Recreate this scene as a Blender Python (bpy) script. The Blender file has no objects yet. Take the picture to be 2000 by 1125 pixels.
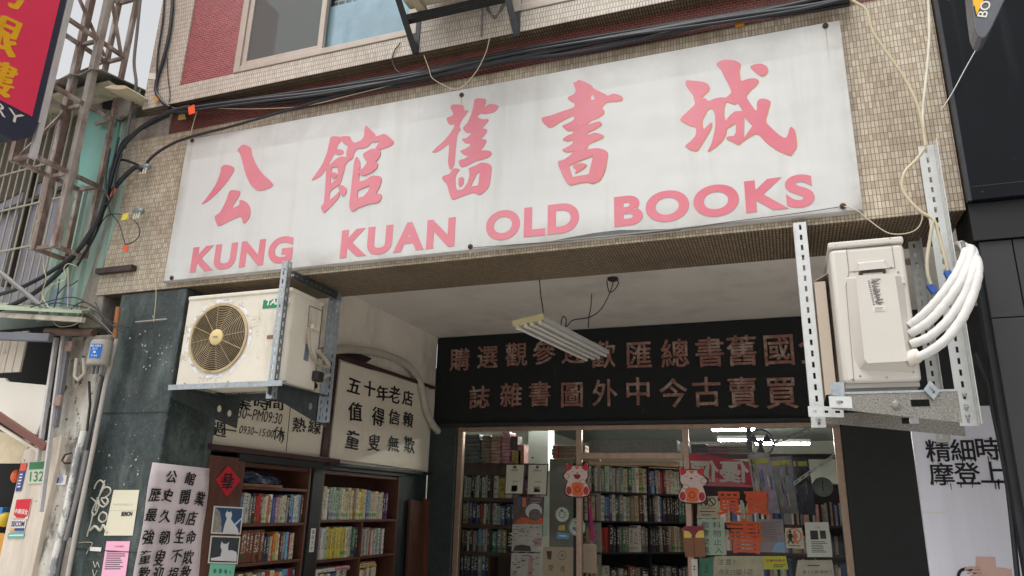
import bpy, bmesh, math, random
from mathutils import Vector, Matrix, noise
random.seed(11)
C = bpy.context.scene.collection
S = bpy.context.scene
V = Vector

# ------------------------------------------------------------------ camera, sky, sun, exposure
ROT = ((0.9390951579836392, 0.3428186282998968, 0.02399317282605432),
       (-0.07723518795722185, 0.2785728524986954, -0.9573044926207923),
       (-0.33486565962023684, 0.8971468965232602, 0.2880840781191949))
F = 1425.3326453064626
CAM = V((0, -4, 1.6))
cd = bpy.data.cameras.new('camera'); cam = bpy.data.objects.new('camera', cd); C.objects.link(cam)
cd.sensor_width = 36; cd.lens = F / 2000 * 36; cd.clip_start = .05; cd.clip_end = 500
r, d, f = ROT
cam.matrix_world = Matrix(((r[0], -d[0], -f[0], CAM.x), (r[1], -d[1], -f[1], CAM.y), (r[2], -d[2], -f[2], CAM.z), (0, 0, 0, 1)))
S.camera = cam
SUN_EL, SUN_ROT = math.radians(66), math.radians(205)
w = bpy.data.worlds.new('World'); S.world = w; w.use_nodes = True
nt = w.node_tree; bg = nt.nodes['Background']
sky = nt.nodes.new('ShaderNodeTexSky'); sky.sky_type = 'NISHITA'; sky.sun_disc = False
sky.sun_elevation = SUN_EL; sky.sun_rotation = SUN_ROT; sky.dust_density = 4; sky.air_density = 1.2
hs = nt.nodes.new('ShaderNodeHueSaturation'); hs.inputs['Saturation'].default_value = 0.08
nt.links.new(sky.outputs[0], hs.inputs['Color']); nt.links.new(hs.outputs[0], bg.inputs['Color'])
bg.inputs['Strength'].default_value = 0.15
sl = bpy.data.lights.new('sun', 'SUN'); sl.energy = 1.2; sl.angle = math.radians(40); sl.color = (1, .975, .94)
so = bpy.data.objects.new('sun', sl); C.objects.link(so)
# direction the light comes from: high, from the street side and a little from the left
sd = V((-.35, -.75, 1.859)).normalized()
so.rotation_euler = sd.to_track_quat('Z', 'Y').to_euler(); so.location = (0, -6, 12)
S.view_settings.view_transform = 'Standard'; S.view_settings.look = 'None'; S.view_settings.gamma = 1
S.view_settings.exposure = 0.4
S.cycles.use_denoising = True
S.cycles.max_bounces = 8; S.cycles.transparent_max_bounces = 16

# ------------------------------------------------------------------ points on real planes, seen through the photograph's pixels (2000 x 1125)
def ray(u, v):
    a, b = (u - 1000) / F, (v - 562.5) / F
    return V([ROT[0][i] * a + ROT[1][i] * b + ROT[2][i] for i in range(3)])
def PX(u, v, X): q = ray(u, v); return CAM + q * ((X - CAM.x) / q.x)
def PY(u, v, Y): q = ray(u, v); return CAM + q * ((Y - CAM.y) / q.y)
def PZ(u, v, Z): q = ray(u, v); return CAM + q * ((Z - CAM.z) / q.z)

# ------------------------------------------------------------------ materials
MATS = {}
def newmat(name):
    m = bpy.data.materials.new(name); m.use_nodes = True
    return m, m.node_tree, m.node_tree.nodes, m.node_tree.nodes['Principled BSDF']
def N(nt, t, **kw):
    n = nt.nodes.new(t)
    for k, v in kw.items():
        if k in n.inputs: n.inputs[k].default_value = v
        else: setattr(n, k, v)
    return n
def ramp(nt, src, a, b, ca=(0, 0, 0, 1), cb=(1, 1, 1, 1)):
    r = nt.nodes.new('ShaderNodeValToRGB'); e = r.color_ramp.elements
    e[0].position, e[1].position, e[0].color, e[1].color = a, b, ca, cb
    nt.links.new(src, r.inputs[0]); return r.outputs[0]
def mix(nt, fac, a, b, mode='MIX'):
    m = nt.nodes.new('ShaderNodeMix'); m.data_type = 'RGBA'; m.blend_type = mode
    for v, i in ((fac, 0), (a, 6), (b, 7)):
        if hasattr(v, 'node'): nt.links.new(v, m.inputs[i])
        else: m.inputs[i].default_value = v
    return m.outputs[2]
def c4(c): return (c[0], c[1], c[2], 1)
def coords(nt, scale=(1, 1, 1)):
    t = nt.nodes.new('ShaderNodeTexCoord'); m = nt.nodes.new('ShaderNodeMapping'); m.inputs['Scale'].default_value = scale
    nt.links.new(t.outputs['Object'], m.inputs[0]); return m.outputs[0]
def M(name, col, rough=.6, metal=0, var=.2, vs=6, dirt=(), bump=0, bs=60, spec=.5, stretch=(1, 1, 1), emit=0):
    """procedural surface: mottled base colour, any number of dirt layers (colour, scale, lo, hi, amount, stretch), grain bump"""
    if name in MATS: return MATS[name]
    m, nt, ns, p = newmat(name)
    co = coords(nt, stretch)
    n = N(nt, 'ShaderNodeTexNoise', Scale=vs, Detail=6, Roughness=.6); nt.links.new(co, n.inputs['Vector'])
    lo = [c * (1 - var) for c in col]; hi = [min(1, c * (1 + var)) for c in col]
    out = ramp(nt, n.outputs['Fac'], .3, .7, c4(lo), c4(hi))
    for (dc, sc, a, b, amt, st) in dirt:
        dn = N(nt, 'ShaderNodeTexNoise', Scale=sc, Detail=8, Roughness=.65); nt.links.new(coords(nt, st), dn.inputs['Vector'])
        out = mix(nt, ramp(nt, dn.outputs['Fac'], a, b, (0, 0, 0, 1), (amt, amt, amt, 1)), out, c4(dc))
    nt.links.new(out, p.inputs['Base Color'])
    p.inputs['Roughness'].default_value = rough; p.inputs['Metallic'].default_value = metal
    p.inputs['Specular IOR Level'].default_value = spec
    if emit:
        p.inputs['Emission Color'].default_value = c4(col); p.inputs['Emission Strength'].default_value = emit
    if bump:
        bn = N(nt, 'ShaderNodeTexNoise', Scale=bs, Detail=5); nt.links.new(co, bn.inputs['Vector'])
        bp = N(nt, 'ShaderNodeBump', Strength=bump, Distance=.01); nt.links.new(bn.outputs['Fac'], bp.inputs['Height'])
        nt.links.new(bp.outputs[0], p.inputs['Normal'])
    MATS[name] = m; return m
def tile_mat(name, c1, c2, mortar, bw, rh, ms, offset=0., horiz=False, rough=.45, stain=(.2, .17, .13), wob=.0, samt=.55, slo=.5):
    if name in MATS: return MATS[name]
    m, nt, ns, p = newmat(name)
    t = N(nt, 'ShaderNodeTexCoord'); sep = N(nt, 'ShaderNodeSeparateXYZ'); nt.links.new(t.outputs['Object'], sep.inputs[0])
    cmb = N(nt, 'ShaderNodeCombineXYZ')
    if horiz:
        nt.links.new(sep.outputs['X'], cmb.inputs[0]); nt.links.new(sep.outputs['Y'], cmb.inputs[1])
    else:
        a = N(nt, 'ShaderNodeMath', operation='ADD'); nt.links.new(sep.outputs['X'], a.inputs[0]); nt.links.new(sep.outputs['Y'], a.inputs[1])
        nt.links.new(a.outputs[0], cmb.inputs[0]); nt.links.new(sep.outputs['Z'], cmb.inputs[1])
    vec = cmb.outputs[0]
    if wob:   # rows of hand-laid mosaic sheets are never quite level
        wn = N(nt, 'ShaderNodeTexNoise', Scale=5, Detail=2); nt.links.new(vec, wn.inputs['Vector'])
        sc = N(nt, 'ShaderNodeVectorMath', operation='MULTIPLY_ADD'); nt.links.new(wn.outputs['Color'], sc.inputs[0])
        sc.inputs[1].default_value = (wob, wob, 0); nt.links.new(vec, sc.inputs[2]); vec = sc.outputs[0]
    b = N(nt, 'ShaderNodeTexBrick', offset=offset, squash=1.0, Scale=1.0)
    b.inputs['Brick Width'].default_value = bw; b.inputs['Row Height'].default_value = rh; b.inputs['Mortar Size'].default_value = ms
    b.inputs['Mortar Smooth'].default_value = .25
    b.inputs['Color1'].default_value = c4(c1); b.inputs['Color2'].default_value = c4(c2); b.inputs['Mortar'].default_value = c4(mortar)
    nt.links.new(vec, b.inputs['Vector'])
    n = N(nt, 'ShaderNodeTexNoise', Scale=1.6, Detail=8, Roughness=.65); nt.links.new(coords(nt, (1, 1, .45)), n.inputs['Vector'])
    out = mix(nt, ramp(nt, n.outputs['Fac'], slo, slo + .25, (0, 0, 0, 1), (samt, samt, samt, 1)), b.outputs['Color'], c4(stain), 'MULTIPLY')
    n2 = N(nt, 'ShaderNodeTexNoise', Scale=22, Detail=3); nt.links.new(coords(nt, (1, 1, 1)), n2.inputs['Vector'])
    out = mix(nt, .25, out, ramp(nt, n2.outputs['Fac'], .3, .7, (.55, .55, .55, 1), (1, 1, 1, 1)), 'MULTIPLY')
    nt.links.new(out, p.inputs['Base Color'])
    p.inputs['Roughness'].default_value = rough
    bp = N(nt, 'ShaderNodeBump', Strength=.6, Distance=.004, invert=True); nt.links.new(b.outputs['Fac'], bp.inputs['Height'])
    nt.links.new(bp.outputs[0], p.inputs['Normal'])
    MATS[name] = m; return m
def glass_mat(name, tint, refl=1.0, rough=.02, haze=0., hcol=(.5, .5, .5)):
    """window pane: clear or partly frosted, mirror-like at a glancing angle"""
    if name in MATS: return MATS[name]
    m, nt, ns, p = newmat(name); out = ns['Material Output']
    tr = N(nt, 'ShaderNodeBsdfTransparent'); tr.inputs[0].default_value = c4(tint)
    gl = N(nt, 'ShaderNodeBsdfGlossy'); gl.inputs['Roughness'].default_value = rough
    fr = N(nt, 'ShaderNodeFresnel'); fr.inputs['IOR'].default_value = 1.5
    mu0 = N(nt, 'ShaderNodeMath', operation='MULTIPLY'); nt.links.new(fr.outputs[0], mu0.inputs[0]); mu0.inputs[1].default_value = refl
    ge = N(nt, 'ShaderNodeNewGeometry'); iv = N(nt, 'ShaderNodeMath', operation='SUBTRACT'); iv.inputs[0].default_value = 1; nt.links.new(ge.outputs['Backfacing'], iv.inputs[1])   # a thin pane mirrors on its outer face only
    mu = N(nt, 'ShaderNodeMath', operation='MULTIPLY'); nt.links.new(mu0.outputs[0], mu.inputs[0]); nt.links.new(iv.outputs[0], mu.inputs[1])
    base = tr.outputs[0]
    if haze:
        df = N(nt, 'ShaderNodeBsdfDiffuse'); df.inputs[0].default_value = c4(hcol)
        mm = N(nt, 'ShaderNodeMixShader'); mm.inputs[0].default_value = haze
        nt.links.new(base, mm.inputs[1]); nt.links.new(df.outputs[0], mm.inputs[2]); base = mm.outputs[0]
    ms = N(nt, 'ShaderNodeMixShader'); nt.links.new(mu.outputs[0], ms.inputs[0]); nt.links.new(base, ms.inputs[1]); nt.links.new(gl.outputs[0], ms.inputs[2])
    nt.links.new(ms.outputs[0], out.inputs[0]); ns.remove(p)
    MATS[name] = m; return m
def emit_mat(name, col, s):
    if name in MATS: return MATS[name]
    m, nt, ns, p = newmat(name)
    p.inputs['Base Color'].default_value = c4(col); p.inputs['Emission Color'].default_value = c4(col); p.inputs['Emission Strength'].default_value = s
    MATS[name] = m; return m

# ------------------------------------------------------------------ mesh building
class MB:
    def __init__(s): s.v = []; s.f = []; s.m = []; s.mi = 0
    def add(s, vs, fs):
        o = len(s.v); s.v += [V(p) for p in vs]
        for q in fs: s.f.append([o + i for i in q]); s.m.append(s.mi)
        return s
    def hexa(s, p): return s.add(p, [(0, 3, 2, 1), (4, 5, 6, 7), (0, 1, 5, 4), (1, 2, 6, 5), (2, 3, 7, 6), (3, 0, 4, 7)])
    def box(s, x0, x1, y0, y1, z0, z1):
        x0, x1 = sorted((x0, x1)); y0, y1 = sorted((y0, y1)); z0, z1 = sorted((z0, z1))
        return s.hexa([(x0, y0, z0), (x1, y0, z0), (x1, y1, z0), (x0, y1, z0), (x0, y0, z1), (x1, y0, z1), (x1, y1, z1), (x0, y1, z1)])
    def prism(s, pts, d):
        """flat outline pts (list of points) given the thickness vector d"""
        pts = [V(p) for p in pts]; d = V(d); n = len(pts)
        nn = V((0, 0, 0))
        for i in range(n): nn += pts[i].cross(pts[(i + 1) % n])
        if nn.dot(d) > 0: pts = pts[::-1]
        return s.add(pts + [p + d for p in pts], [list(range(n)), list(range(2 * n - 1, n - 1, -1))] + [(i, i + n, (i + 1) % n + n, (i + 1) % n) for i in range(n)])
    def bar(s, a, b, w, h, up=(0, 0, 1)):
        """rectangular bar from a to b, w across, h along up"""
        a, b, up = V(a), V(b), V(up); t = (b - a).normalized(); sx = t.cross(up).normalized(); u = sx.cross(t)
        o = [sx * (i * w / 2) + u * (j * h / 2) for i, j in ((-1, -1), (1, -1), (1, 1), (-1, 1))]
        return s.hexa([a + q for q in o] + [b + q for q in o])
    def tube(s, pts, r, n=8, closed=False, cap=True):
        pts = [V(p) for p in pts]; k = len(pts); rs = r if isinstance(r, (list, tuple)) else [r] * k
        o = len(s.v); prev = None
        for i in range(k):
            if closed: t = pts[(i + 1) % k] - pts[i - 1]
            else: t = pts[min(i + 1, k - 1)] - pts[max(i - 1, 0)]
            t.normalize()
            if prev is None:
                a = V((0, 0, 1)) if abs(t.z) < .9 else V((1, 0, 0)); u = t.cross(a).normalized()
            else: u = (prev - t * prev.dot(t)).normalized()
            prev = u; w_ = t.cross(u)
            s.v += [pts[i] + (u * math.cos(2 * math.pi * j / n) + w_ * math.sin(2 * math.pi * j / n)) * rs[i] for j in range(n)]
        for i in range(k if closed else k - 1):
            a, b = o + i * n, o + ((i + 1) % k) * n
            for j in range(n): s.f.append([a + j, a + (j + 1) % n, b + (j + 1) % n, b + j]); s.m.append(s.mi)
        if cap and not closed:
            s.f.append([o + j for j in range(n)][::-1]); s.m.append(s.mi)
            s.f.append([o + (k - 1) * n + j for j in range(n)]); s.m.append(s.mi)
        return s
    def cyl(s, a, b, r, n=16, r1=None): return s.tube([a, b], [r, r if r1 is None else r1], n)
    def lathe(s, c, axis, prof, n=24):
        """prof: (distance along axis, radius) pairs"""
        c, t = V(c), V(axis).normalized(); return s.tube([c + t * (h + i * 1e-6) for i, (h, _) in enumerate(prof)], [max(q[1], 1e-5) for q in prof], n)
    def ell(s, c, rx, ry, rz, nu=12, nv=8):
        o = len(s.v); c = V(c)
        for j in range(nv + 1):
            a = math.pi * j / nv
            for i in range(nu):
                b = 2 * math.pi * i / nu; s.v.append(c + V((rx * math.sin(a) * math.cos(b), ry * math.sin(a) * math.sin(b), rz * math.cos(a))))
        for j in range(nv):
            for i in range(nu):
                s.f.append([o + j * nu + i, o + (j + 1) * nu + i, o + (j + 1) * nu + (i + 1) % nu, o + j * nu + (i + 1) % nu]); s.m.append(s.mi)
        return s
    def disc(s, c, ux, uy, rx, ry, d, n=28):
        c, ux, uy = V(c), V(ux), V(uy)
        return s.prism([c + ux * (rx * math.cos(2 * math.pi * i / n)) + uy * (ry * math.sin(2 * math.pi * i / n)) for i in range(n)], d)
    def ring(s, c, ux, uy, r0, r1, d, n=32):
        c, ux, uy, d = V(c), V(ux), V(uy), V(d); o = len(s.v)
        for i in range(n):
            e = ux * math.cos(2 * math.pi * i / n) + uy * math.sin(2 * math.pi * i / n)
            s.v += [c + e * r0, c + e * r1, c + e * r1 + d, c + e * r0 + d]
        for i in range(n):
            a, b = o + 4 * i, o + 4 * ((i + 1) % n)
            for j in range(4): s.f.append([a + j, b + j, b + (j + 1) % 4, a + (j + 1) % 4]); s.m.append(s.mi)
        return s
    def slotted(s, a, b, wd, w, th, nrm, pitch=.055, sl=.03, sw=.012):
        """perforated strip from a to b: real slots between two rails"""
        a, b, wd, nrm = V(a), V(b), V(wd).normalized(), V(nrm).normalized(); L = (b - a).length; t = (b - a) / L
        e = (w - sw) / 2
        def slab(h0, h1, q0, q1):
            p = [a + t * h0 + wd * q0, a + t * h1 + wd * q0, a + t * h1 + wd * q1, a + t * h0 + wd * q1]
            s.prism(p, nrm * th)
        slab(0, L, -w / 2, -w / 2 + e); slab(0, L, w / 2 - e, w / 2)
        k = max(1, int(L / pitch)); pt = L / k
        h = 0
        for i in range(k + 1):
            c = i * pt; lo, hi = max(0, c - (pt - sl) / 2), min(L, c + (pt - sl) / 2)
            if hi > lo: slab(lo, hi, -w / 2 + e, w / 2 - e)
        return s
    def glyph(s, ch, c, ux, uy, h, bold=0, thick=0, w=None, shear=0, brush=0):
        """one character, its em box centred on c, height h along uy; brush > 0 writes it with a slanted pen and an unsteady hand"""
        if brush:
            sd_ = random.uniform(0, 90); rot_ = random.uniform(-.10, .10); vs, fs = glyph_mesh(ch)
            vs = [(x + (noise.noise((x * 3, y * 3, sd_))) * .075 + (y - .38) * rot_, y + noise.noise((x * 3, y * 3, sd_ + 50)) * .075 - (x - .5) * rot_) for x, y in vs]
        else: vs, fs = glyph_mesh(ch)
        if brush or bold:
            b = brush or bold; cs_ = V(ux).normalized() * (w or h); cu = V(uy).normalized() * h; nn = V(ux).normalized().cross(V(uy).normalized())
            sh = [(0, 0), (b, .45 * b), (-b, -.45 * b), (.5 * b, .22 * b), (-.5 * b, -.22 * b)] if brush else [(0, 0), (b, 0), (-b, 0), (0, b), (0, -b), (.7 * b, .7 * b), (-.7 * b, -.7 * b), (.7 * b, -.7 * b), (-.7 * b, .7 * b)]
            for i, (dx, dy) in enumerate(sh): s._glyph(vs, fs, V(c) + cs_ * dx + cu * dy + nn * (.00012 * i), ux, uy, h, thick, w, shear)
            return s
        return s._glyph(vs, fs, c, ux, uy, h, thick, w, shear)
    def _glyph(s, vs, fs, c, ux, uy, h, thick, w, shear):
        c, ux, uy = V(c), V(ux).normalized(), V(uy).normalized(); nn = ux.cross(uy)
        sx = w if w else h
        pts = [c + ux * ((x - .5) * sx + shear * (y - .38) * h) + uy * ((y - .38) * h) for x, y in vs]
        if not thick: return s.add(pts, fs)
        k = len(pts); ed = {}
        for q in fs:
            for i in range(len(q)): ed[(q[i], q[(i + 1) % len(q)])] = 1
        sides = [(a, b) for (a, b) in ed if (b, a) not in ed]
        return s.add(pts + [p + nn * thick for p in pts], [[i + k for i in q] for q in fs] + [(a, b, b + k, a + k) for a, b in sides])
    def text(s, body, o, ux, uy, w=None, h=None, bold=0, thick=0, sp=1.0, shear=0, mirror=False):
        """a line of writing, its outline fitted to the rectangle with corner o, width w along ux and height h along uy"""
        cjk = any(ord(q) > 0x2e80 for q in body); fat = bold if cjk else 0; bold = 0 if cjk else bold
        vs, fs = glyph_mesh(body, bold, sp); xs = [p[0] for p in vs]; ys = [p[1] for p in vs]
        x0, x1, y0, y1 = min(xs), max(xs), min(ys), max(ys); o, ux, uy = V(o), V(ux).normalized(), V(uy).normalized(); nn = ux.cross(uy)
        if h is None: h = w * (y1 - y0) / (x1 - x0)
        if w is None: w = h * (x1 - x0) / (y1 - y0)
        def fx(x):
            q = (x - x0) / (x1 - x0); return 1 - q if mirror else q
        pts = [o + ux * (fx(x) * w + shear * (y - y0) / (y1 - y0) * h) + uy * ((y - y0) / (y1 - y0) * h) for x, y in vs]
        if mirror: fs = [q[::-1] for q in fs]
        if fat:
            for i, (dx, dy) in enumerate(((1, 0), (-1, 0), (0, 1), (0, -1))): s.add([p + ux * (dx * fat * h) + uy * (dy * fat * h) + nn * (.00012 * (i + 1)) for p in pts], fs)
        if not thick: return s.add(pts, fs)
        k = len(pts); ed = {}
        for q in fs:
            for i in range(len(q)): ed[(q[i], q[(i + 1) % len(q)])] = 1
        sides = [(a, b) for (a, b) in ed if (b, a) not in ed]
        return s.add(pts + [p + nn * thick for p in pts], [[i + k for i in q] for q in fs] + [(a, b, b + k, a + k) for a, b in sides])
    def build(s, name, mats, parent=None, bevel=0, smooth=None, origin=None, seg=2):
        mats = mats if isinstance(mats, (list, tuple)) else [mats]
        me = bpy.data.meshes.new(name)
        if origin is None:
            if parent is not None: origin = WORLD[parent.name]
            else:
                lo = [min(p[i] for p in s.v) for i in range(3)]; hi = [max(p[i] for p in s.v) for i in range(3)]
                origin = V(((lo[0] + hi[0]) / 2, (lo[1] + hi[1]) / 2, lo[2]))
        me.from_pydata([p - origin for p in s.v], [], s.f)
        for m in mats: me.materials.append(m)
        me.polygons.foreach_set('material_index', s.m); me.update()
        ob = bpy.data.objects.new(name, me); C.objects.link(ob)
        if parent is not None: ob.parent = parent; ob.location = origin - WORLD[parent.name]
        else: ob.location = origin
        WORLD[ob.name] = V(origin)
        if smooth: me.shade_smooth(); me.set_sharp_from_angle(angle=math.radians(smooth))
        if bevel:
            b = ob.modifiers.new('bevel', 'BEVEL'); b.width = bevel; b.segments = seg; b.limit_method = 'ANGLE'; b.angle_limit = math.radians(40)
        return ob
WORLD = {}
GC = {}
def glyph_mesh(body, bold=0, sp=1.0, res=3):
    if max(map(ord, body)) < 0x2e80: res = 8 if bold > .035 else 4
    k = (body, bold, sp)
    if k not in GC:
        c = bpy.data.curves.new('t', 'FONT'); c.body = body; c.resolution_u = res; c.offset = bold; c.space_character = sp
        o = bpy.data.objects.new('t', c); C.objects.link(o)
        me = bpy.data.meshes.new_from_object(o.evaluated_get(bpy.context.evaluated_depsgraph_get()))
        GC[k] = ([(v.co.x, v.co.y) for v in me.vertices], [list(p.vertices) for p in me.polygons])
        bpy.data.objects.remove(o); bpy.data.curves.remove(c); bpy.data.meshes.remove(me)
    return GC[k]
def outline(loops):
    """filled outline with holes (lists of 2-D points) -> vertices and faces"""
    c = bpy.data.curves.new('t', 'CURVE'); c.dimensions = '2D'; c.fill_mode = 'BOTH'
    for lp in loops:
        sp = c.splines.new('POLY'); sp.points.add(len(lp) - 1); sp.use_cyclic_u = True
        for p, (x, y) in zip(sp.points, lp): p.co = (x, y, 0, 1)
    o = bpy.data.objects.new('t', c); C.objects.link(o)
    me = bpy.data.meshes.new_from_object(o.evaluated_get(bpy.context.evaluated_depsgraph_get()))
    out = ([(v.co.x, v.co.y) for v in me.vertices], [list(p.vertices) for p in me.polygons])
    bpy.data.objects.remove(o); bpy.data.curves.remove(c); bpy.data.meshes.remove(me)
    return out
def smoothloop(lp, it=1):
    for _ in range(it):
        q = []
        for i in range(len(lp)):
            a, b = lp[i], lp[(i + 1) % len(lp)]
            q += [(a[0] * .8 + b[0] * .2, a[1] * .8 + b[1] * .2), (a[0] * .2 + b[0] * .8, a[1] * .2 + b[1] * .8)]
        lp = q
    return lp
def tag(o, label=None, cat=None, group=None, kind=None):
    for k, v in (('label', label), ('category', cat), ('group', group), ('kind', kind)):
        if v: o[k] = v
    return o
def thing(name, label, cat, loc, group=None):
    o = bpy.data.objects.new(name, None); C.objects.link(o); o.location = loc; o.empty_display_size = .1
    WORLD[o.name] = V(loc); return tag(o, label, cat, group)
def spline(pts, k=5):
    """smooth path through the points"""
    p = [V(q) for q in pts]; out = []
    for i in range(len(p) - 1):
        a, b, c, e = p[max(i - 1, 0)], p[i], p[i + 1], p[min(i + 2, len(p) - 1)]
        for j in range(k):
            t = j / k; out.append(.5 * ((2 * b) + (c - a) * t + (2 * a - 5 * b + 4 * c - e) * t * t + (3 * b - a - 3 * c + e) * t ** 3))
    return out + [p[-1]]
X_, Y_, Z_ = V((1, 0, 0)), V((0, 1, 0)), V((0, 0, 1))

# ------------------------------------------------------------------ the materials of the place
def sc(r_, g, b): return tuple(((c / 255) / 12.92 if c <= 10 else (((c / 255) + .055) / 1.055) ** 2.4) for c in (r_, g, b))
RUST, GRIME, BLACK = sc(105, 62, 40), sc(92, 84, 74), sc(28, 26, 24)
ONE = (1, 1, 1); DOWN = (1, 1, .16)
tile_front = tile_mat('cream mosaic tile', sc(212, 199, 178), sc(180, 163, 139), sc(120, 107, 91), .0185, .0395, .0017, .0, wob=.006, stain=(.42, .36, .3), samt=.75, slo=.47)
tile_upper = tile_mat('cream mosaic tile upper', sc(216, 206, 192), sc(200, 188, 173), sc(118, 107, 96), .0195, .0400, .0019, .35, wob=.004, stain=(.5, .45, .4), samt=.6, slo=.5)
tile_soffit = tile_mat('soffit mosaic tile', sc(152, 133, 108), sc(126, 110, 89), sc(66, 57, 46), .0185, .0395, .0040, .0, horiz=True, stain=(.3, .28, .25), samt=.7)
brick_red = tile_mat('red mosaic brick', sc(158, 70, 74), sc(134, 54, 58), sc(190, 160, 156), .0395, .0185, .0012, .5, stain=(.6, .55, .55))
brick_dark = tile_mat('red band brick', sc(120, 58, 50), sc(96, 46, 40), sc(158, 124, 112), .0395, .0185, .0015, .5, stain=(.5, .42, .4))
concrete = M('old concrete', sc(150, 142, 132), .9, var=.25, vs=9, dirt=[(GRIME, 4, .45, .65, .7, DOWN), (BLACK, 11, .58, .7, .6, ONE)], bump=.5, bs=40)
cream_wall = M('cream wall paint', sc(236, 229, 218), .8, var=.06, vs=3, dirt=[(sc(130, 118, 100), 2.5, .52, .8, .45, (1, 1, .4))])
ceil_paint = M('grey ceiling paint', sc(228, 223, 217), .85, var=.05, vs=2, dirt=[(sc(120, 110, 98), 1.8, .5, .8, .35, ONE)])
green_stone = M('dark green terrazzo', sc(52, 63, 62), .45, var=.4, vs=34, dirt=[(sc(128, 140, 134), 4.5, .50, .74, .65, (1, 1, .3)), (sc(34, 42, 43), 3, .5, .68, .7, DOWN), (sc(150, 158, 152), 60, .60, .66, .35, ONE), (sc(206, 206, 198), 24, .685, .71, .9, ONE)], bump=.2, bs=90)
dark_stone = M('dark green stone', sc(44, 56, 54), .5, var=.3, vs=20, dirt=[(sc(90, 100, 95), 9, .64, .72, .5, ONE)])
black_stone = M('black stone', sc(20, 23, 25), .5, var=.3, vs=14, dirt=[(sc(66, 60, 44), 9, .66, .74, .6, (1, 1, .3))])
alu_brown = M('bronze aluminium', sc(170, 146, 128), .38, metal=.55, var=.12, vs=14, dirt=[(GRIME, 9, .5, .75, .4, DOWN)])
alu_beige = M('beige aluminium frame', sc(178, 166, 154), .45, metal=.2, var=.08, vs=9, dirt=[(GRIME, 6, .55, .8, .4, DOWN)])
black_paint = M('black paint', sc(27, 32, 35), .55, var=.3, vs=9, dirt=[(sc(62, 62, 60), 8, .62, .75, .4, (1, 1, .3))])
white_sign = M('weathered white acrylic', sc(207, 207, 204), .4, var=.03, vs=3, dirt=[(sc(160, 148, 130), 2.2, .52, .8, .28, (2.6, 1, .25)), (sc(120, 114, 108), 7, .66, .76, .3, (2, 1, .6)), (sc(90, 86, 82), 26, .735, .76, .6, (1.6, 1, .5))])
def edge_grime(m, half, top):
    """soot that has collected along the rim of the board"""
    nt = m.node_tree; p = nt.nodes['Principled BSDF']; src = p.inputs['Base Color'].links[0].from_socket
    t = N(nt, 'ShaderNodeTexCoord'); sep = N(nt, 'ShaderNodeSeparateXYZ'); nt.links.new(t.outputs['Object'], sep.inputs[0])
    n = N(nt, 'ShaderNodeTexNoise', Scale=2.4, Detail=8, Roughness=.65); nt.links.new(coords(nt, (1, 1, 1)), n.inputs['Vector'])
    ax = N(nt, 'ShaderNodeMath', operation='ABSOLUTE'); nt.links.new(sep.outputs['X'], ax.inputs[0])
    masks = [ramp(nt, sep.outputs['Z'], 0, .16, (1, 1, 1, 1), (0, 0, 0, 1)), ramp(nt, sep.outputs['Z'], top - .20, top, (0, 0, 0, 1), (.45, .45, .45, 1)), ]
    sx_ = N(nt, 'ShaderNodeMath', operation='MULTIPLY'); nt.links.new(ax.outputs[0], sx_.inputs[0]); sx_.inputs[1].default_value = 1 / half
    masks.append(ramp(nt, sx_.outputs[0], .95, 1.0, (0, 0, 0, 1), (.9, .9, .9, 1)))
    out = src
    for k in masks:
        mu = N(nt, 'ShaderNodeMath', operation='MULTIPLY'); nt.links.new(k, mu.inputs[0]); nt.links.new(ramp(nt, n.outputs['Fac'], .38, .68), mu.inputs[1])
        mu2 = N(nt, 'ShaderNodeMath', operation='MULTIPLY'); nt.links.new(mu.outputs[0], mu2.inputs[0]); mu2.inputs[1].default_value = .6
        out = mix(nt, mu2.outputs[0], out, c4(sc(128, 116, 100)))
    nt.links.new(out, p.inputs['Base Color'])
def buckle(m, scale, strength):
    """thin sheet that no longer lies quite flat"""
    nt = m.node_tree; p = nt.nodes['Principled BSDF']; n = N(nt, 'ShaderNodeTexNoise', Scale=scale, Detail=2); nt.links.new(coords(nt, (1, 1, 1.6)), n.inputs['Vector'])
    bp = N(nt, 'ShaderNodeBump', Strength=strength, Distance=.05); nt.links.new(n.outputs['Fac'], bp.inputs['Height']); nt.links.new(bp.outputs[0], p.inputs['Normal'])
buckle(white_sign, 1.6, .35)
edge_grime(white_sign, 2.385, 1.185)
pink_film = M('faded pink film', sc(213, 130, 141), .5, var=.05, vs=2.2, dirt=[(sc(206, 96, 114), .9, .42, .7, .75, ONE), (sc(232, 190, 192), 34, .66, .70, .5, ONE)])
peel_edge = M('dried adhesive', sc(206, 150, 96), .7)
galv = M('galvanised steel', sc(176, 182, 186), .42, metal=.75, var=.16, vs=55, dirt=[(sc(120, 120, 118), 12, .52, .7, .5, ONE), (RUST, 20, .66, .74, .5, ONE)])
galv_span = M('spangled galvanised plate', sc(140, 137, 130), .5, metal=.55, var=.5, vs=120, dirt=[(sc(88, 84, 78), 7, .5, .7, .4, ONE)])
galv_white = M('painted slotted angle', sc(206, 208, 206), .45, metal=.25, var=.08, vs=20, dirt=[(GRIME, 12, .6, .75, .4, DOWN)])
steel_dark = M('dark painted steel', sc(72, 78, 80), .45, metal=.4, var=.22, vs=18, dirt=[(RUST, 14, .64, .72, .6, ONE), (sc(130, 130, 126), 20, .66, .72, .5, ONE)])
steel_black = M('black painted steel', sc(46, 48, 50), .5, metal=.3, var=.2, vs=18, dirt=[(sc(100, 96, 90), 18, .64, .72, .5, ONE)])
ac_cream = M('aged cream enamel', sc(222, 214, 198), .45, var=.05, vs=4, dirt=[(sc(150, 128, 98), 4.5, .57, .78, .6, (1, 1, .3)), (RUST, 16, .68, .74, .7, ONE)])
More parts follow.
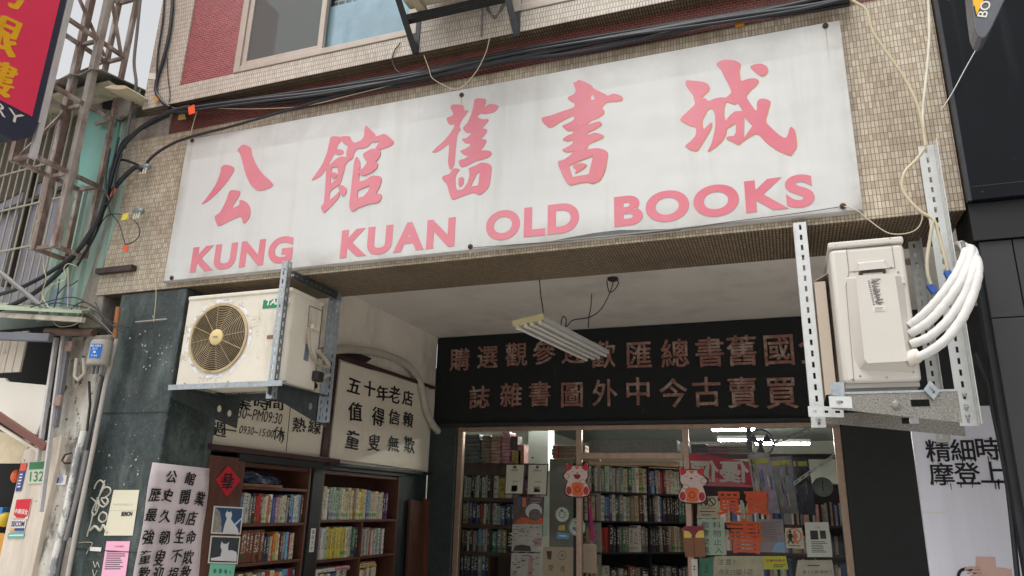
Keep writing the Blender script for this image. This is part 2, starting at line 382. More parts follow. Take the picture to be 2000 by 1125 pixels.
ac_white = M('clean white enamel', sc(204, 198, 189), .4, var=.03, vs=4, dirt=[(sc(170, 158, 140), 4, .6, .85, .35, DOWN)])
ac_grille = M('tan plastic grille', sc(186, 166, 130), .5, var=.15, vs=14, dirt=[(sc(110, 84, 54), 9, .5, .7, .5, ONE)])
fan_dark = M('dark fan well', sc(20, 16, 13), .7, var=.3)
brown_iron = M('brown rusted iron', sc(128, 108, 98), .7, var=.3, vs=14, dirt=[(sc(188, 178, 170), 9, .48, .62, .75, (1, 1, .3)), (RUST, 12, .55, .68, .6, ONE)], bump=.3, bs=70)  # pale patches paint in the brightness of lit street-facing sides; rust is its own
pale_iron = M('pale worn iron', sc(196, 192, 190), .6, var=.12, vs=10, dirt=[(RUST, 10, .6, .72, .7, DOWN)])
rod_paint = M('grille rod paint', sc(172, 166, 150), .6, var=.15, vs=9, dirt=[(RUST, 14, .58, .7, .6, ONE)])
green_sheet = M('green corrugated sheet', sc(152, 176, 163), .55, var=.1, vs=4, dirt=[(sc(70, 76, 66), 5, .5, .72, .7, (2, 1, .18)), (RUST, 12, .64, .72, .5, ONE)])
teal_sheet = M('teal plastic sheet', sc(112, 168, 156), .4, var=.07, vs=3, dirt=[(sc(70, 96, 90), 3, .55, .75, .4, DOWN)])
lilac_pane = M('grey frosted pane', sc(142, 140, 152), .35, var=.1, vs=2, dirt=[(sc(96, 92, 96), 2.2, .5, .75, .5, ONE)])
dark_void = M('dark interior', sc(16, 15, 15), .9)
plaster_dirty = M('dirty white plaster', sc(206, 202, 192), .85, var=.09, vs=5, dirt=[(sc(140, 126, 108), 4, .40, .60, .8, (1, 1, .3)), (sc(52, 46, 42), 12, .585, .63, .9, ONE), (sc(84, 76, 70), 3.2, .52, .60, .8, (1, 1, .5))], bump=.45, bs=30)
beige_panel = M('beige painted panel', sc(222, 210, 194), .6, var=.05, vs=3, dirt=[(sc(160, 142, 122), 4, .46, .68, .6, DOWN), (sc(84, 72, 64), 20, .64, .68, .7, ONE)])
pvc_grey = M('grey pvc conduit', sc(128, 126, 126), .5, var=.12, vs=9, dirt=[(sc(190, 188, 184), 12, .58, .7, .6, DOWN)])
pvc_pale = M('pale conduit', sc(184, 178, 170), .5, var=.12, vs=9, dirt=[(RUST, 7, .62, .72, .6, DOWN)])
flaky_pipe = M('flaking painted pipe', sc(150, 152, 154), .7, var=.1, vs=9, dirt=[(sc(226, 224, 216), 14, .46, .52, .95, (1, 1, .6)), (RUST, 16, .66, .72, .6, ONE)])
cable_black = M('black cable sheath', sc(36, 37, 42), .45, var=.3, vs=8)
cable_grey = M('grey cable sheath', sc(112, 108, 104), .6, var=.2, vs=8)
cable_cream = M('cream cable sheath', sc(198, 186, 156), .5, var=.1, vs=8)
pipe_white = M('white wrapped pipe', sc(212, 210, 206), .6, dirt=[(sc(150, 146, 138), 9, .58, .8, .5, ONE)], var=.05, vs=12, bump=.35, bs=26)
orange_tag = M('orange tag', sc(238, 92, 40), .55, var=.05)
yellow_tag = M('yellow tag', sc(226, 214, 84), .55, var=.05)
paper_white = M('white paper', sc(226, 222, 214), .8, var=.03, vs=4)
paper_cream = M('cream paper', sc(222, 216, 192), .8, var=.04, vs=5, dirt=[(sc(160, 146, 112), 6, .6, .8, .4, ONE)])
paper_lilac = M('pale lilac paper', sc(226, 212, 216), .8, var=.02, vs=3)
paper_pink = M('pink paper', sc(240, 176, 202), .8, var=.03, vs=4)
paper_red = M('red paper', sc(196, 26, 48), .6, var=.06, vs=6)
paper_mint = M('mint paper', sc(130, 208, 182), .8, var=.04)
board_cream = M('cream lettering board', sc(226, 218, 200), .7, var=.05, vs=3, dirt=[(sc(140, 124, 96), 3, .56, .8, .4, ONE)])
ink = M('black ink', sc(24, 22, 24), .6)
ink_grey = M('grey ink', sc(92, 88, 88), .7)
ink_red = M('red ink', sc(176, 50, 48), .6)
wood_red = M('red brown wood', sc(92, 54, 42), .55, var=.22, vs=3, stretch=(6, 6, .8), dirt=[(sc(60, 32, 24), 3, .5, .75, .5, (5, 5, .4))])
wood_dark = M('dark brown wood', sc(74, 40, 30), .6, var=.25, vs=4, stretch=(1, .6, 5))
shelf_black = M('black shelf iron', sc(30, 32, 34), .6, var=.3, vs=20, dirt=[(sc(90, 92, 90), 26, .66, .72, .6, ONE)])
dark_panel = M('dark glossy cladding', sc(15, 18, 22), .22, var=.2, vs=2, spec=.16, dirt=[(sc(52, 54, 58), 3, .56, .75, .35, (3, 1, .15)), (sc(70, 72, 74), 30, .68, .72, .3, ONE)])
grey_panel = M('charcoal cladding', sc(48, 48, 50), .6, var=.06, vs=2, dirt=[(sc(84, 84, 86), 9, .62, .74, .3, ONE)])
pale_road = M('pale_road', (.40, .39, .37), .9, var=.3, vs=40, bump=.3, bs=200)  # colour raised so the unseen road bounces light up into the arcade
floor_tile = tile_mat('arcade floor tile', sc(206, 200, 190), sc(196, 190, 180), sc(140, 132, 124), .3, .3, .006, 0, horiz=True)
glass_clear = glass_mat('storefront glass', (.93, .95, .94), .5)
glass_screen = glass_mat('screened window glass', (.42, .45, .44), .8, .04, .72, sc(112, 116, 114))
glass_frost = glass_mat('frosted blue glass', (.86, .93, .96), 1.3, .03)

# ------------------------------------------------------------------ the ground
tag(MB().box(-40, 40, -40, -.62, -.3, 0).build('road', pale_road), kind='structure')
tag(MB().box(-40, 40, -.60, 40, -.3, .13).build('pavement', floor_tile), kind='structure')

# ------------------------------------------------------------------ the shop building
B = thing('shop_building', 'old tiled building with a bookshop behind its street arcade', 'building', (-1.9, 0, 0))
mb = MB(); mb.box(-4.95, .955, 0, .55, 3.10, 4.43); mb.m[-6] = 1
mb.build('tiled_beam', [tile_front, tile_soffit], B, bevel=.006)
MB().box(-4.5, .955, .02, .5, 4.43, 4.64).build('brick_band', brick_dark, B)
MB().box(-4.95, -4.5, .004, .5, 4.43, 4.64).build('corner_patch', concrete, B)
mb = MB()
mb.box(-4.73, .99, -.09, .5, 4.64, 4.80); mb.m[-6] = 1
mb.box(-4.73, -4.37, -.09, .5, 4.80, 7.2)
mb.box(-2.23, -1.50, -.09, .5, 4.80, 7.2)
mb.box(.45, .99, -.09, .5, 4.80, 7.2)
mb.box(-3.83, -2.23, -.088, .5, 6.6, 7.2); mb.box(-1.50, .45, -.088, .5, 6.6, 7.2)
mb.build('upper_wall', [tile_upper, tile_soffit], B, bevel=.006)
MB().box(-4.37, -3.83, -.075, .5, 4.80, 7.2).build('brick_panel', brick_red, B)
def window(x0, x1, z0, z1, split, m_l, m_r):
    fr = MB()
    y0, y1 = -.10, .0
    for a, b, c_, e in ((x0, x0 + .055, z0, z1), (x1 - .055, x1, z0, z1)): fr.box(a, b, y0, y1, c_, e)
    fr.box(x0 + .055, x1 - .055, y0 + .002, y1, z0, z0 + .05); fr.box(x0 + .055, x1 - .055, y0 + .002, y1, z1 - .05, z1)
    o = fr.build('window', alu_beige, B, bevel=.004)
    s_ = MB(); zz0, zz1 = z0 + .05, z1 - .05
    for a, b, y in ((x0 + .056, split + .03, -.085), (split - .03, x1 - .056, -.045)):
        s_.box(a, a + .045, y, y + .035, zz0, zz1); s_.box(b - .045, b, y, y + .035, zz0, zz1)
        s_.box(a + .045, b - .045, y + .002, y + .033, zz0, zz0 + .045); s_.box(a + .045, b - .045, y + .002, y + .033, zz1 - .045, zz1)
    s_.build('sash', alu_beige, o, bevel=.003)
    MB().box(x0 + .1, split - .015, -.072, -.066, zz0 + .045, zz1 - .045).build('pane', m_l, o)
    MB().box(split + .015, x1 - .1, -.032, -.026, zz0 + .045, zz1 - .045).build('pane', m_r, o)
    if m_r is glass_frost:  # film, bars and backing are added to imitate the reflected facade
        zf = zz0 + .42; MB().box(split + .016, x1 - .101, -.0255, -.0245, zz0 + .046, zf).build('reflection_film', M('painted reflection film', sc(176, 183, 186), .4, var=.14, vs=3, dirt=[(sc(208, 220, 224), 2.2, .45, .7, .7, ONE), (sc(120, 140, 152), 5, .55, .75, .5, (1, 1, .3))]), o)
        m = MB()
        for i in range(12): m.box(split + .03 + i * .062, split + .040 + i * .062, .05, .06, zz0, zz1)
        for z in (zf + .02, zf + .10, zf + .5): m.box(split, x1 - .06, .048, .049, z, z + .012)
        m.build('reflection_bars', paper_white, o)
        MB().box(split, x1 - .06, .12, .13, zz0, zz1).build('reflection_backing', M('painted reflection backing', sc(150, 168, 172), .7, var=.3, vs=3, stretch=(2, 1, 1)), o)
    MB().box(x0 - .2, x1 + .2, .7, .72, z0 - .1, z1 + .1).build('blind', M('room behind', sc(96, 104, 104), .8, var=.3, vs=2, stretch=(9, 1, .3)), o)
window(-3.83, -2.232, 4.80, 6.6, -3.06, glass_screen, glass_frost)
window(-1.50, .45, 4.80, 6.6, -.55, glass_screen, glass_screen)
# pillars, side walls, ceiling of the arcade
MB().box(-4.70, -4.06, .015, .50, .13, 3.10).build('pillar', green_stone, B, bevel=.012)
pl = MB(); pl.box(-4.70, -4.058, .008, .012, 2.185, 2.191).box(-4.70, -4.058, .008, .012, 1.25, 1.256)
pl.build('stone_joint', dark_stone, B)
MB().box(-4.30, -4.08, .50, 4.25, 1.97, 3.66).build('side_wall', cream_wall, B)
MB().box(-4.75, -4.42, .50, 4.25, .13, 3.66).build('back_lining', wood_dark, B)
MB().box(-4.30, -4.09, 3.52, 4.178, .13, 1.968).build('wall_base', dark_stone, B)
MB().box(-4.75, 7, .55, 4.6, 3.66, 3.8).build('arcade_ceiling', ceil_paint, B)
MB().box(-4.08, -3.72, 4.18, 4.45, .13, 2.53).build('shopfront_pier', dark_stone, B, bevel=.01)
MB().box(-4.08, 3.2, 4.26, 4.40, 2.53, 3.66).build('fascia_wall', black_paint, B)
MB().box(.54, 3.2, 4.2, 4.45, .13, 2.53).build('shopfront_pier', black_stone, B, bevel=.01)
# storefront frame, door opening in the middle
YG = 4.22
fr = MB()
def fbar(u0, v0, u1, v1, d_=.05, y=YG):
    a, b = PY(u0, v0, y), PY(u1, v1, y); fr.box(a.x, b.x, y, y + d_, a.z, b.z)
zt = 2.52; zb = zt - .05
fr.box(-3.72, .54, YG - .01, YG + .06, zb, zt)
mx = [PY(1131, 1000, YG).x, PY(1345, 1000, YG).x]
for x in mx: fr.box(x - .032, x + .032, YG - .012, YG + .055, .13, zb)
fr.box(-3.72, -3.65, YG - .008, YG + .06, .13, zb); fr.box(.47, .54, YG - .008, YG + .06, .13, zb)
ztr = PY(1240, 891, YG).z
fr.box(mx[0] + .032, mx[1] - .032, YG - .009, YG + .05, ztr - .03, ztr + .04)
sf = fr.build('storefront', alu_brown, B, bevel=.006)
MB().box(-3.65, mx[0] - .032, YG + .02, YG + .026, .13, zb).build('pane', glass_clear, sf)
MB().box(mx[1] + .032, .47, YG + .02, YG + .026, .13, zb).build('pane', glass_clear, sf)
MB().box(mx[0] + .032, mx[1] - .032, YG + .02, YG + .026, ztr + .04, zb).build('pane', glass_clear, sf)
MB().box(-4.05, .60, 4.16, 4.22, 2.525, 2.56).build('drip_rail', steel_black, B)
# the shop's own room
room = M('shop room paint', sc(150, 150, 140), .85, var=.08, vs=2)
rm = MB()
rm.box(-4.9, -4.78, 4.46, 14, .13, 3.2); rm.box(2.3, 2.42, 4.46, 14, .13, 3.2); rm.box(-4.9, 2.42, 14, 14.1, .13, 3.2)
rm.build('room_wall', room, B)
MB().box(-4.9, 2.42, 4.42, 14.1, 3.2, 3.3).build('room_ceiling', M('shop ceiling', sc(96, 102, 98), .7, var=.1, vs=2), B)

# ------------------------------------------------------------------ the main sign
YS = -.035
sx0, sx1 = PY(366, 273, YS).x, PY(1640.5, 40, YS).x
sz0, sz1 = PY(1691, 412, YS).z, PY(366, 273, YS).z
SG = thing('shop_sign', 'long white board with pink Chinese characters over KUNG KUAN OLD BOOKS', 'sign', ((sx0 + sx1) / 2, YS, sz0))
MB().box(sx0, sx1, YS, -.002, sz0, sz1).build('board', white_sign, SG, bevel=.004)
tr_ = MB(); tr_.box(sx0 + .002, sx1 - .002, YS - .004, YS - .0005, sz0 + .001, sz0 + .012)
tr_.build('edge_trim', M('worn sign edge', sc(138, 134, 128), .5, metal=.3), SG)
CH = [
 ((380, 260, 5.622), [
  [[(290,375),(325,345),(395,355),(430,375),(438,400),(415,450),(360,530),(290,615),(210,695),(150,745),(68,790),(120,725),(190,630),(240,550),(275,460),(287,410)]],
  [[(463,187),(528,118),(612,152),(625,180),(632,240),(665,325),(720,415),(780,480),(840,530),(868,570),(830,600),(770,622),(710,636),(670,618),(620,575),(575,490),(545,400),(515,280),(497,218)]],
  [[(385,622),(490,630),(503,650),(490,690),(450,750),(402,828),(495,790),(490,735),(530,735),(580,765),(610,815),(615,870),(600,930),(570,970),(534,998),(510,905),(400,955),(260,1027),(235,985),(218,925),(225,905),(275,875),(310,815),(350,730)]]]),
 ((600, 230, 5.622), [
  [[(255,202),(370,205),(375,255),(340,290),(325,340),(300,395),(260,470),(215,540),(190,590),(150,640),(100,670),(38,692),(90,620),(160,520),(215,390),(240,280)]],
  [[(360,203),(460,200),(480,220),(482,245),(515,270),(500,300),(440,300),(425,300),(380,258)]],
  [[(315,345),(390,350),(402,375),(390,395),(340,408),(320,395),(295,395)]],
  [[(450,300),(500,280),(560,262),(600,240),(625,195),(628,120),(645,80),(690,125),(748,180),(745,210),(715,250),(690,290),(650,325),(600,337),(560,335),(525,360),(512,400),(500,440),(475,470),(440,440),(425,420),(430,370)]],
  [[(735,205),(790,195),(835,175),(870,185),(950,255),(945,285),(900,315),(810,345),(760,348),(745,335),(780,285),(800,255),(770,262),(700,270)]],
  [[(240,520),(300,460),(375,420),(430,432),(480,440),(440,485),(418,510),(405,580),(385,640),(372,700),(350,735),(300,765),(255,800),(245,830),(237,905),(300,860),(350,805),(360,830),(340,880),(280,950),(225,1005),(185,1045),(155,1010),(150,970),(180,945),(190,850),(200,720),(205,600),(200,540)], [(270,545),(335,535),(335,650),(255,730),(260,610)]],
  [[(255,600),(310,600),(330,620),(322,645),(285,672),(265,645)]],
  [[(355,735),(400,745),(430,775),(432,810),(400,862),(370,845),(355,800),(340,770)]],
  [[(540,420),(560,445),(578,485),(580,545),(570,580),(565,705),(640,680),(710,632),(800,640),(818,670),(800,740),(750,835),(810,835),(820,860),(800,910),(760,935),(690,940),(620,965),(550,990),(510,1025),(475,1015),(458,970),(465,900),(480,780),(500,600),(515,470)], [(555,795),(685,740),(670,800),(620,860),(547,885)]],
  [[(605,400),(660,362),(720,335),(800,350),(805,400),(780,445),(745,480),(775,500),(770,540),(720,590),(660,620),(610,635),(572,612),(565,580),(610,555),(650,500),(655,465),(630,445)]]]),
 ((830, 180, 5.1125), [
  [[(260,130),(300,120),(385,128),(390,185),(435,180),(410,225),(370,270),(350,320),(345,355),(360,375),(335,400),(320,440),(310,530),(300,640),(298,700),(280,755),(255,778),(238,750),(228,690),(238,590),(240,510),(200,545),(150,580),(110,600),(63,602),(120,545),(180,495),(240,425),(290,350),(295,320),(255,325),(230,310),(214,270),(220,250),(275,235),(280,200),(255,165)]],
  [[(490,75),(520,60),(600,65),(610,85),(600,130),(580,165),(640,115),(720,125),(738,145),(710,185),(660,208),(600,218),(550,212),(515,250),(555,260),(565,270),(630,265),(635,285),(600,325),(570,360),(615,368),(622,390),(590,435),(555,468),(605,470),(615,490),(590,540),(548,582),(620,580),(660,590),(668,615),(640,650),(580,670),(500,690),(430,730),(375,750),(345,735),(333,680),(400,665),(440,628),(395,628),(370,610),(347,585),(400,565),(445,540),(455,508),(400,510),(362,465),(410,460),(450,430),(460,400),(420,408),(390,385),(375,355),(420,310),(450,250),(475,180),(490,110)], [(425,340),(460,318),(450,335)]],
  [[(430,760),(500,735),(560,700),(630,710),(665,735),(665,770),(655,860),(640,940),(600,990),(545,1030),(505,1010),(480,1000),(380,1035),(275,1078),(255,1050),(240,1000),(215,910),(190,890),(168,860),(180,835),(240,820),(260,790),(295,755),(350,768),(325,800),(300,840),(310,980),(380,970),(420,910),(440,850),(445,800)], [(455,942),(520,810),(548,800),(530,930)]],
  [[(335,855),(370,845),(390,860),(385,910),(350,948),(333,925)]]]),
 ((1040, 140, 4.889), [
  [[(385,105),(420,98),(440,73),(560,125),(580,160),(700,215),(715,232),(775,205),(850,230),(863,255),(840,280),(715,285),(680,310),(660,345),(685,370),(680,400),(630,435),(545,470),(510,510),(450,535),(385,560),(330,565),(275,515),(330,495),(395,460),(400,410),(290,460),(165,540),(100,490),(78,440),(180,415),(290,375),(400,340),(400,295),(360,280),(328,245),(395,215),(412,190),(405,150)], [(555,220),(580,212),(595,265),(550,272)]],
  [[(390,562),(450,535),(540,500),(640,470),(660,490),(655,510),(590,550),(520,580),(525,605),(600,578),(680,605),(670,630),(600,660),(530,690),(515,740),(450,760),(385,755),(320,770),(275,745),(330,720),(385,685),(385,645),(330,665),(280,645),(330,610),(385,590)]],
  [[(385,765),(450,755),(540,738),(620,727),(690,745),(720,770),(710,820),(700,900),(680,970),(640,1040),(570,1070),(520,1050),(430,1065),(345,1088),(290,1000),(232,855),(300,840),(355,800)], [(345,895),(420,860),(580,800),(535,978),(380,1005)]],
  [[(378,900),(410,880),(470,870),(520,885),(500,910),(450,945),(400,972),(420,940)]]]),
 ((1310, 100, 5.115), [
  [[(148,300),(165,288),(230,295),(330,305),(375,330),(390,375),(340,430),(290,470),(345,465),(375,500),(440,470),(500,460),(555,462),(610,410),(585,350),(540,260),(500,180),(452,130),(480,100),(540,85),(640,90),(690,115),(695,150),(680,190),(690,260),(700,300),(770,275),(840,268),(880,288),(850,345),(800,380),(760,430),(750,450),(790,520),(860,610),(860,500),(900,470),(970,480),(995,500),(975,580),(940,700),(1000,760),(1080,835),(1140,870),(1165,850),(1190,760),(1210,755),(1240,790),(1255,900),(1255,960),(1200,1040),(1180,1040),(1060,990),(960,920),(860,810),(740,880),(670,938),(620,905),(555,880),(560,850),(645,845),(655,710),(600,745),(555,770),(548,830),(510,900),(440,960),(360,1010),(405,930),(430,830),(445,760),(445,650),(425,580),(380,565),(340,630),(310,690),(320,790),(410,700),(405,760),(350,860),(300,940),(260,1000),(190,985),(135,945),(200,900),(250,840),(255,755),(180,740),(90,690),(110,655),(180,590),(245,530),(232,480),(225,440),(180,380),(150,340)],
   [(560,505),(640,530),(665,510),(720,595),(640,600),(590,640),(545,700),(530,640),(530,560),(545,510)], [(730,650),(815,745),(740,855),(725,850)]],
  [[(785,150),(850,125),(910,122),(960,150),(970,200),(940,235),(905,250),(850,215)]]]),
]
for ci, ((ox, oz, k), strokes) in enumerate(CH):
    mb = MB(); pe = MB()
    for si, loops in enumerate(strokes):
        y = YS - .0022 - .0005 * si
        w3 = [[PY(ox + a / k, oz + b / k, y) for a, b in (lp if i else smoothloop(lp))] for i, lp in enumerate(loops)]
        vs, fs = outline([[(p.x, p.z) for p in lp] for lp in w3])
        cx, cz = sum(p[0] for p in vs) / len(vs), sum(p[1] for p in vs) / len(vs)
        n = len(vs); ed = {}
        for q in fs:
            for i in range(len(q)): ed[(q[i], q[(i + 1) % len(q)])] = 1
        sd_ = [(a, b) for (a, b) in ed if (b, a) not in ed]
        mb.add([(a, y, b) for a, b in vs] + [(a, YS - .0006, b) for a, b in vs], [q for q in fs] + [(a, b, b + n, a + n) for a, b in sd_])
        if ci >= 3:   # lifting film shows its dried adhesive along the lower right edges
            pe.add([(a + .004, YS - .0014 - .0002 * si, b - .005) for a, b in vs], [q for q in fs])
    ch = mb.build('character', pink_film, SG)
    if pe.v: pe.build('adhesive', peel_edge, ch)
def word(t, bl, br, tl, sp=1.12, sh=0):
    a, b, c_ = PY(*bl, YS - .0022), PY(*br, YS - .0022), PY(*tl, YS - .0022)
    let = MB(); let.text(t, (a.x, YS - .0008, a.z), X_, Z_, b.x - a.x, c_.z - a.z, bold=.045, thick=.0016, sp=sp, shear=sh); let.build('lettering', pink_film, SG)
word('KUNG', (370, 533), (569, 510), (377, 483), 1.16)
word('KUAN', (663, 505), (887, 481), (668, 450), 1.2)
word('OLD', (948, 472), (1131, 447), (953, 414), 1.13)
word('BOOKS', (1200, 444), (1593, 402), (1203, 384), 1.16)
bolt_m = M('rusty bolt', sc(70, 52, 46), .6, metal=.4, var=.3, vs=40)
for u, v in ((376, 275), (336, 543), (902, 186), (919, 482), (1612, 51), (1646, 403)):
    p = PY(u, v, YS); MB().lathe(p, (0, -1, 0), [(0, .016), (.008, .016), (.014, .008)], 12).build('bolt', bolt_m, SG, smooth=50)

streak = M('bolt rust run', sc(186, 172, 156), .6, var=.15, vs=30)
for u, v, L in ((376, 275, .26), (902, 186, .17), (919, 482, .05), (1612, 51, .2), (1646, 403, .03)):
    p = PY(u, v, YS - .0006) + V((0, 0, -.012)); wd = random.uniform(.003, .006)
    MB().prism([p + V((-wd, 0, 0)), p + V((wd, 0, 0)), p + V((wd * .7, 0, -L * .5)), p + V((.0008, 0, -L)), p + V((-.0008, 0, -L)), p + V((-wd * .5, 0, -L * .6))], (0, .0004, 0)).build('rust_run', streak, SG)
MB().prism([PY(u, v, YS - .003) for u, v in ((1060, 474), (1110, 464), (1160, 455), (1210, 449), (1255, 449), (1330, 446), (1330, 450), (1250, 458), (1180, 463))], (0, .002, 0)).build('painted_gap', M('painted gap shade', sc(92, 92, 94), .6, var=.2), SG)  # dark sliver paints the shade of the gap where the edge has sprung

# ------------------------------------------------------------------ black fascia board with cut characters
YF = 4.235
FA = thing('fascia_sign', 'black fascia board with two rows of weathered red-brown cut characters', 'sign', (-1.7, YF, 2.57))
MB().box(-4.06, .62, YF, 4.258, 2.565, 3.655).build('board', M('black board', sc(16, 21, 24), .75, var=.25, vs=7, dirt=[(sc(58, 64, 66), 7, .62, .74, .4, (1, 1, .4))]), FA)
cut = M('weathered cut lettering', sc(146, 104, 92), .8, var=.3, vs=16, dirt=[(sc(178, 160, 148), 7, .50, .60, .85, ONE), (sc(36, 34, 34), 30, .6, .66, .8, ONE)])
row1 = [('購', 898, 702), ('選', 952, 697), ('觀', 1008, 692), ('參', 1062, 688), ('迎', 1120, 685), ('歡', 1177, 692), ('匯', 1247, 693), ('總', 1318, 690), ('書', 1386, 687), ('舊', 1449, 684), ('國', 1521, 682), ('全', 1594, 678)]
row2 = [('誌', 936, 776), ('雜', 998, 771), ('書', 1054, 769), ('圖', 1117, 770), ('外', 1181, 767), ('中', 1246, 764), ('今', 1315, 767), ('古', 1380, 765), ('賣', 1450, 766), ('買', 1526, 766)]
for row in (row1, row2):
    for i, (ch, u, v) in enumerate(row):
        p = PY(u, v, YF - .01); hh = .282 + .0068 * i
        lt = MB(); lt.glyph(ch, p + V((0, .009, 0)), X_, Z_, hh * 1.06, bold=.011, thick=.012, w=hh); lt.build('character', cut, FA)

# ------------------------------------------------------------------ cables along the facade
def cable(pts, r_, mat, label, name='cable', k=5, n=7, cat='cable', group=None):
    o = MB().tube(spline(pts, k), r_, n).build(name, mat, smooth=60)
    return tag(o, label, cat, group)
def pp(Y, *uv): return [PY(u, v, Y) for u, v in uv]
main = [(318, 196), (345, 212), (420, 203), (520, 190), (620, 176), (720, 159), (840, 139), (1000, 105), (1200, 70), (1400, 36), (1560, 10), (1660, -10)]
for i, (dv, r_, Y, lab) in enumerate(((-4, .016, -.03, 'thick black cable, topmost of the bundle along the red brick band'),
        (4, .015, -.055, 'thick black cable lying second from the top in the facade bundle'),
        (11, .019, -.075, 'thickest black cable in the middle of the facade bundle'),
        (17, .012, -.04, 'thin black cable under the thickest cable of the facade bundle'),
        (9, .010, -.10, 'thin black cable twisted round the front of the facade bundle'))):
    pts = [(u, v + dv * (.6 + .4 * math.sin(u / 150 + i)) + random.uniform(-1.5, 1.5)) for u, v in main]
    cable(pp(Y, *pts), r_, cable_black, lab, group='black cables along the brick band')
cable(pp(-.07, (845, 142), (1000, 118), (1120, 104), (1250, 78), (1400, 42), (1530, 14), (1640, -12)), .016, cable_black, 'single black cable drooping below the bundle toward the right end', group='black cables along the brick band')
cable(pp(-.06, (272, 338), (300, 304), (345, 277), (400, 260), (455, 246), (580, 210), (680, 180), (770, 160), (860, 140)), .011, cable_black, 'black cable crossing the upper left corner of the white sign')
cable(pp(-.08, (-20, 612), (40, 588), (90, 555), (140, 505), (185, 440), (222, 370), (262, 328), (278, 332)), .019, cable_black, 'thick black cable sweeping from the awning up to the upper splitter')
cable(pp(-.10, (-20, 580), (40, 562), (100, 530), (150, 492), (186, 440), (210, 375), (232, 300), (262, 262), (300, 234), (345, 215), (372, 209)), .017, cable_black, 'thick black cable rising from the awning to the orange tag')
cable(pp(-.07, (170, 478), (205, 400), (222, 330), (238, 280), (270, 256), (330, 226)), .010, cable_black, 'thin black cable beside the thick one at the building corner')
cable(pp(-.05, (150, 520), (190, 450), (212, 372), (216, 330), (236, 312), (270, 322)), .010, cable_black, 'thin black cable bending into the upper splitter from the left')
cable(pp(-.11, (337, -20), (336, 20), (330, 70), (318, 120), (307, 155), (305, 180), (318, 200), (332, 210)), .014, cable_black, 'thick black cable hanging down the corner tiles from above')
cable(pp(-.105, (322, -20), (318, 40), (309, 100), (306, 150), (308, 185), (325, 204)), .008, cable_black, 'thin black cable left of the thick one on the corner tiles')
cable(pp(-.10, (326, 110), (328, 150), (332, 185), (330, 200)), .004, cable_black, 'fine black wire right of the cables on the corner tiles')
cable(pp(-.06, (275, -10), (268, 60), (262, 120), (266, 160), (262, 185), (252, 240), (244, 290)), .013, cable_grey, 'grey cable clipped to the rear iron upright of the lattice')
cable(pp(-.05, (372, 265), (378, 240), (386, 215), (396, 208), (440, 212), (520, 212), (600, 206), (700, 182), (770, 165)), .0035, cable_cream, 'thin cream cable dropping behind the sign from the orange tag')
cable(pp(-.13, (828, 108), (838, 135), (844, 152), (866, 166), (886, 174), (905, 168), (930, 140), (948, 105), (955, 80), (962, 45), (975, 30)), .003, cable_cream, 'thin cream wire looping down below the upstairs bracket')
cable(pp(-.10, (782, 84), (770, 100), (766, 118), (772, 134), (780, 142)), .004, cable_black, 'short black wire end curling below the upper window')
cable(pp(-.09, (1630, -20), (1672, 5), (1692, 20), (1704, 60), (1730, 100), (1765, 150), (1790, 200), (1802, 245), (1808, 285)), .008, cable_cream, 'cream cable slanting down the tiles right of the sign')
cable(pp(-.09, (1812, -20), (1815, 60), (1812, 120), (1808, 160), (1802, 230), (1808, 282)), .0075, M('white cable sheath', sc(214, 208, 190), .5), 'white cable hanging straight down the right edge of the tiles')
cable(pp(-.13, (1806, 290), (1790, 312), (1768, 335), (1762, 365), (1775, 390), (1800, 415), (1824, 430), (1836, 470), (1850, 520), (1853, 540)), .0085, cable_cream, 'cream cable bulging left beside the right slotted upright')
cable(pp(-.14, (1822, 432), (1816, 470), (1811, 505), (1812, 535), (1818, 556)), .009, M('greyed cream sheath', sc(190, 186, 160), .5), 'pale cable hanging between the right condenser and its upright')
cable(pp(-.05, (1648, 403), (1672, 410), (1700, 432), (1735, 455), (1770, 456), (1792, 446), (1801, 428), (1800, 416)), .003, cable_cream, 'thin wire looping from the lower right sign bolt')
cable(pp(-.042, (920, 484), (1000, 478), (1150, 466), (1300, 450), (1450, 430), (1560, 416), (1646, 403)), .0025, cable_grey, 'fine grey wire strung along the bottom edge of the sign')
cable(pp(-.03, (303, 540), (305, 575), (302, 610), (300, 628)), .003, cable_cream, 'thin cream wire hanging over the top of the green pillar')
cable(pp(-.2, (1918, 76), (1885, 135), (1858, 185), (1838, 215)), .003, M('steel stay wire', sc(170, 172, 172), .4, metal=.6), 'thin steel stay wire under the pointed yellow sign', cat='wire')
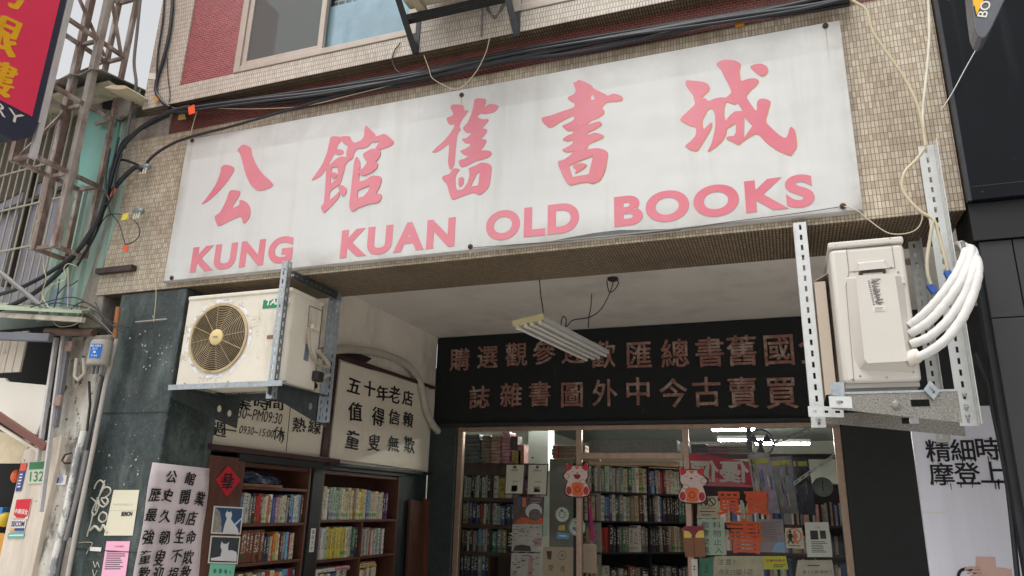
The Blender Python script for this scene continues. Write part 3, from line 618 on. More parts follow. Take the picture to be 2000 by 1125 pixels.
# tangles round the awning
for i, (pts, mt, lab) in enumerate((
    (((60, 600), (110, 585), (150, 582), (190, 606), (215, 632), (250, 642), (300, 640)), cable_black, 'thin black wire arching from the awning to the green pillar'),
    (((110, 600), (104, 625), (118, 638), (150, 632), (162, 612), (176, 600)), cable_cream, 'cream wire loop hanging off the awning end'),
    (((150, 520), (133, 515), (125, 525), (128, 545), (100, 558), (80, 590)), cable_cream, 'cream wire curl under the lowest lattice frame'),
    (((84, 470), (85, 520), (90, 545), (82, 575), (95, 600)), cable_cream, 'pale wire dangling from the lowest lattice frame'),
    (((120, 600), (150, 602), (182, 616), (208, 640), (226, 660)), cable_grey, 'grey wire running from the awning to the rusty conduit'),
    (((133, 525), (133, 560), (132, 600)), cable_cream, 'short pale wire hanging straight above the awning'),
    (((256, 425), (270, 440), (272, 460), (258, 474), (244, 478)), cable_black, 'black wire loop under the lower splitter'),
    (((212, 400), (216, 416), (232, 436), (244, 476)), cable_black, 'fine black wire crossing to the lower orange tag'),
    (((196, 440), (206, 424), (222, 418), (246, 420)), cable_black, 'black wire leading to the lower splitter'),
    (((116, 545), (112, 575), (105, 602)), cable_black, 'fine black wire falling behind the awning edge'))):
    cable(pp(-.16 if i < 6 else -.05, *pts), .004 if i else .005, mt, lab, n=5)
for i, (pts, lab) in enumerate((
    (((70, 606), (104, 592), (140, 596), (178, 604), (204, 622), (222, 640)), 'black wire on the awning edge, uppermost of the tangle'),
    (((90, 610), (130, 604), (166, 616), (196, 634), (214, 652)), 'black wire on the awning edge, second of the tangle'),
    (((136, 606), (160, 590), (186, 600), (200, 620), (232, 634), (252, 640)), 'black wire looping over the column head to the rusty pipe'),
    (((112, 575), (126, 560), (140, 556), (152, 548)), 'short black wire end under the lowest lattice frame'),
    (((186, 590), (196, 610), (216, 634), (240, 648)), 'dark wire hanging off the concrete column head'),
    (((215, 290), (208, 330), (206, 370), (214, 392)), 'black cable hanging at the right of the rear lattice upright'),
    (((232, 268), (222, 310), (212, 352), (208, 385)), 'black cable hanging beside the concrete column head'),
    (((238, 300), (226, 340), (222, 372), (212, 396), (204, 398)), 'black cable turned up at the end beside the orange sleeve tag'))):
    cable(pp(-.12, *pts), .0045 if i < 5 else .0085, cable_black, lab, n=5)
# tags and splitters
def plate(name, Y, quad, th, mat, label, cat, bevel=0, group=None):
    o = MB().prism([PY(u, v, Y) for u, v in quad], (0, th, 0)).build(name, mat, bevel=bevel); return tag(o, label, cat, group)
plate('cable_tag', -.14, ((367, 209), (379, 204), (381, 220), (369, 224)), .004, orange_tag, 'orange tag on the cable bundle above the sign corner', 'tag')
plate('cable_tag', -.07, ((240, 479), (250, 480), (249, 491), (241, 489)), .004, orange_tag, 'small orange tag hanging below the lower splitter', 'tag')
plate('cable_tag', -.12, ((221, 369), (227, 368), (218, 386), (214, 384)), .004, orange_tag, 'orange sleeve tag on the black cables beside the green sheet', 'tag')
plate('cable_tag', -.07, ((240, 418), (251, 416), (248, 428), (236, 431)), .004, yellow_tag, 'yellow tag beside the lower splitter', 'tag')
plate('cable_tag', -.12, ((300, 190), (310, 186), (311, 194), (303, 199)), .004, M('amber clip', sc(220, 150, 50), .5), 'amber clip where the corner cables turn', 'clip')
plate('cable_tag', -.04, ((349, 224), (360, 222), (363, 232), (347, 234)), .004, M('tan tag', sc(206, 176, 120), .6), 'tan label hanging under the orange tag', 'tag')
plate('wall_plate', -.094, ((291, 143), (305, 143), (303, 155), (289, 154)), .004, paper_white, 'small white plate on the corner tiles beside the cables', 'plate')
o = MB().box(*[q for q in (PY(1435, 45, -.02).x, PY(1454, 45, -.02).x)], -.03, .0, PY(1440, 50, -.03).z, PY(1440, 38, -.03).z)
tag(o.build('cable_clip', M('amber plastic clip', sc(190, 128, 60), .5), bevel=.006), 'amber plastic clip on the brick band above the sign', 'clip')
def splitter(p, label):
    t = thing('cable_splitter', label, 'splitter', p, 'cable splitters on the tiles')
    p = V(p)
    MB().ell(p + V((0, 0, .03)), .055, .03, .028, 12, 6).build('body', M('splitter metal', sc(136, 146, 146), .45, metal=.5, var=.2), t, smooth=60)
    for i in range(3):
        MB().cyl(p + V((-.025 + .025 * i, -.01, .012)), p + V((-.025 + .025 * i, -.015, -.04)), .009, 10).build('connector', M('connector metal', sc(206, 200, 180), .35, metal=.6), t, smooth=60)
splitter(PY(283, 333, -.06), 'grey cable splitter with three connectors, upper one beside the sign')
splitter(PY(270, 420, -.06), 'grey cable splitter with three connectors, lower one above the bar')
a, b = PY(186, 527, -.05), PY(257, 521, -.05)
MBb = MB().box(a.x, b.x, -.05, -.002, b.z - .022, b.z + .02); tag(MBb.build('iron_bar', M('rusted dark bar', sc(66, 50, 48), .7, var=.4, vs=20)), 'short rusty iron bar bolted to the tiles', 'bar')

# ------------------------------------------------------------------ the dark clad neighbour on the right
NB = thing('clad_building', 'charcoal clad shopfront right of the tiled building', 'building', (2.2, 0, .13))
MB().box(.975, 6, -.05, .3, 3.13, 7.2).build('upper_cladding', dark_panel, NB, bevel=.004)
MB().box(.962, 6, -.012, .3, 2.93, 3.127).build('recess_band', M('black recess', sc(14, 15, 17), .6), NB)
mb = MB()
for x0, x1 in ((.985, 1.125), (1.13, 1.65)):
    for z0, z1 in ((.13, 1.2), (1.205, 2.53), (2.535, 2.925)): mb.box(x0, x1, .004, .04, z0, z1)
mb.build('pillar_cladding', grey_panel, NB, bevel=.003)
MB().box(.958, 1.65, .041, .10, .13, 2.93).build('pillar_core', black_paint, NB)
MB().box(.958, .975, -.05, .05, 3.13, 7.2).build('edge_strip', M('dark edge trim', sc(62, 64, 68), .3, metal=.6), NB)
mb = MB()
for z in (3.20, ): mb.box(.98, 6, -.052, -.051, z, z + .004)
for x in (1.62, 2.6): mb.box(x, x + .004, -.0522, -.0512, 3.21, 7)
for i in range(9):
    for zz in (3.165, 4.3): mb.box(1.02 + i * .2, 1.028 + i * .2, -.0525, -.0505, zz, zz + .008)
mb.build('panel_joint', black_paint, NB)
# pointed projecting sign
py_ = -.9
t = thing('projecting_sign', 'grey rounded projecting sign with orange panel, tip above the dark cladding', 'sign', PY(1917, 75, py_))
def P2(*uv): return [PY(u, v, py_) for u, v in uv]
tip = [(1893, -40), (1899, 20), (1904, 55), (1910, 70), (1919, 75), (1927, 70), (1936, 55), (1962, 0), (1980, -40)]
MB().prism(P2(*tip), (0, .10, 0)).build('case', M('grey sign case', sc(92, 94, 100), .35), t, bevel=.004)
MB().prism([p + V((0, -.002, 0)) for p in P2((1897, -30), (1901, 10), (1906, 32), (1921, 0), (1935, -30))], (0, .0015, 0)).build('panel', M('orange sign face', sc(240, 178, 10), .4, var=.03), t)
MB().prism([p + V((0, -.0035, 0)) for p in P2((1901, 12), (1903, 12), (1907.5, 32), (1906, 33))], (0, .001, 0)).build('trim', ink, t)
lt = MB(); a = PY(1927, 34, py_ - .003); ux = (PY(1937, 2, py_) - PY(1927, 34, py_)).normalized(); uy = V((-ux.z, 0, ux.x))
lt.text('BOOK', a, ux, uy, .17, .036, bold=.01)
lt.build('lettering', paper_white, t)
# the big poster on the wall beyond the pillar
YP = 1.0
t = thing('wall_poster', 'large white poster with dripping black characters on the black wall at right', 'poster', (1.2, YP, .9))
MB().box(PY(1785, 880, YP).x, PY(1817, 880, YP).x + .62, YP, YP + .03, .6, 2.24).build('sheet', M('glossy poster', sc(230, 230, 240), .35, var=.08, vs=1.6, stretch=(3, 1, .25), dirt=[(sc(222, 214, 196), 4, .64, .72, .5, ONE)]), t)
lt = MB(); drip = []
for ch, u, v in (('精', 1832, 880), ('細', 1881, 879), ('時', 1929, 876), ('尚', 1975, 874), ('摩', 1839, 926), ('登', 1889, 925), ('上', 1938, 923), ('海', 1985, 920)):
    p = PY(u, v, YP - .002); lt.glyph(ch, p, X_, Z_, .135, bold=.015)
    for _ in range(4):
        x = p.x + random.uniform(-.055, .055); L = random.uniform(.012, .055); wd = random.uniform(.0016, .004); z = p.z - random.uniform(.035, .053)
        lt.prism([(x - wd, YP - .003, z), (x + wd, YP - .003, z), (x + wd * .6, YP - .003, z - L), (x - wd * .6, YP - .003, z - L)], (0, .0008, 0))
lt.build('lettering', ink, t)
pic = MB(); y = YP - .002
skin = M('printed skin tone', sc(214, 178, 166), .5, var=.08, vs=8)
def q4(*uv): return [PY(u, v, y) for u, v in uv]
MB().prism(q4((1906, 1087), (1943, 1088), (1946, 1108), (1958, 1109), (1976, 1112), (1978, 1140), (1912, 1140), (1905, 1118)), (0, .001, 0)).build('picture', skin, t)
for i in range(4):
    a, b = PY(1912 + i * 3, 1110 + i * 6, y - .0006), PY(1884 + i * 5, 1112 + i * 8, y - .0006); c_ = a.lerp(b, .55) + V((0, 0, .006))
    MB().tube([a, c_, b], [.0075, .007, .005], 8).build('printed_finger', skin, t, smooth=60)
MB().ring(PY(1890, 1128, y - .001), X_, Z_, .037, .053, (0, .001, 0), 28).build('picture', ink, t)
a, b = PY(1802, 1000, YP), PY(1848, 1003, YP); MB().box(a.x, b.x, YP - .001, YP + .001, a.z - .004, a.z + .002).build('tape', paper_white, t)
cable(pp(.12, (1905, 690), (1918, 720), (1932, 752), (1940, 800), (1956, 880), (1970, 960), (1988, 1130)), .012, cable_black, 'black drain cable running down the edge of the clad pillar')

# ------------------------------------------------------------------ the old neighbour on the left
LB = thing('old_building', 'shabby neighbour with green sheet walls, barred window and white plaster column', 'building', (-5.6, .1, .13))
def rib_sheet(name, x0, x1, y, z0, z1, mat, parent, pitch=.075, dep=.02):
    m = MB(); x = x0; prof = [(0, 0), (.35, 0), (.45, -1), (.75, -1), (.85, 0)]
    pts = []
    while x < x1:
        for a, b in prof:
            xx = x + a * pitch
            if xx < x1: pts.append((xx, y + b * dep))
        x += pitch
    pts.append((x1, y)); n = len(pts)
    m.add([(a, b, z0) for a, b in pts] + [(a, b, z1) for a, b in pts] + [(a, b + .004, z0) for a, b in pts] + [(a, b + .004, z1) for a, b in pts],
          [(i, i + 1, n + i + 1, n + i) for i in range(n - 1)] + [(2 * n + i + 1, 2 * n + i, 3 * n + i, 3 * n + i + 1) for i in range(n - 1)])
    return m.build(name, mat, parent)
rib_sheet('corrugated_wall', -5.62, -4.97, .06, 2.95, 4.98, green_sheet, LB, .15, .022)
MB().box(-16, -4.98, .42, .5, .13, 5.0).build('wall', M('grey green wall', sc(120, 130, 122), .8, var=.15, vs=4), LB)
MB().prism([PY(u, v, .02) for u, v in ((164, 206), (233, 238), (222, 300), (206, 372), (152, 360))], (0, .012, 0)).build('teal_panel', teal_sheet, LB)
MB().prism([PY(u, v, -.012) for u, v in ((188, 175), (270, 178), (276, 200), (236, 236), (165, 203))], (0, .02, 0)).build('wall_patch', M('stained grey board', sc(132, 126, 116), .85, var=.2, vs=8, dirt=[(BLACK, 7, .56, .66, .7, ONE)]), LB)
MB().prism([PY(u, v, -.016) for u, v in ((203, 190), (224, 193), (222, 216), (199, 212))], (0, .003, 0)).build('wall_opening', dark_void, LB)
# column
mb = MB(); mb.box(-5.10, -4.715, -.01, .5, .13, 2.78)
mb.build('column', plaster_dirty, LB, bevel=.015)
mb = MB(); mb.prism([PY(u, v, .01) for u, v in ((258, 262), (290, 258), (262, 330), (238, 420), (205, 545), (195, 640), (152, 640), (156, 590), (180, 520), (205, 440), (222, 370))], (0, .3, 0))
mb.build('column_head', concrete, LB, bevel=.01)
MB().prism([PY(u, v, -.004) for u, v in ((238, 345), (246, 350), (236, 400), (218, 460), (196, 540), (183, 535), (205, 460), (226, 385))], (0, .01, 0)).build('green_flashing', green_sheet, LB)
# barred window
wn = MB().prism([PY(u, v, .10) for u, v in ((-60, 390), (118, 300), (150, 330), (112, 585), (-60, 610))], (0, .02, 0)).build('window', lilac_pane, LB)
MB().prism([PY(u, v, .09) for u, v in ((-60, 275), (90, 250), (150, 205), (160, 215), (138, 330), (100, 345), (-60, 425))], (0, .02, 0)).build('window_head', M('brown window board', sc(88, 80, 68), .8, var=.3, vs=3), wn)
fr = MB()
for a, b, wdt in (((-40, 432), (128, 365), .035), ((66, 330), (10, 560), .07), ((112, 250), (92, 340), .10)): fr.bar(PY(*a, .07), PY(*b, .07), wdt, .03, (0, -1, 0))
fr.build('window_frame', M('dark window frame', sc(70, 62, 54), .6, var=.2), wn)
gr = MB()
for i in range(15):
    x = -6.75 + i * .086
    gr.cyl((x, -.01, 3.06), (x, -.01, 4.92), .0085, 6)
for a, b in (((-50, 358), (118, 312)), ((-50, 425), (128, 383)), ((-50, 502), (75, 477))): gr.cyl(PY(*a, -.022), PY(*b, -.022), .008, 6)
gr.build('window_grille', rod_paint, wn)
# roof edge
rf = MB()
for i in range(8):
    x = -6.9 + i * .24
    rf.prism([(x, -.32, 4.93), (x + .12, -.32, 4.965), (x + .24, -.32, 4.93), (x + .24, -.32, 4.92), (x + .12, -.32, 4.955), (x, -.32, 4.92)], (0, 1.4, .22))
rf.build('roof', M('grey roof sheet', sc(120, 120, 112), .7, var=.2, vs=7, dirt=[(RUST, 7, .6, .72, .6, ONE)]), LB)
MB().box(-7.2, -5.0, -.22, .42, 4.86, 4.89).build('eave_board', M('stained eave board', sc(176, 168, 146), .85, var=.15, vs=5, dirt=[(GRIME, 3, .5, .66, .8, ONE)]), LB)
MB().prism([PY(u, v, -.3) for u, v in ((203, 171), (216, 166), (244, 167), (250, 172), (230, 175))], (0, .5, .03)).build('loose_board', M('pale loose board', sc(200, 190, 160), .8, var=.1), LB)
# awning and what hangs under it
aw = MB().hexa([PY(-60, 602, -.30), PY(160, 612, -.30), PY(186, 612, .02), PY(-60, 590, .02), PY(-60, 597, -.30), PY(160, 606, -.30), PY(186, 606, .02), PY(-60, 585, .02)])
aw.build('awning', M('pale green awning sheet', sc(176, 188, 160), .6, var=.1, vs=5, dirt=[(GRIME, 5, .5, .7, .6, ONE)]), LB)
MB().bar(PY(-60, 612, -.26), PY(163, 625, -.26), .03, .035).build('awning_edge', M('stained fascia strip', sc(190, 182, 166), .7, dirt=[(GRIME, 7, .5, .68, .7, ONE)]), LB)
MB().bar(PY(-60, 655, -.2), PY(100, 660, -.2), .05, .062).build('lintel_pipe', M('dull grey steel box', sc(118, 120, 128), .5, metal=.3, var=.1), LB, bevel=.008)
MB().cyl(PY(90, 648, -.18), PY(184, 650, -.14), .028, 12).build('rusty_pipe', M('rusted pipe', sc(96, 74, 62), .75, var=.35, vs=16), LB, smooth=50)
MB().cyl(PY(-20, 515, -.25), PY(90, 605, -.12), .019, 10).build('stay_pipe', pvc_grey, LB, smooth=50)
MB().prism([PY(u, v, .05) for u, v in ((78, 590), (112, 562), (150, 562), (150, 604), (78, 604))], (0, .02, 0)).build('blue_sheet', M('blue grey sheet', sc(120, 134, 152), .6, var=.12), LB)
MB().box(-9.5, -5.1, .36, .40, .13, 3.0).build('shop_void', dark_void, LB)  # black slab stands in for the darkness inside the shop
sl = MB()
for i in range(6):
    a, b = PY(-30 + i * 15, 640, -.02), PY(-30 + i * 15 + 14.3, 640, -.02)
    sl.box(a.x, b.x - .004, -.03, -.01, PY(0, 733, -.03).z + .02, PY(0, 650, -.03).z)
sl.build('shutter_slats', beige_panel, LB, bevel=.004)
MB().prism([PY(u, v, -.05) for u, v in ((-40, 738), (8, 738), (14, 745), (90, 752), (96, 790), (70, 850), (40, 838), (-40, 790))], (0, .03, 0)).build('white_board', M('white weather board', sc(226, 220, 208), .7, var=.04, vs=3, dirt=[(GRIME, 4, .6, .75, .5, DOWN)]), LB, bevel=.006)
MB().bar(PY(-20, 800, -.22), PY(90, 874, -.10), .03, .055).build('canopy_arm', M('maroon painted arm', sc(120, 78, 68), .5, var=.12), LB, bevel=.004)
MB().bar(PY(-20, 822, -.21), PY(78, 882, -.10), .025, .02).build('canopy_trim', beige_panel, LB)
MB().prism([PY(u, v, .02) for u, v in ((-40, 830), (60, 862), (40, 905), (-40, 905))], (0, .02, 0)).build('shop_header', M('beige header', sc(206, 190, 160), .7), LB)
mb = MB(); mb.prism([PY(u, v, -.05) for u, v in ((47, 880), (84, 862), (120, 850), (112, 900), (86, 1010), (58, 1140), (-12, 1140), (14, 1020))], (0, .12, 0))
mb.build('door_jamb', beige_panel, LB, bevel=.005)
mb = MB(); mb.bar(PY(110, 660, -.10), PY(74, 900, -.10), .022, .03, (0, -1, 0))
mb.build('channel_rail', pale_iron, LB)
MB().bar(PY(134, 655, -.08), PY(106, 835, -.08), .055, .03, (0, -1, 0)).build('channel', M('grey steel channel', sc(128, 128, 134), .5, metal=.3, var=.12, dirt=[(RUST, 9, .6, .7, .6, DOWN)]), LB)
MB().bar(PY(124, 655, -.10), PY(80, 1000, -.10), .018, .03, (0, -1, 0)).build('channel_rail', pale_iron, LB)
MB().bar(PY(119, 660, -.03), PY(84, 890, -.03), .06, .02, (0, -1, 0)).build('channel_gap', dark_void, LB)
for u, v in ((134, 676), (112, 782)):
    p = PY(u, v, -.11); MB().box(p.x - .035, p.x + .035, -.115, -.09, p.z - .04, p.z + .04).build('hinge', M('rusted hinge', sc(150, 128, 116), .6, var=.2, dirt=[(RUST, 12, .5, .65, .8, ONE)]), LB, bevel=.005)
# goods in its window
for (u0, v0, u1, v1, cc, cat, lab) in ((-30, 990, 8, 1015, (70, 130, 200), 'box', 'blue carton behind the glass at the far left edge'), (-30, 1040, 10, 1090, (206, 150, 60), 'box', 'tan carton behind the glass at the far left edge'), (4, 1000, 18, 1030, (220, 190, 50), 'ball', 'yellow balloon-like ball at the far left shop window'), (-20, 1090, 4, 1140, (60, 110, 180), 'box', 'lower blue carton at the bottom left corner')):
    a, b = PY(u0, v0, .25), PY(u1, v1, .25)
    if cat == 'ball': o = MB().ell((a + b) / 2, abs(a.x - b.x) / 2, .06, abs(a.z - b.z) / 2).build('ball', M('yellow ball', sc(*cc), .4), smooth=60)
    else: o = MB().box(a.x, b.x, .22, .3, b.z, a.z).build('carton', M('carton %d' % u0 + str(v0), sc(*cc), .6, var=.2), bevel=.004)
    tag(o, lab, cat)
p = PY(31, 930, .1); tag(MB().ell(p, .035, .035, .05).build('lantern', M('orange lantern', sc(236, 110, 60), .5, var=.1), smooth=60), 'small orange lantern beside the striped sticker', 'lantern')

# ------------------------------------------------------------------ the iron lattice and the red projecting sign it carries
LT = thing('sign_lattice', 'rusty brown iron lattice carrying the red projecting sign', 'lattice frame', (-5.23, 0, 3.43))
XL, XR = -5.34, -5.126
lit_iron = M('iron upright with painted light', sc(166, 156, 148), .65, var=.15, vs=10, dirt=[(RUST, 9, .5, .66, .7, (1, 1, .4)), (sc(104, 88, 80), 5, .52, .7, .6, (1, 1, .3))])  # base paled to put the light on its front into the colour, under rust
def lbar(a, b, nm='bar', mt=None, wd=.034): MB().bar(a, b, wd, wd, (0, 1, 0) if abs((V(b) - V(a)).normalized().y) < .9 else (0, 0, 1)).build(nm, mt or brown_iron, LT)
for x in (XL, XR):
    lbar((x, -.60, 4.02), (x, -.60, 7), 'upright', pale_iron if x == XR else brown_iron, .042)
    lbar((x, -.28, 3.42), (x, -.28, 7), 'upright', lit_iron if x == XR else None, .052)
    if x == XR: lbar((x, -.02, 3.42), (x, -.02, 7), 'upright', None, .036)
    else: lbar((x, -.02, 3.42), (x, -.02, 4.06), 'upright', None, .036); lbar((x, -.02, 4.97), (x, -.02, 7), 'upright', None, .036)
for z in (3.43, 4.04, 4.65, 5.26, 5.87):
    y0 = -.28 if z < 3.5 else -.60
    for x in (XL, XR): lbar((x, y0 + .018, z), (x, -.04 if not (x == XL and z == 4.65) else -.3, z), 'rail', None, .03)
    for y in ((-.28, -.02) if z < 3.5 else (-.60, -.28, -.02)): lbar((XL + .018, y, z + .002), (XR - .018, y, z + .002), 'cross_bar', None, .028)
for (a, b) in (((XL, -.56, 4.66), (XL, -.05, 5.24)), ((XL, -.05, 5.3), (XL, -.56, 5.84)), ((XR - .02, -.05, 5.28), (XR - .02, -.3, 5.84)), ((XL, -.56, 4.08), (XL, -.3, 4.6))): lbar(a, b, 'brace', None, .022)
RS = thing('red_sign', 'red projecting sign with yellow characters and navy foot reading ERY', 'sign', (-5.2, -1.3, 4.0))
xs0, xs1 = -5.31, -5.104
ybr = -.635
def PXs(u, v, x=-5.155): return PX(u, v, x)
pr = [PXs(*q) for q in ((147, -60), (74, 238), (63, 258), (46, 264), (0, 273), (-120, 300))]
prof = [(-.635, 7), (-.635, 4.28), (-.645, 4.19), (-.69, 4.13), (-.78, 4.075), (-1.9, 4.04), (-1.9, 7)]
MB().prism([(xs1, a, b) for a, b in prof], (-.2, 0, 0)).build('case', M('navy sign case', sc(44, 50, 70), .45, var=.08, vs=5), RS, bevel=.006)
MB().prism([(xs1 + .0, a, b) for a, b in ((-.69, 7), (-.69, 4.315), (-1.9, 4.315), (-1.9, 7))], (.004, 0, 0)).build('face', M('red sign face', sc(238, 56, 92), .4, var=.05, vs=3), RS)
MB().prism([(xs1 + .004, a, b) for a, b in ((-.633, 7), (-.633, 4.30), (-.612, 4.30), (-.612, 7))], (-.2, 0, 0)).build('edge', pale_iron, RS)
lt = MB(); xx = xs1 + .007
for ch, u, v, hh in (('銀', -2, 60, .33), ('樓', -6, 148, .29), ('坊', 20, -24, .3)):
    p = PX(u, v, xx); lt.glyph(ch, p, Y_, Z_, hh, brush=.05, shear=.1, w=hh * .9)
lt.build('lettering', M('yellow sign letters', sc(240, 180, 20), .4, var=.04), RS)
lt = MB(); a = PX(-27, 203, xx); b = PX(46, 243, xx)
lt.text('ERY', (xx - .003, b.y - .345, 4.205), Y_, Z_, .34, .085, bold=.0)
lt.build('lettering', paper_white, RS)

# ------------------------------------------------------------------ pipes, boxes, plates and stickers on the column and pillar
def pipe(pts, r_, mat, label, cat='pipe', Y=-.06, n=10, name='conduit'):
    return tag(MB().tube([PY(u, v, Y) for u, v in pts], r_, n).build(name, mat, smooth=50), label, cat)
pipe(((228, 662), (206, 750), (181, 880), (150, 1030), (128, 1150)), .016, pvc_pale, 'pale conduit running down the left edge of the green pillar')
pipe(((231, 600), (228, 622), (224, 660)), .017, M('rusty orange pipe', sc(176, 112, 60), .7, var=.25), 'short rusty pipe end at the top of the pale conduit')
pipe(((200, 735), (186, 800), (165, 890), (148, 990), (136, 1050)), .013, M('dark grey conduit', sc(84, 82, 84), .5, var=.15), 'dark grey conduit between the pale and the light conduits')
pipe(((170, 880), (160, 930), (146, 990), (128, 1055)), .015, pvc_grey, 'light grey conduit next to the flaking pipe', Y=-.075)
pipe(((128, 1052), (118, 1098), (108, 1150)), .013, M('dark grey conduit', sc(84, 82, 84), .5), 'lower dark conduit continuing below the clamp')
pipe(((165, 842), (152, 890), (133, 985), (110, 1085), (96, 1150)), .026, flaky_pipe, 'thick pipe with flaking white paint on the column', name='flaking_pipe')
pipe(((174, 745), (176, 790), (170, 842)), .009, cable_black, 'black cable dropping from the grey meter can', cat='cable', name='cable')
pipe(((150, 700), (146, 735), (152, 742), (165, 730), (164, 700)), .014, M('plastered pipe', sc(196, 190, 178), .8, dirt=[(BLACK, 9, .6, .68, .7, ONE)]), 'short crooked plastered pipe left of the meter can', name='crooked_pipe')
p = PY(191, 714, -.14)
J = thing('meter_can', 'grey round meter can with a blue label on the plaster column', 'meter box', p)
rc = .078
MB().lathe(p, Z_, [(0, rc * .96), (.006, rc), (.02, rc), (.021, rc * .97), (.17, rc * .93), (.182, rc * .8), (.185, 0)], 28).build('can', M('grey can paint', sc(166, 160, 148), .5, var=.06, vs=6, dirt=[(RUST, 8, .62, .72, .6, ONE)]), J, smooth=40)
lb = MB(); k = 10; a0, a1 = math.radians(-100), math.radians(-35)
lv = []
for j in range(k + 1):
    a = a0 + (a1 - a0) * j / k
    for z in (.04, .145): lv.append(p + V((math.cos(a) * (rc * .975 + .001), math.sin(a) * (rc * .975 + .001), z)))
lb.add(lv, [(2 * j, 2 * j + 2, 2 * j + 3, 2 * j + 1) for j in range(k)]); lb.build('label_plate', M('blue label', sc(30, 116, 204), .45, var=.04), J)
lt = MB(); am = (a0 + a1) / 2; nn = V((math.cos(am), math.sin(am), 0)); ux = V((-nn.y, nn.x, 0)); cc_ = p + nn * (rc * 1.0)
for s_, z, wd, hh in (('84-1954', .122, .075, .016), ('D-7', .100, .032, .016), ('T-44', .052, .042, .013)): lt.text(s_, cc_ + V((0, 0, z)) - ux * wd / 2, ux, Z_, wd, hh, bold=.02)
lt.disc(cc_ + V((0, 0, .084)), ux, Z_, .009, .009, nn * .001, 14)
lt.build('lettering', paper_white, J)
for dx in (-.04, .0, .045): MB().cyl(p + V((dx, .0, 0)), p + V((dx, .0, -.06)), .013, 8).build('gland', pvc_grey, J, smooth=50)
yj = -.056
def decal(name, label, cat, uvbox, mat, parts=(), y=yj, th=.002, axis='Y', group=None):
    """flat sheet fixed to a wall: uvbox = four pixel corners TL TR BR BL; parts = (kind, args, material) drawn in 0..1 coordinates"""
    PP = (lambda u, v: PY(u, v, y)) if axis == 'Y' else (lambda u, v: PX(u, v, y))
    nrm = V((0, -1, 0)) if axis == 'Y' else V((1, 0, 0))
    tl, tr, br, bl = [PP(*q) for q in uvbox]
    t = thing(name, label, cat, (bl + br) / 2, group) if parts else None
    o = MB().prism([tl, tr, br, bl], -nrm * th).build('sheet' if parts else name, mat, t)
    if not parts: return tag(o, label, cat, group)
    def at(x, z, k=1): return tl.lerp(tr, x).lerp(bl.lerp(br, x), 1 - z) + nrm * (.0008 * k)
    ux = (br - bl).normalized(); uy = (tl - bl).normalized(); W, H = (br - bl).length, (tl - bl).length
    by = {}
    for kd, ar, mt in parts:
        m = by.setdefault((mt.name, kd), (MB(), mt, kd))[0]
        if kd == 'rect': x0, z0, x1, z1 = ar[:4]; m.prism([at(x0, z0), at(x1, z0), at(x1, z1), at(x0, z1)], nrm * .0004)
        elif kd == 'poly': m.prism([at(*q) for q in ar], nrm * .0006)
        elif kd == 'lines':
            x0, z0, x1, z1, nl = ar
            for i in range(nl):
                zz = z1 - (z1 - z0) * (i + .5) / nl; h2 = (z1 - z0) / nl * .22; xe = x1 - (x1 - x0) * random.uniform(0, .3)
                m.prism([at(x0, zz - h2), at(xe, zz - h2), at(xe, zz + h2), at(x0, zz + h2)], nrm * .0003)
        elif kd == 'text':
            s_, x, z, wd, hh = ar[:5]; m.text(s_, at(x, z, 2), ux, uy, wd * W, hh * H, bold=ar[5] if len(ar) > 5 else 0, mirror=len(ar) > 6)
        elif kd == 'glyph':
            s_, x, z, hh = ar[:4]; m.glyph(s_, at(x, z, 2), ux, uy, hh * H, bold=ar[4] if len(ar) > 4 else 0, w=(ar[5] * W if len(ar) > 5 else None), shear=ar[6] if len(ar) > 6 else 0)
        elif kd == 'disc': x, z, rr = ar[:3]; m.disc(at(x, z, ar[3] if len(ar) > 3 else 1), ux, uy, rr * W, rr * W * (ar[4] if len(ar) > 4 else 1), nrm * .0005, 26)
        elif kd == 'ring': x, z, r0, r1 = ar[:4]; m.ring(at(x, z, 2), ux, uy, r0 * W, r1 * W, nrm * .0005, 28)
    for (mn, kd), (m, mt, _) in by.items(): m.build({'text': 'lettering', 'glyph': 'lettering', 'lines': 'small_print'}.get(kd, 'printing'), mt, t)
    return t
num_green = M('plate green', sc(58, 124, 84), .5); plate_pale = M('pale number plate', sc(200, 202, 180), .5, var=.05)
decal('number_plate', 'green and pale house number plate reading 132', 'number plate', ((58, 903), (95, 901), (89, 944), (54, 945)), plate_pale,
      [('rect', (0, .66, 1, 1), num_green), ('text', ('132', .10, .10, .76, .46, .01), num_green), ('lines', (.1, .76, .9, .9, 1), plate_pale)], th=.004)
blue_ink = M('blue ink', sc(48, 66, 140), .5); teal_ink = M('teal ink', sc(92, 182, 176), .5)
decal('sticker', 'narrow blue sticker with an orange head left of the number plate', 'sticker', ((41, 905), (53, 904), (41, 958), (30, 960)), M('sticker blue', sc(60, 72, 140), .5, var=.2, vs=40),
      [('rect', (0, .72, 1, 1), M('sticker orange', sc(222, 92, 60), .5)), ('lines', (.2, .1, .8, .65, 5), paper_white)])
decal('sticker', 'red shield sticker with white characters above the blue SECOM word', 'sticker', ((32, 976), (62, 974), (54, 1014), (25, 1012)), beige_panel,
      [('poly', ((.02, .2), (.25, .04), (.75, .03), (.98, .2), (.98, 1), (.02, 1)), M('shield red', sc(206, 36, 52), .4)), ('text', ('中興保全', .06, .24, .88, .28, .02), paper_white)])
decal('sticker', 'SECOM word sticker in blue over an orange and blue strip', 'sticker', ((24, 1015), (52, 1014), (47, 1038), (19, 1038)), beige_panel,
      [('text', ('SECOM', .02, .42, .9, .46, .03), blue_ink), ('rect', (.0, .04, .3, .28), M('sticker amber', sc(220, 170, 90), .5)), ('rect', (.32, .04, .98, .28), blue_ink)])
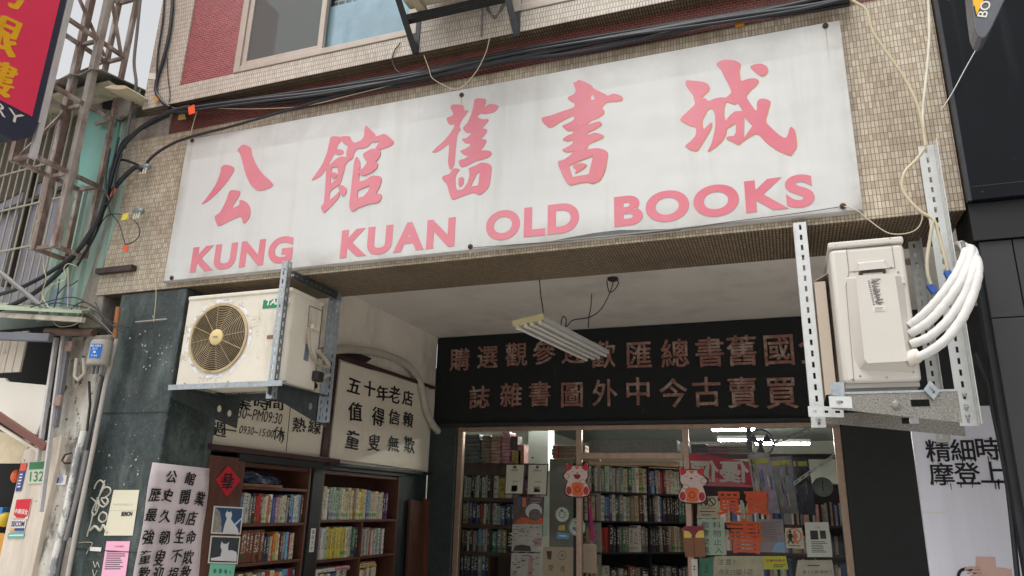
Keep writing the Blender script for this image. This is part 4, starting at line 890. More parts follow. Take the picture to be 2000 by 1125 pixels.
decal('sticker', 'teal strip sticker below the SECOM word', 'sticker', ((16, 1041), (48, 1040), (46, 1050), (14, 1051)), teal_ink, [('lines', (.08, .2, .95, .8, 1), paper_white)])
decal('sticker', 'sticker picturing a grey camera on the plaster column', 'sticker', ((101, 929), (131, 928), (127, 947), (98, 948)), paper_white,
      [('poly', ((.1, .3), (.5, .2), (.55, .7), (.2, .95)), M('dark slate print', sc(70, 66, 86), .5)), ('disc', (.62, .6, .2), M('lilac print', sc(160, 160, 190), .5)), ('rect', (.02, .0, .98, .22), M('pale print', sc(230, 228, 232), .5))], y=-.014)
p = PY(135, 897, -.03); tag(MB().tube([p + V((.01, 0, .045)), p + V((-.025, -.02, .03)), p + V((-.03, -.03, -.01)), p + V((.0, -.03, -.03)), p + V((.025, 0, -.025))], .008, 6).build('iron_hook', M('rusted hook', sc(82, 48, 40), .7, var=.3), smooth=50), 'rusty iron hook sticking out of the plaster column', 'hook')
# green pillar: chalk scribble, notices
yp = .010
cream_sc = M('cream paint marks', sc(190, 186, 172), .8)
sc_ = MB()
def scrib(pts, r_=.006): sc_.tube(spline([PY(u, v, yp) for u, v in pts], 6), r_, 5)
scrib(((184, 955), (188, 945), (196, 938), (204, 948), (196, 965), (186, 985), (180, 1000), (186, 1005), (194, 985), (190, 972)))
scrib(((205, 938), (199, 955), (192, 975), (186, 998)))
scrib(((196, 960), (206, 952), (214, 953), (216, 962), (206, 972), (198, 974), (206, 985), (212, 975)))
scrib(((178, 972), (190, 982), (202, 990), (212, 980), (206, 970)))
scrib(((182, 1000), (178, 1020), (172, 1040), (170, 1048)))
scrib(((200, 1000), (208, 1004), (208, 1014), (200, 1020), (193, 1014), (196, 1004), (203, 1000)))
scrib(((176, 1036), (186, 1028), (196, 1036), (202, 1026), (210, 1040)), .01)
scrib(((154, 1060), (180, 1060), (172, 1075), (169, 1082)), .003)
scrib(((182, 1096), (186, 1108), (190, 1098), (194, 1108)), .003)
scrib(((181, 1112), (184, 1125), (190, 1114)), .003)
tag(sc_.build('graffiti', cream_sc, smooth=60), 'looping cream graffiti scribbled on the dark green pillar', 'graffiti')
decal('notice', 'blank cream notice with a small black stamp on the green pillar', 'notice', ((222, 957), (272, 957), (259, 1046), (203, 1046)), paper_cream,
      [('text', ('BEMON', .48, .42, .38, .10, .04), ink), ('rect', (.04, .545, .98, .55), M('fold crease', sc(188, 182, 160), .8)), ('lines', (.1, .64, .9, .72, 1), M('faint print', sc(206, 200, 180), .8))], y=.009, th=.002)
decal('notice', 'pink notice with small print on the green pillar', 'notice', ((208, 1057), (254, 1057), (244, 1135), (196, 1135)), paper_pink,
      [('text', ('不可張貼', .4, .84, .36, .05), ink_red), ('lines', (.1, .28, .92, .76, 9), ink_grey)], y=.009)
mb = MB(); a = PY(177, 1068, .008); b = PY(197, 1077, .008); mb.box(a.x, b.x, .006, .0085, b.z, a.z); tag(mb.build('paper_scrap', paper_white), 'white paper scrap left of the pink notice', 'scrap')
a, b = PY(265, 629, -.02), PY(326, 623, -.02)
random.seed(14)
fl = MB()
def fleck(u, v, s_):
    p = PY(u, v, .0095); n_ = random.randint(4, 7)
    fl.prism([p + V((math.cos(6.283 * i / n_) * s_ * random.uniform(.5, 1.3), 0, math.sin(6.283 * i / n_) * s_ * random.uniform(.4, 1.2))) for i in range(n_)], (0, .001, 0))
for _ in range(18): fleck(random.gauss(298, 22), random.gauss(686, 22), random.uniform(.003, .011))
for _ in range(16): fleck(random.uniform(222, 318), random.uniform(640, 900), random.uniform(.002, .008))
for _ in range(14): fleck(random.uniform(200, 270), random.uniform(880, 950), random.uniform(.003, .012))
tag(fl.build('paint_flecks', M('white paint flecks', sc(160, 164, 158), .8)), 'white paint flecks and glue spots scattered over the dark green pillar', 'paint flecks', kind='stuff')
tag(MB().cyl(a, b, .006, 8).build('iron_rod', M('pale rod', sc(170, 158, 146), .6)), 'thin pale rod fixed across the top of the green pillar', 'rod')

# ------------------------------------------------------------------ air conditioners
def plate_hole(mb, x0, x1, z0, z1, y, cx, cz, r_, n=48):
    """front plate with a round opening"""
    o = len(mb.v); 
    for i in range(n):
        a = 2 * math.pi * (i + .5) / n; c_, s_ = math.cos(a), math.sin(a)
        tx = ((x1 - cx) if c_ > 0 else (x0 - cx)) / c_ if abs(c_) > 1e-9 else 1e9
        tz = ((z1 - cz) if s_ > 0 else (z0 - cz)) / s_ if abs(s_) > 1e-9 else 1e9
        k = min(tx, tz)
        mb.v += [V((cx + c_ * r_, y, cz + s_ * r_)), V((cx + c_ * k, y, cz + s_ * k)), V((cx + c_ * r_, y + .012, cz + s_ * r_))]
    cor = {}
    for (x, z) in ((x0, z0), (x1, z0), (x1, z1), (x0, z1)): cor[(x, z)] = len(mb.v); mb.v.append(V((x, y, z)))
    for i in range(n):
        a, b = o + 3 * i, o + 3 * ((i + 1) % n)
        pa, pb = mb.v[a + 1], mb.v[b + 1]
        q = [a, a + 1, b + 1, b]
        if abs(pa.x - pb.x) > 1e-6 and abs(pa.z - pb.z) > 1e-6:
            cx_ = x1 if (abs(pa.x - x1) < 1e-6 or abs(pb.x - x1) < 1e-6) else x0
            cz_ = z1 if (abs(pa.z - z1) < 1e-6 or abs(pb.z - z1) < 1e-6) else z0
            q = [a, a + 1, cor[(cx_, cz_)], b + 1, b]
        mb.f.append(q); mb.m.append(mb.mi)
        mb.f.append([a, b, b + 2, a + 2]); mb.m.append(mb.mi)
def angle_upright(par, x, y, z0, z1, dx, dy, mat, w_=.042, name='upright', slot=1):
    m = MB()
    m.slotted((x + dx * w_ / 2, y, z0), (x + dx * w_ / 2, y, z1), X_, w_, .0035, (0, 1, 0))
    m.slotted((x, y + dy * w_ / 2 + .002 * dy, z0), (x, y + dy * w_ / 2 + .002 * dy, z1), Y_, w_, .0035, (-dx, 0, 0))
    return m.build(name, mat, par)
screw_m = M('bright screw', sc(170, 168, 164), .35, metal=.8)
def screws(par, pts, n_=(0, -1, 0), r_=.006, mat=None):
    for p in pts: MB().lathe(p, n_, [(0, r_), (.003, r_), (.005, r_ * .5)], 8).build('screw', mat or screw_m, par, smooth=50)

# left condenser -----------------------------------------------------
ax0, ax1, ay0, ay1, az0, az1 = -3.905, -3.035, -.10, .27, 2.345, 2.985
A1 = thing('air_conditioner', 'dirty cream outdoor condenser with a round tan fan grille, left under the sign', 'air conditioner', ((ax0 + ax1) / 2, .08, az0))
fc = PY(427, 660, ay0); fr_ = .238
mb = MB(); plate_hole(mb, ax0, ax1 - .05, az0, az1 - .03, ay0, fc.x, fc.z, fr_)
mb.box(ax0, ax0 + .012, ay0 + .004, ay1, az0, az1 - .03); mb.box(ax0 + .012, ax1, ay1 - .01, ay1, az0, az1 - .03); mb.box(ax0 + .012, ax1 - .004, ay0 + .016, ay1 - .01, az0, az0 + .01)
# rounded corner into the service side
prof = [(ax1 - .05, ay0)] + [(ax1 - .05 + .05 * math.sin(a), ay0 + .05 - .05 * math.cos(a)) for a in [math.pi / 2 * i / 6 for i in range(1, 7)]] + [(ax1, ay1)]
k = len(prof); mb.add([(a, b, az0) for a, b in prof] + [(a, b, az1 - .03) for a, b in prof], [(i, i + 1, k + i + 1, k + i) for i in range(k - 1)])
mb.build('casing', ac_cream, A1, smooth=40)
MB().box(ax0 - .006, ax1 + .006, ay0 - .008, ay1 + .004, az1 - .03, az1).build('lid', ac_cream, A1, bevel=.008)
mb = MB(); mb.tube([(fc.x, ay0 + .012, fc.z), (fc.x, ay0 + .12, fc.z)], [fr_, fr_ * .95], 40, cap=False); mb.disc((fc.x, ay0 + .12, fc.z), X_, Z_, fr_ * .95, fr_ * .95, (0, .004, 0), 40)
mb.build('fan_well', fan_dark, A1)
mb = MB()
for i in range(3):
    a = i * 2.094 + .4; pts = []
    for r0, aa in ((.05, -.3), (.21, -.5), (.215, .25), (.05, .35)): pts.append((fc.x + r0 * math.cos(a + aa), ay0 + .08 + .03 * aa, fc.z + r0 * math.sin(a + aa)))
    mb.prism(pts, (0, .004, 0))
mb.cyl((fc.x, ay0 + .06, fc.z), (fc.x, ay0 + .1, fc.z), .05, 20)
mb.build('fan', M('dark fan blades', sc(40, 33, 27), .6, var=.2), A1)
mb = MB()
for i in range(15):
    rr = .058 + i * (.228 - .058) / 14
    mb.tube([(fc.x + rr * math.cos(2 * math.pi * j / 48), ay0 - .010 - .010 * (1 - (rr / .238) ** 2), fc.z + rr * math.sin(2 * math.pi * j / 48)) for j in range(48)], .0020, 4, closed=True)
for i in range(12):
    a = 2 * math.pi * i / 12 + .13
    mb.tube([(fc.x + q * math.cos(a), ay0 - .012 - .012 * (1 - (q / .238) ** 2), fc.z + q * math.sin(a)) for q in (.045, .14, .237)], .0019, 4)
mb.ring((fc.x, ay0 - .012, fc.z), X_, Z_, .229, .246, (0, .012, 0), 48)
g = mb.build('fan_grille', ac_grille, A1)
mb = MB(); mb.lathe((fc.x, ay0 - .016, fc.z), (0, -1, 0), [(0, .056), (.012, .055), (.016, .049), (.0165, 0)], 28)
mb.build('hub', M('cream hub', sc(214, 194, 140), .5, var=.08), g, smooth=40)
lt = MB(); lt.text('TAIYO', (fc.x - .022, ay0 - .0342, fc.z - .008), X_, Z_, .044, .014, bold=.02); lt.build('lettering', ink_grey, g)
# remains of tape around the grille
tape = M('torn white tape', sc(232, 232, 234), .6, var=.1, vs=20, dirt=[(sc(150, 140, 132), 30, .5, .6, .7, ONE)])
for i in range(8):
    a = math.pi / 8 * (2 * i) + .0; t_ = V((-math.sin(a), 0, math.cos(a))); rd = V((math.cos(a), 0, math.sin(a)))
    c_ = V((fc.x, ay0 - .0012, fc.z)) + rd * .262; L = .075 + random.uniform(-.012, .01)
    mb = MB(); pts = []
    for s_ in range(9): pts.append(c_ + t_ * (-L + 2 * L * s_ / 8) + rd * (.012 + random.uniform(-.004, .003)))
    for s_ in range(8, -1, -1): pts.append(c_ + t_ * (-L + 2 * L * s_ / 8) - rd * (.010 + random.uniform(-.004, .003)))
    mb.prism(pts, (0, .001, 0)); mb.build('tape_strip', tape, A1)
grime_s = M('tape residue', sc(178, 156, 128), .7, var=.25, vs=60)
for (u0, v0, u1, v1) in ((404, 583, 480, 596), (490, 618, 503, 660), (363, 632, 380, 650), (386, 736, 440, 744), (352, 690, 368, 705)):
    a, b = PY(u0, v0, ay0), PY(u1, v1, ay0); mb = MB()
    for _ in range(40):
        x, z = random.uniform(a.x, b.x), random.uniform(b.z, a.z); s_ = random.uniform(.002, .007)
        mb.prism([(x - s_, ay0 - .0006, z - s_ * .5), (x + s_, ay0 - .0006, z - s_ * .3), (x + s_ * .6, ay0 - .0006, z + s_ * .7)], (0, .0005, 0))
    o = mb.build('residue', grime_s, A1); o['kind'] = 'stuff'
mb = MB(); bl, br, tl = PY(513, 603, ay0), PY(562, 599, ay0), PY(515, 586, ay0)
mb.box(bl.x, br.x, ay0 - .003, ay0, bl.z, tl.z); bd = mb.build('badge', M('green badge', sc(22, 132, 86), .4), A1)
lt = MB(); lt.text('TAIYO', (bl.x + .018, ay0 - .0036, bl.z + .02), X_, Z_, .20, .042, bold=.03, sp=.95, shear=.15); lt.build('lettering', paper_white, bd)
a, b = PY(522, 655, ay0), PY(540, 661, ay0)
MB().box(a.x, b.x + .02, ay0 - .002, ay0 + .002, b.z, a.z).build('side_slot', M('rusty slot', sc(120, 92, 72), .7, var=.3), A1)
screws(A1, [PY(u, v, ay0) for u, v in ((361, 749), (446, 745), (545, 568), (446, 576))])
# service side
xq = ax1
def sx(u, v): return PX(u, v, xq)
mb = MB(); c_ = [sx(604, 597), sx(629, 607), sx(626, 640), sx(601, 637)]
for i in range(4): mb.bar(c_[i] + V((.001, 0, 0)), c_[(i + 1) % 4] + V((.001, 0, 0)), .004, .003, (1, 0, 0))
mb.build('panel_seam', M('dark seam', sc(96, 84, 70), .8), A1)
mb = MB(); p = sx(612, 640); mb.box(xq, xq + .03, p.y - .045, p.y + .045, p.z - .02, p.z + .02); mb.build('valve_cover', ac_cream, A1, bevel=.008)
mb = MB(); c_ = [sx(597, 671), sx(604, 671), sx(601, 706), sx(592, 703)]; mb.prism([p + V((.001, 0, 0)) for p in c_], (.001, 0, 0)); mb.build('data_plate', M('blue grey data plate', sc(112, 122, 140), .5, var=.2, vs=60), A1)
pm = M('grey lagged pipe', sc(168, 156, 138), .7, var=.15, vs=20)
for i, pts in enumerate((((604, 648), (604, 675), (612, 700), (628, 715), (642, 716)), ((618, 740), (630, 738), (642, 732)), ((622, 686), (634, 700), (642, 714)))):
    MB().tube(spline([PX(u, v, xq + .03) for u, v in pts], 5), (.010, .013, .018)[i], 8).build('pipe', pm, A1, smooth=60)
mb = MB(); p = sx(617, 732); mb.box(xq, xq + .05, p.y - .05, p.y + .03, p.z - .05, p.z + .02); mb.build('valve', M('dark valve', sc(46, 40, 36), .6, var=.3), A1, bevel=.01)
# its bracket
K1 = thing('ac_bracket', 'galvanised slotted bracket carrying the dirty cream condenser', 'bracket', (-3.45, 0, 2.15))
ux_ = -3.045
angle_upright(K1, ux_, -.165, PY(535, 778, -.165).z, 3.155, -1, 1, galv, .045)
angle_upright(K1, -3.04, .40, 2.14, 3.09, 1, -1, galv, .06)
mb = MB(); mb.slotted((-3.02, -.115, 3.065), (-3.02, .40, 3.065), Z_, .055, .0035, (1, 0, 0)); mb.slotted((-3.042, -.115, 3.094), (-3.042, .40, 3.094), X_, .045, .0035, (0, 0, -1))
mb.build('top_rail', steel_dark, K1)
mb = MB(); mb.box(-3.865, -2.945, -.205, -.202, 2.300, 2.335); mb.box(-3.865, -2.945, -.202, -.16, 2.331, 2.335); mb.build('shelf_rail', galv, K1)
mb = MB(); mb.box(-4.0, -3.06, .28, .284, 2.29, 2.333); mb.box(-4.0, -3.06, .23, .28, 2.330, 2.333); mb.build('shelf_rail', steel_dark, K1)
for xx in (-3.835, -3.055):
    pts = [(xx, -.20, 2.300), (xx, -.20, 2.255), (xx, .25, 2.155), (xx, .47, 2.115), (xx, .47, 2.328), (xx, -.158, 2.328)]
    o = MB().prism(pts, (.005, 0, 0)); 
    o.box(xx + .0055, xx + .045, -.155, .47, 2.3255, 2.3285); am = o.build('arm', steel_dark, K1)
    for yy, zz in ((.26, 2.235), (.37, 2.215)):
        MB().disc((xx + .0055, yy, zz), Y_, Z_, .020, .024, (.001, 0, 0), 16).build('hole', paper_cream if xx < -3.5 else galv, am)
for i, (yy, zz) in enumerate(((.0, 0), (.3, 0))):
    for xx in (-3.85, -3.2): MB().cyl((xx, -.02 + yy * .8, 2.334), (xx, -.02 + yy * .8, 2.352), .022, 12).build('foot_pad', M('pad rubber', sc(206, 200, 190), .7), K1, smooth=50)
screws(K1, [(ux_ - .022, -.166, 3.10), (ux_ - .022, -.166, 2.25), (ux_ - .022, -.166, 2.29)], r_=.009)

# right condenser -----------------------------------------------------
bx0, bx1, by0, by1, bz0, bz1 = .276, .603, -.30, .52, 2.168, 2.888
A2 = thing('air_conditioner', 'clean white outdoor condenser seen end on with white wrapped pipes, right under the sign', 'air conditioner', ((bx0 + bx1) / 2, .1, bz0))
MB().box(bx0, bx1, by0, by1, bz0 + .02, bz1 - .035).build('casing', ac_white, A2, bevel=.022, seg=4, smooth=40)
MB().box(bx0 - .003, bx1 + .003, by0 - .004, by1 + .004, bz1 - .034, bz1).build('lid', ac_white, A2, bevel=.010, seg=3)
mb = MB(); mb.box(bx0 + .01, bx1 - .01, by0 + .012, by1 - .01, bz0, bz0 + .02); mb.build('base_tray', M('grey base', sc(150, 146, 140), .6, var=.1), A2)
yf = by0 - .0015
seam = M('panel seam line', sc(140, 134, 126), .8)
def ln(*uv):
    m = MB(); pts = [PY(u, v, yf) for u, v in uv]
    for a, b in zip(pts, pts[1:]): m.bar(a, b, .0022, .002, (0, -1, 0))
    m.build('panel_seam', seam, A2)
ln((1653, 485), (1658, 530), (1652, 560), (1668, 745)); ln((1658, 531), (1653, 485), (1741, 475), (1748, 523), (1658, 531))
# bulged pipe cover
c0 = [PY(u, v, by0) for u, v in ((1652, 541), (1764, 536), (1785, 728), (1680, 722), (1668, 700))]
c1 = [PY(u, v, by0 - .055) for u, v in ((1675, 541), (1744, 537), (1768, 702), (1696, 706), (1692, 700))]
mb = MB(); n = 5; mb.add(c0 + c1, [list(range(2 * n - 1, n - 1, -1))] + [(i, (i + 1) % n, n + (i + 1) % n, n + i) for i in range(n)])
mb.build('pipe_cover', ac_white, A2, bevel=.008, seg=3, smooth=30)
mb = MB(); h0 = [PY(u, v, by0) for u, v in ((1674, 513), (1729, 507), (1731, 526), (1676, 531))]; h1 = [PY(u, v, by0 - .035) for u, v in ((1679, 516), (1725, 511), (1731, 522), (1680, 527))]
mb.add(h0 + h1, [(7, 6, 5, 4)] + [(i, (i + 1) % 4, 4 + (i + 1) % 4, 4 + i) for i in range(4)]); mb.build('handle', ac_white, A2, bevel=.004)
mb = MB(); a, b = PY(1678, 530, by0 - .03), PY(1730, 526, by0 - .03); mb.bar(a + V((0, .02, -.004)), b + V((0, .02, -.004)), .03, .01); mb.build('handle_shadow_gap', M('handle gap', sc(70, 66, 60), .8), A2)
mb = MB(); a, b = PY(1684, 532, by0), PY(1726, 541, by0 - .02); mb.box(a.x, b.x, by0 - .02, by0, b.z, a.z); mb.build('handle_base', ac_white, A2, bevel=.004)
MB().prism([PY(u, v, by0 - .012) for u, v in ((1748, 540), (1765, 538), (1769, 553), (1750, 556))], (0, .012, 0)).build('vent_cap', ac_white, A2, bevel=.003)
lt = MB(); yl = by0 - .0565
a = PY(1701, 545, yl); lt.text('CAUTION', (a.x, yl, a.z - .008), X_, Z_, .040, .009, bold=.03)
random.seed(5)
for i in range(34):
    z = PY(1708, 549 + i * 1.4, yl).z; x0 = PY(1702 + i * .13, 560, yl).x
    x = x0 + random.choice((0, .008)); L = random.uniform(.008, .032)
    lt.box(x, x + L, yl - .0004, yl, z, z + .0022)
    if i % 3 == 0: lt.box(x0 - .012, x0 - .004, yl - .0004, yl, z, z + .004)
o = lt.build('small_print', ink_grey, A2)
a, b = PY(1705, 599, yl), PY(1729, 607, yl); MB().box(a.x, b.x, yl - .001, yl, b.z, a.z).build('paper_label', paper_white, A2)
m_ = MB()
for i in range(3): m_.box(a.x + .005, b.x - .008 * (i % 2) - .004, yl - .0016, yl - .001, b.z + .004 + i * .006, b.z + .0062 + i * .006)
m_.build('small_print', ink_grey, A2)
screws(A2, [PY(u, v, by0) for u, v in ((1656, 540), (1754, 531), (1740, 522), (1668, 530), (1665, 741), (1680, 734), (1732, 737), (1784, 727), (1632, 479), (1738, 466))], r_=.005)
mb = MB(); p = PY(1783, 700, by0 - .02); mb.lathe(p + V((-.03, 0, -.005)), (1, 0, .35), [(0, .034), (.05, .034), (.06, .030)], 18); mb.build('pipe_collar', M('beige collar', sc(206, 196, 184), .6), A2, smooth=50)
for i, (pts, yy) in enumerate(((((1776, 636, -.30), (1800, 618, -.32), (1832, 585, -.33), (1862, 545, -.32), (1880, 510, -.28), (1886, 488, -.18), (1876, 478, -.02), (1862, 486, .12)), 0),
                               (((1778, 652, -.30), (1812, 630, -.34), (1848, 592, -.35), (1878, 548, -.34), (1894, 508, -.28), (1896, 486, -.16), (1882, 488, .0), (1866, 500, .12)), 0),
                               (((1780, 672, -.31), (1815, 658, -.34), (1852, 625, -.36), (1882, 580, -.36), (1900, 535, -.34), (1904, 505, -.26), (1896, 486, -.10), (1878, 500, .06)), 0),
                               (((1780, 700, -.32), (1806, 692, -.35), (1842, 668, -.38), (1874, 630, -.38), (1898, 582, -.37), (1910, 535, -.34), (1906, 505, -.24), (1892, 512, .0)), 0))):
    MB().tube(spline([PY(u, v, y) for u, v, y in pts], 8), [.0205 * (1 + .035 * math.sin(q * 1.9 + i) + random.uniform(-.03, .03)) for q in range(8 * (len(pts) - 1) + 1)], 12).build('wrapped_pipe', pipe_white, A2, smooth=60)
mb = MB(); mb.tube([PY(u, v, -.2) for u, v in ((1880, 472), (1884, 490), (1880, 508))], .01, 8); mb.build('pipe_tie', pvc_grey, A2, smooth=50)
# air deflector on its left flank
dh = thing('air_deflector', 'beige sheet metal hood on the left flank of the white condenser', 'deflector', (.23, .2, 2.17))
MB().box(.206, .258, -.102, -.099, 2.168, 2.75).build('front_flange', M('tan painted sheet', sc(184, 170, 154), .55, var=.05, vs=4), dh, bevel=.001)
mb = MB(); mb.box(.206, .209, -.099, .45, 2.168, 2.75); mb.prism([(.206, -.104, 2.752), (.275, -.104, 2.790), (.275, .45, 2.790), (.206, .45, 2.752)], (0, 0, .003)); mb.build('hood', MATS['tan painted sheet'], dh)
# its bracket
K2 = thing('ac_bracket', 'speckled steel bracket with white slotted uprights under the white condenser', 'bracket', (.5, 0, 2.0))
xl0, xl1 = PY(1552, 440, -.34).x, 0
angle_upright(K2, .135, -.34 + .29, PY(1607, 835, -.05).z, 3.105, 1, 1, galv_white, .062)
zr0, zr1 = PY(1890, 832, -.05).z, PY(1805, 285, -.05).z
angle_upright(K2, .845, -.052, zr0, zr1, -1, -1, galv_white, .072)
angle_upright(K2, .80, .42, 1.98, 3.1, -1, -1, galv_white, .055)
mb = MB(); mb.slotted((.20, -.045, 3.085), (.20, .4, 3.085), Z_, .05, .0035, (1, 0, 0)); mb.build('top_rail', steel_dark, K2)
def arm2(y, x0, x1, zt, zb0, zb1, slotc):
    mb = MB(); th = .005
    xs_a, xs_b = slotc
    zm = lambda x: zb0 + (zb1 - zb0) * (x - x0) / (x1 - x0)
    sz_a, sz_b = zt - .062, zt - .030
    mb.prism([(x0, y, zt), (x0, y, zb0), (xs_a, y, zm(xs_a)), (xs_a, y, zt)], (0, th, 0))
    mb.prism([(xs_b, y, zt), (xs_b, y, zm(xs_b)), (x1, y, zb1), (x1, y, zt)], (0, th, 0))
    mb.prism([(xs_a, y, zt), (xs_a, y, sz_b), (xs_b, y, sz_b), (xs_b, y, zt)], (0, th, 0))
    mb.prism([(xs_a, y, sz_a), (xs_a, y, zm(xs_a)), (xs_b, y, zm(xs_b)), (xs_b, y, sz_a)], (0, th, 0))
    mb.box(x0, x1, y + th + .0005, y + .045, zt - .004, zt - .0005)
    return mb.build('arm', galv_span, K2)
a2 = arm2(-.30, .215, .735, 2.138, 2.075, 2.003, (.545, .62))
arm2(.30, .215, .86, 2.128, 2.075, 2.0, (.58, .66))
MB().lathe((.485, -.301, 2.085), (0, -1, 0), [(0, .020), (.006, .020), (.010, .012)], 16).build('knockout', galv_span, a2, smooth=50)
mb = MB(); mb.box(.215, .735, -.302, -.26, 2.1395, 2.150); mb.build('shelf_lip', galv, K2)
mb = MB(); mb.slotted((.205, -.347, 2.10), (.30, -.347, 2.095), Z_, .052, .004, (0, -1, 0), pitch=.048, sl=.022); mb.build('link_plate', galv_white, K2)
mb = MB(); mb.slotted((.12, -.09, 2.09), (.28, -.085, 2.085), Z_, .052, .004, (0, -1, 0), pitch=.048, sl=.022); mb.build('link_plate', galv_white, K2)
mb = MB(); mb.prism([PY(u, v, -.31) for u, v in ((1620, 748), (1648, 745), (1650, 775), (1625, 772))], (0, .004, 0)); mb.build('side_clip', galv, K2)
mb = MB(); mb.slotted(PY(1810, 752, -.31), PY(1829, 768, -.31) + V((0, 0, -.01)), V((.6, 0, .8)), .05, .004, (0, -1, 0), pitch=.05, sl=.03); mb.build('side_clip', galv, K2)
screws(K2, [(.165, -.054, 2.05), (.165, -.054, 2.10), (.245, -.352, 2.10), (.81, -.056, 2.06), (.81, -.056, 2.10), (.81, -.056, 2.16)], r_=.010)
for u0, v0, u1, v1 in ((1849, 530, 1856, 544), (1815, 556, 1826, 572)):
    MB().bar(PY(u0, v0, -.13), PY(u1, v1, -.13), .028, .028, (0, -1, 0)).build('cable_end', M('blue cable end', sc(48, 92, 176), .5), K2)

# upstairs bracket and the underside of its condenser --------------------
K3 = thing('ac_bracket', 'black steel bracket pair bolted to the wall between the upper windows', 'bracket', (-1.9, -.1, 4.66))
xa = PY(806, 108, -.095).x; xb = PY(1003, 72, -.095).x
for x in (xa, xb):
    z0 = PY(806, 108, -.095).z if x == xa else PY(1003, 72, -.095).z
    MB().box(x - .005, x + .045, -.097, -.0905, z0, z0 + 1.0).build('wall_plate', steel_dark if x == xb else steel_black, K3)
    a = V((x, -.10, z0 + .01)); b = V((x, -.72, z0 + .58))
    mb = MB(); mb.prism([a, a + V((0, 0, .11)), b + V((0, .03, .03)), b + V((0, -.04, -.02))], (.005, 0, 0)); mb.bar(a + V((.025, -.006, .0)), b + V((.025, -.043, -.02)), .045, .005, (0, 1, 1))
    o = mb.build('strut', steel_black if x == xa else steel_dark, K3)
    for k in (.25, .45, .65):
        p = a.lerp(b, k) + V((.0055, .015, .05)); MB().bar(p, p + V((0, -.03, .04)), .002, .010, (0, 1, 1)).build('slot', paper_cream, o)
za = PY(800, 35, -.26).z
MB().bar((xa + .005, -.25, za), (xb, -.25, za), .05, .045).build('cross_rail', steel_black, K3)
A3 = thing('air_conditioner', 'underside of a beige condenser at the top edge above the black bracket', 'air conditioner', (-1.9, -.4, za + .08))
MB().box(-2.20, -1.50, -.62, -.26, za + .06, za + .75).build('casing', M('beige condenser', sc(176, 170, 150), .6, var=.08, vs=4, dirt=[(GRIME, 6, .55, .75, .5, ONE)]), A3, bevel=.015)
for x in (-2.1, -1.66): MB().box(x - .03, x + .03, -.62, -.25, za + .025, za + .058).build('foot_rail', M('feet beige', sc(160, 150, 126), .6), A3)
for i in range(4):
    cable(pp(-.14, (945 + i * 2, 0), (952 + i * 3, 22 + i * 3), (968, 30 + i * 2), (985 - i * 2, 12), (990, -8)), .004, cable_grey, 'coiled grey wire tuft beside the right black strut', name='cable', n=5, group='wire coils under the upper condenser')
MB_p = MB().cyl((PY(942, 14, -.1).x, -.1, 4.66), (PY(942, 14, -.1).x, -.1, 6), .006, 6); tag(MB_p.build('conduit', pvc_grey), 'thin vertical pipe on the tiles between the black struts', 'pipe')

# ------------------------------------------------------------------ the arcade: lamp, boards, bookcase
L0 = [PY(1004, 638, .9), PY(1062, 624, .9)]; L1 = [PY(1141, 702, 2.2), PY(1191, 692, 2.2)]
FL = thing('fluorescent_fixture', 'unlit fluorescent fixture hanging crooked from wires under the arcade ceiling', 'light fixture', (L0[0] + L1[1]) / 2)
wv = (L0[1] - L0[0]); lv = (L1[0] - L0[0]); nv = wv.cross(lv).normalized(); nv = nv if nv.z > 0 else -nv
lamp_body = M('white lamp enamel', sc(196, 196, 194), .45, var=.04)
MB().prism([L0[0], L0[1], L0[1] + lv, L0[0] + lv], nv * .035).build('body', lamp_body, FL, bevel=.004)
MB().prism([L0[0] - wv * .02, L0[1] + wv * .02, L0[1] + wv * .02 + nv * .045, L0[0] - wv * .02 + nv * .045], -lv.normalized() * .008).build('end_cap', M('yellowed cap', sc(206, 194, 150), .5, var=.08), FL)
for q in (.12, .40, .60, .88):
    a = L0[0] + wv * q - nv * .016; MB().cyl(a + lv * .02, a + lv * .985, .0125, 10).build('tube', M('unlit tube', sc(214, 212, 206), .3, var=.02), FL, smooth=50)
    MB().cyl(a - lv * .006, a + lv * .02, .016, 10).build('lamp_holder', M('ivory holder', sc(214, 204, 180), .5), FL, smooth=50)
mb = MB()
for q in (.26, .5, .74): a = L0[0] + wv * q - nv * .001; mb.bar(a + lv * .02, a + lv * .99, .010, .004, nv)
mb.build('reflector_groove', M('groove grey', sc(92, 88, 84), .6), FL)
wire = M('black wire', sc(26, 24, 24), .6)
def pw(uvs, y0, y1): n = len(uvs); return [PY(u, v, y0 + (y1 - y0) * i / (n - 1)) for i, (u, v) in enumerate(uvs)]
for pts, y0, y1, lab in ((((1054, 545), (1056, 575), (1060, 600), (1062, 626)), 1.0, .92, 'black wire holding the near end of the hanging fixture'),
                         (((1156, 574), (1154, 600), (1150, 622), (1149, 640)), 2.0, 1.9, 'black wire holding the far end of the hanging fixture')):
    cable(pw(pts, y0, y1), .0045, wire, lab, cat='wire', n=5)
c_ = PZ(1197, 543, 3.655)
MB_ = MB().lathe(c_, (0, 0, -1), [(0, .05), (.02, .05), (.03, .03)], 14); tag(MB_.build('ceiling_rose', M('dark ceiling rose', sc(52, 44, 40), .6), smooth=40), 'small dark ceiling rose with a tangle of wires', 'ceiling rose')
yy = c_.y
cable([PY(u, v, y) for u, v, y in ((1185, 548, yy), (1190, 570, yy), (1200, 566, yy), (1208, 552, yy), (1200, 545, yy), (1194, 565, yy), (1185, 585, yy - .1), (1172, 606, yy - .3), (1150, 620, yy - .5), (1120, 625, yy - .6), (1108, 636, yy - .7), (1101, 640, yy - .7), (1096, 632, yy - .7), (1100, 618, yy - .7), (1106, 625, yy - .7), (1104, 640, yy - .75))], .005, wire, 'black flex running from the ceiling rose to the fixture', cat='wire', n=5)
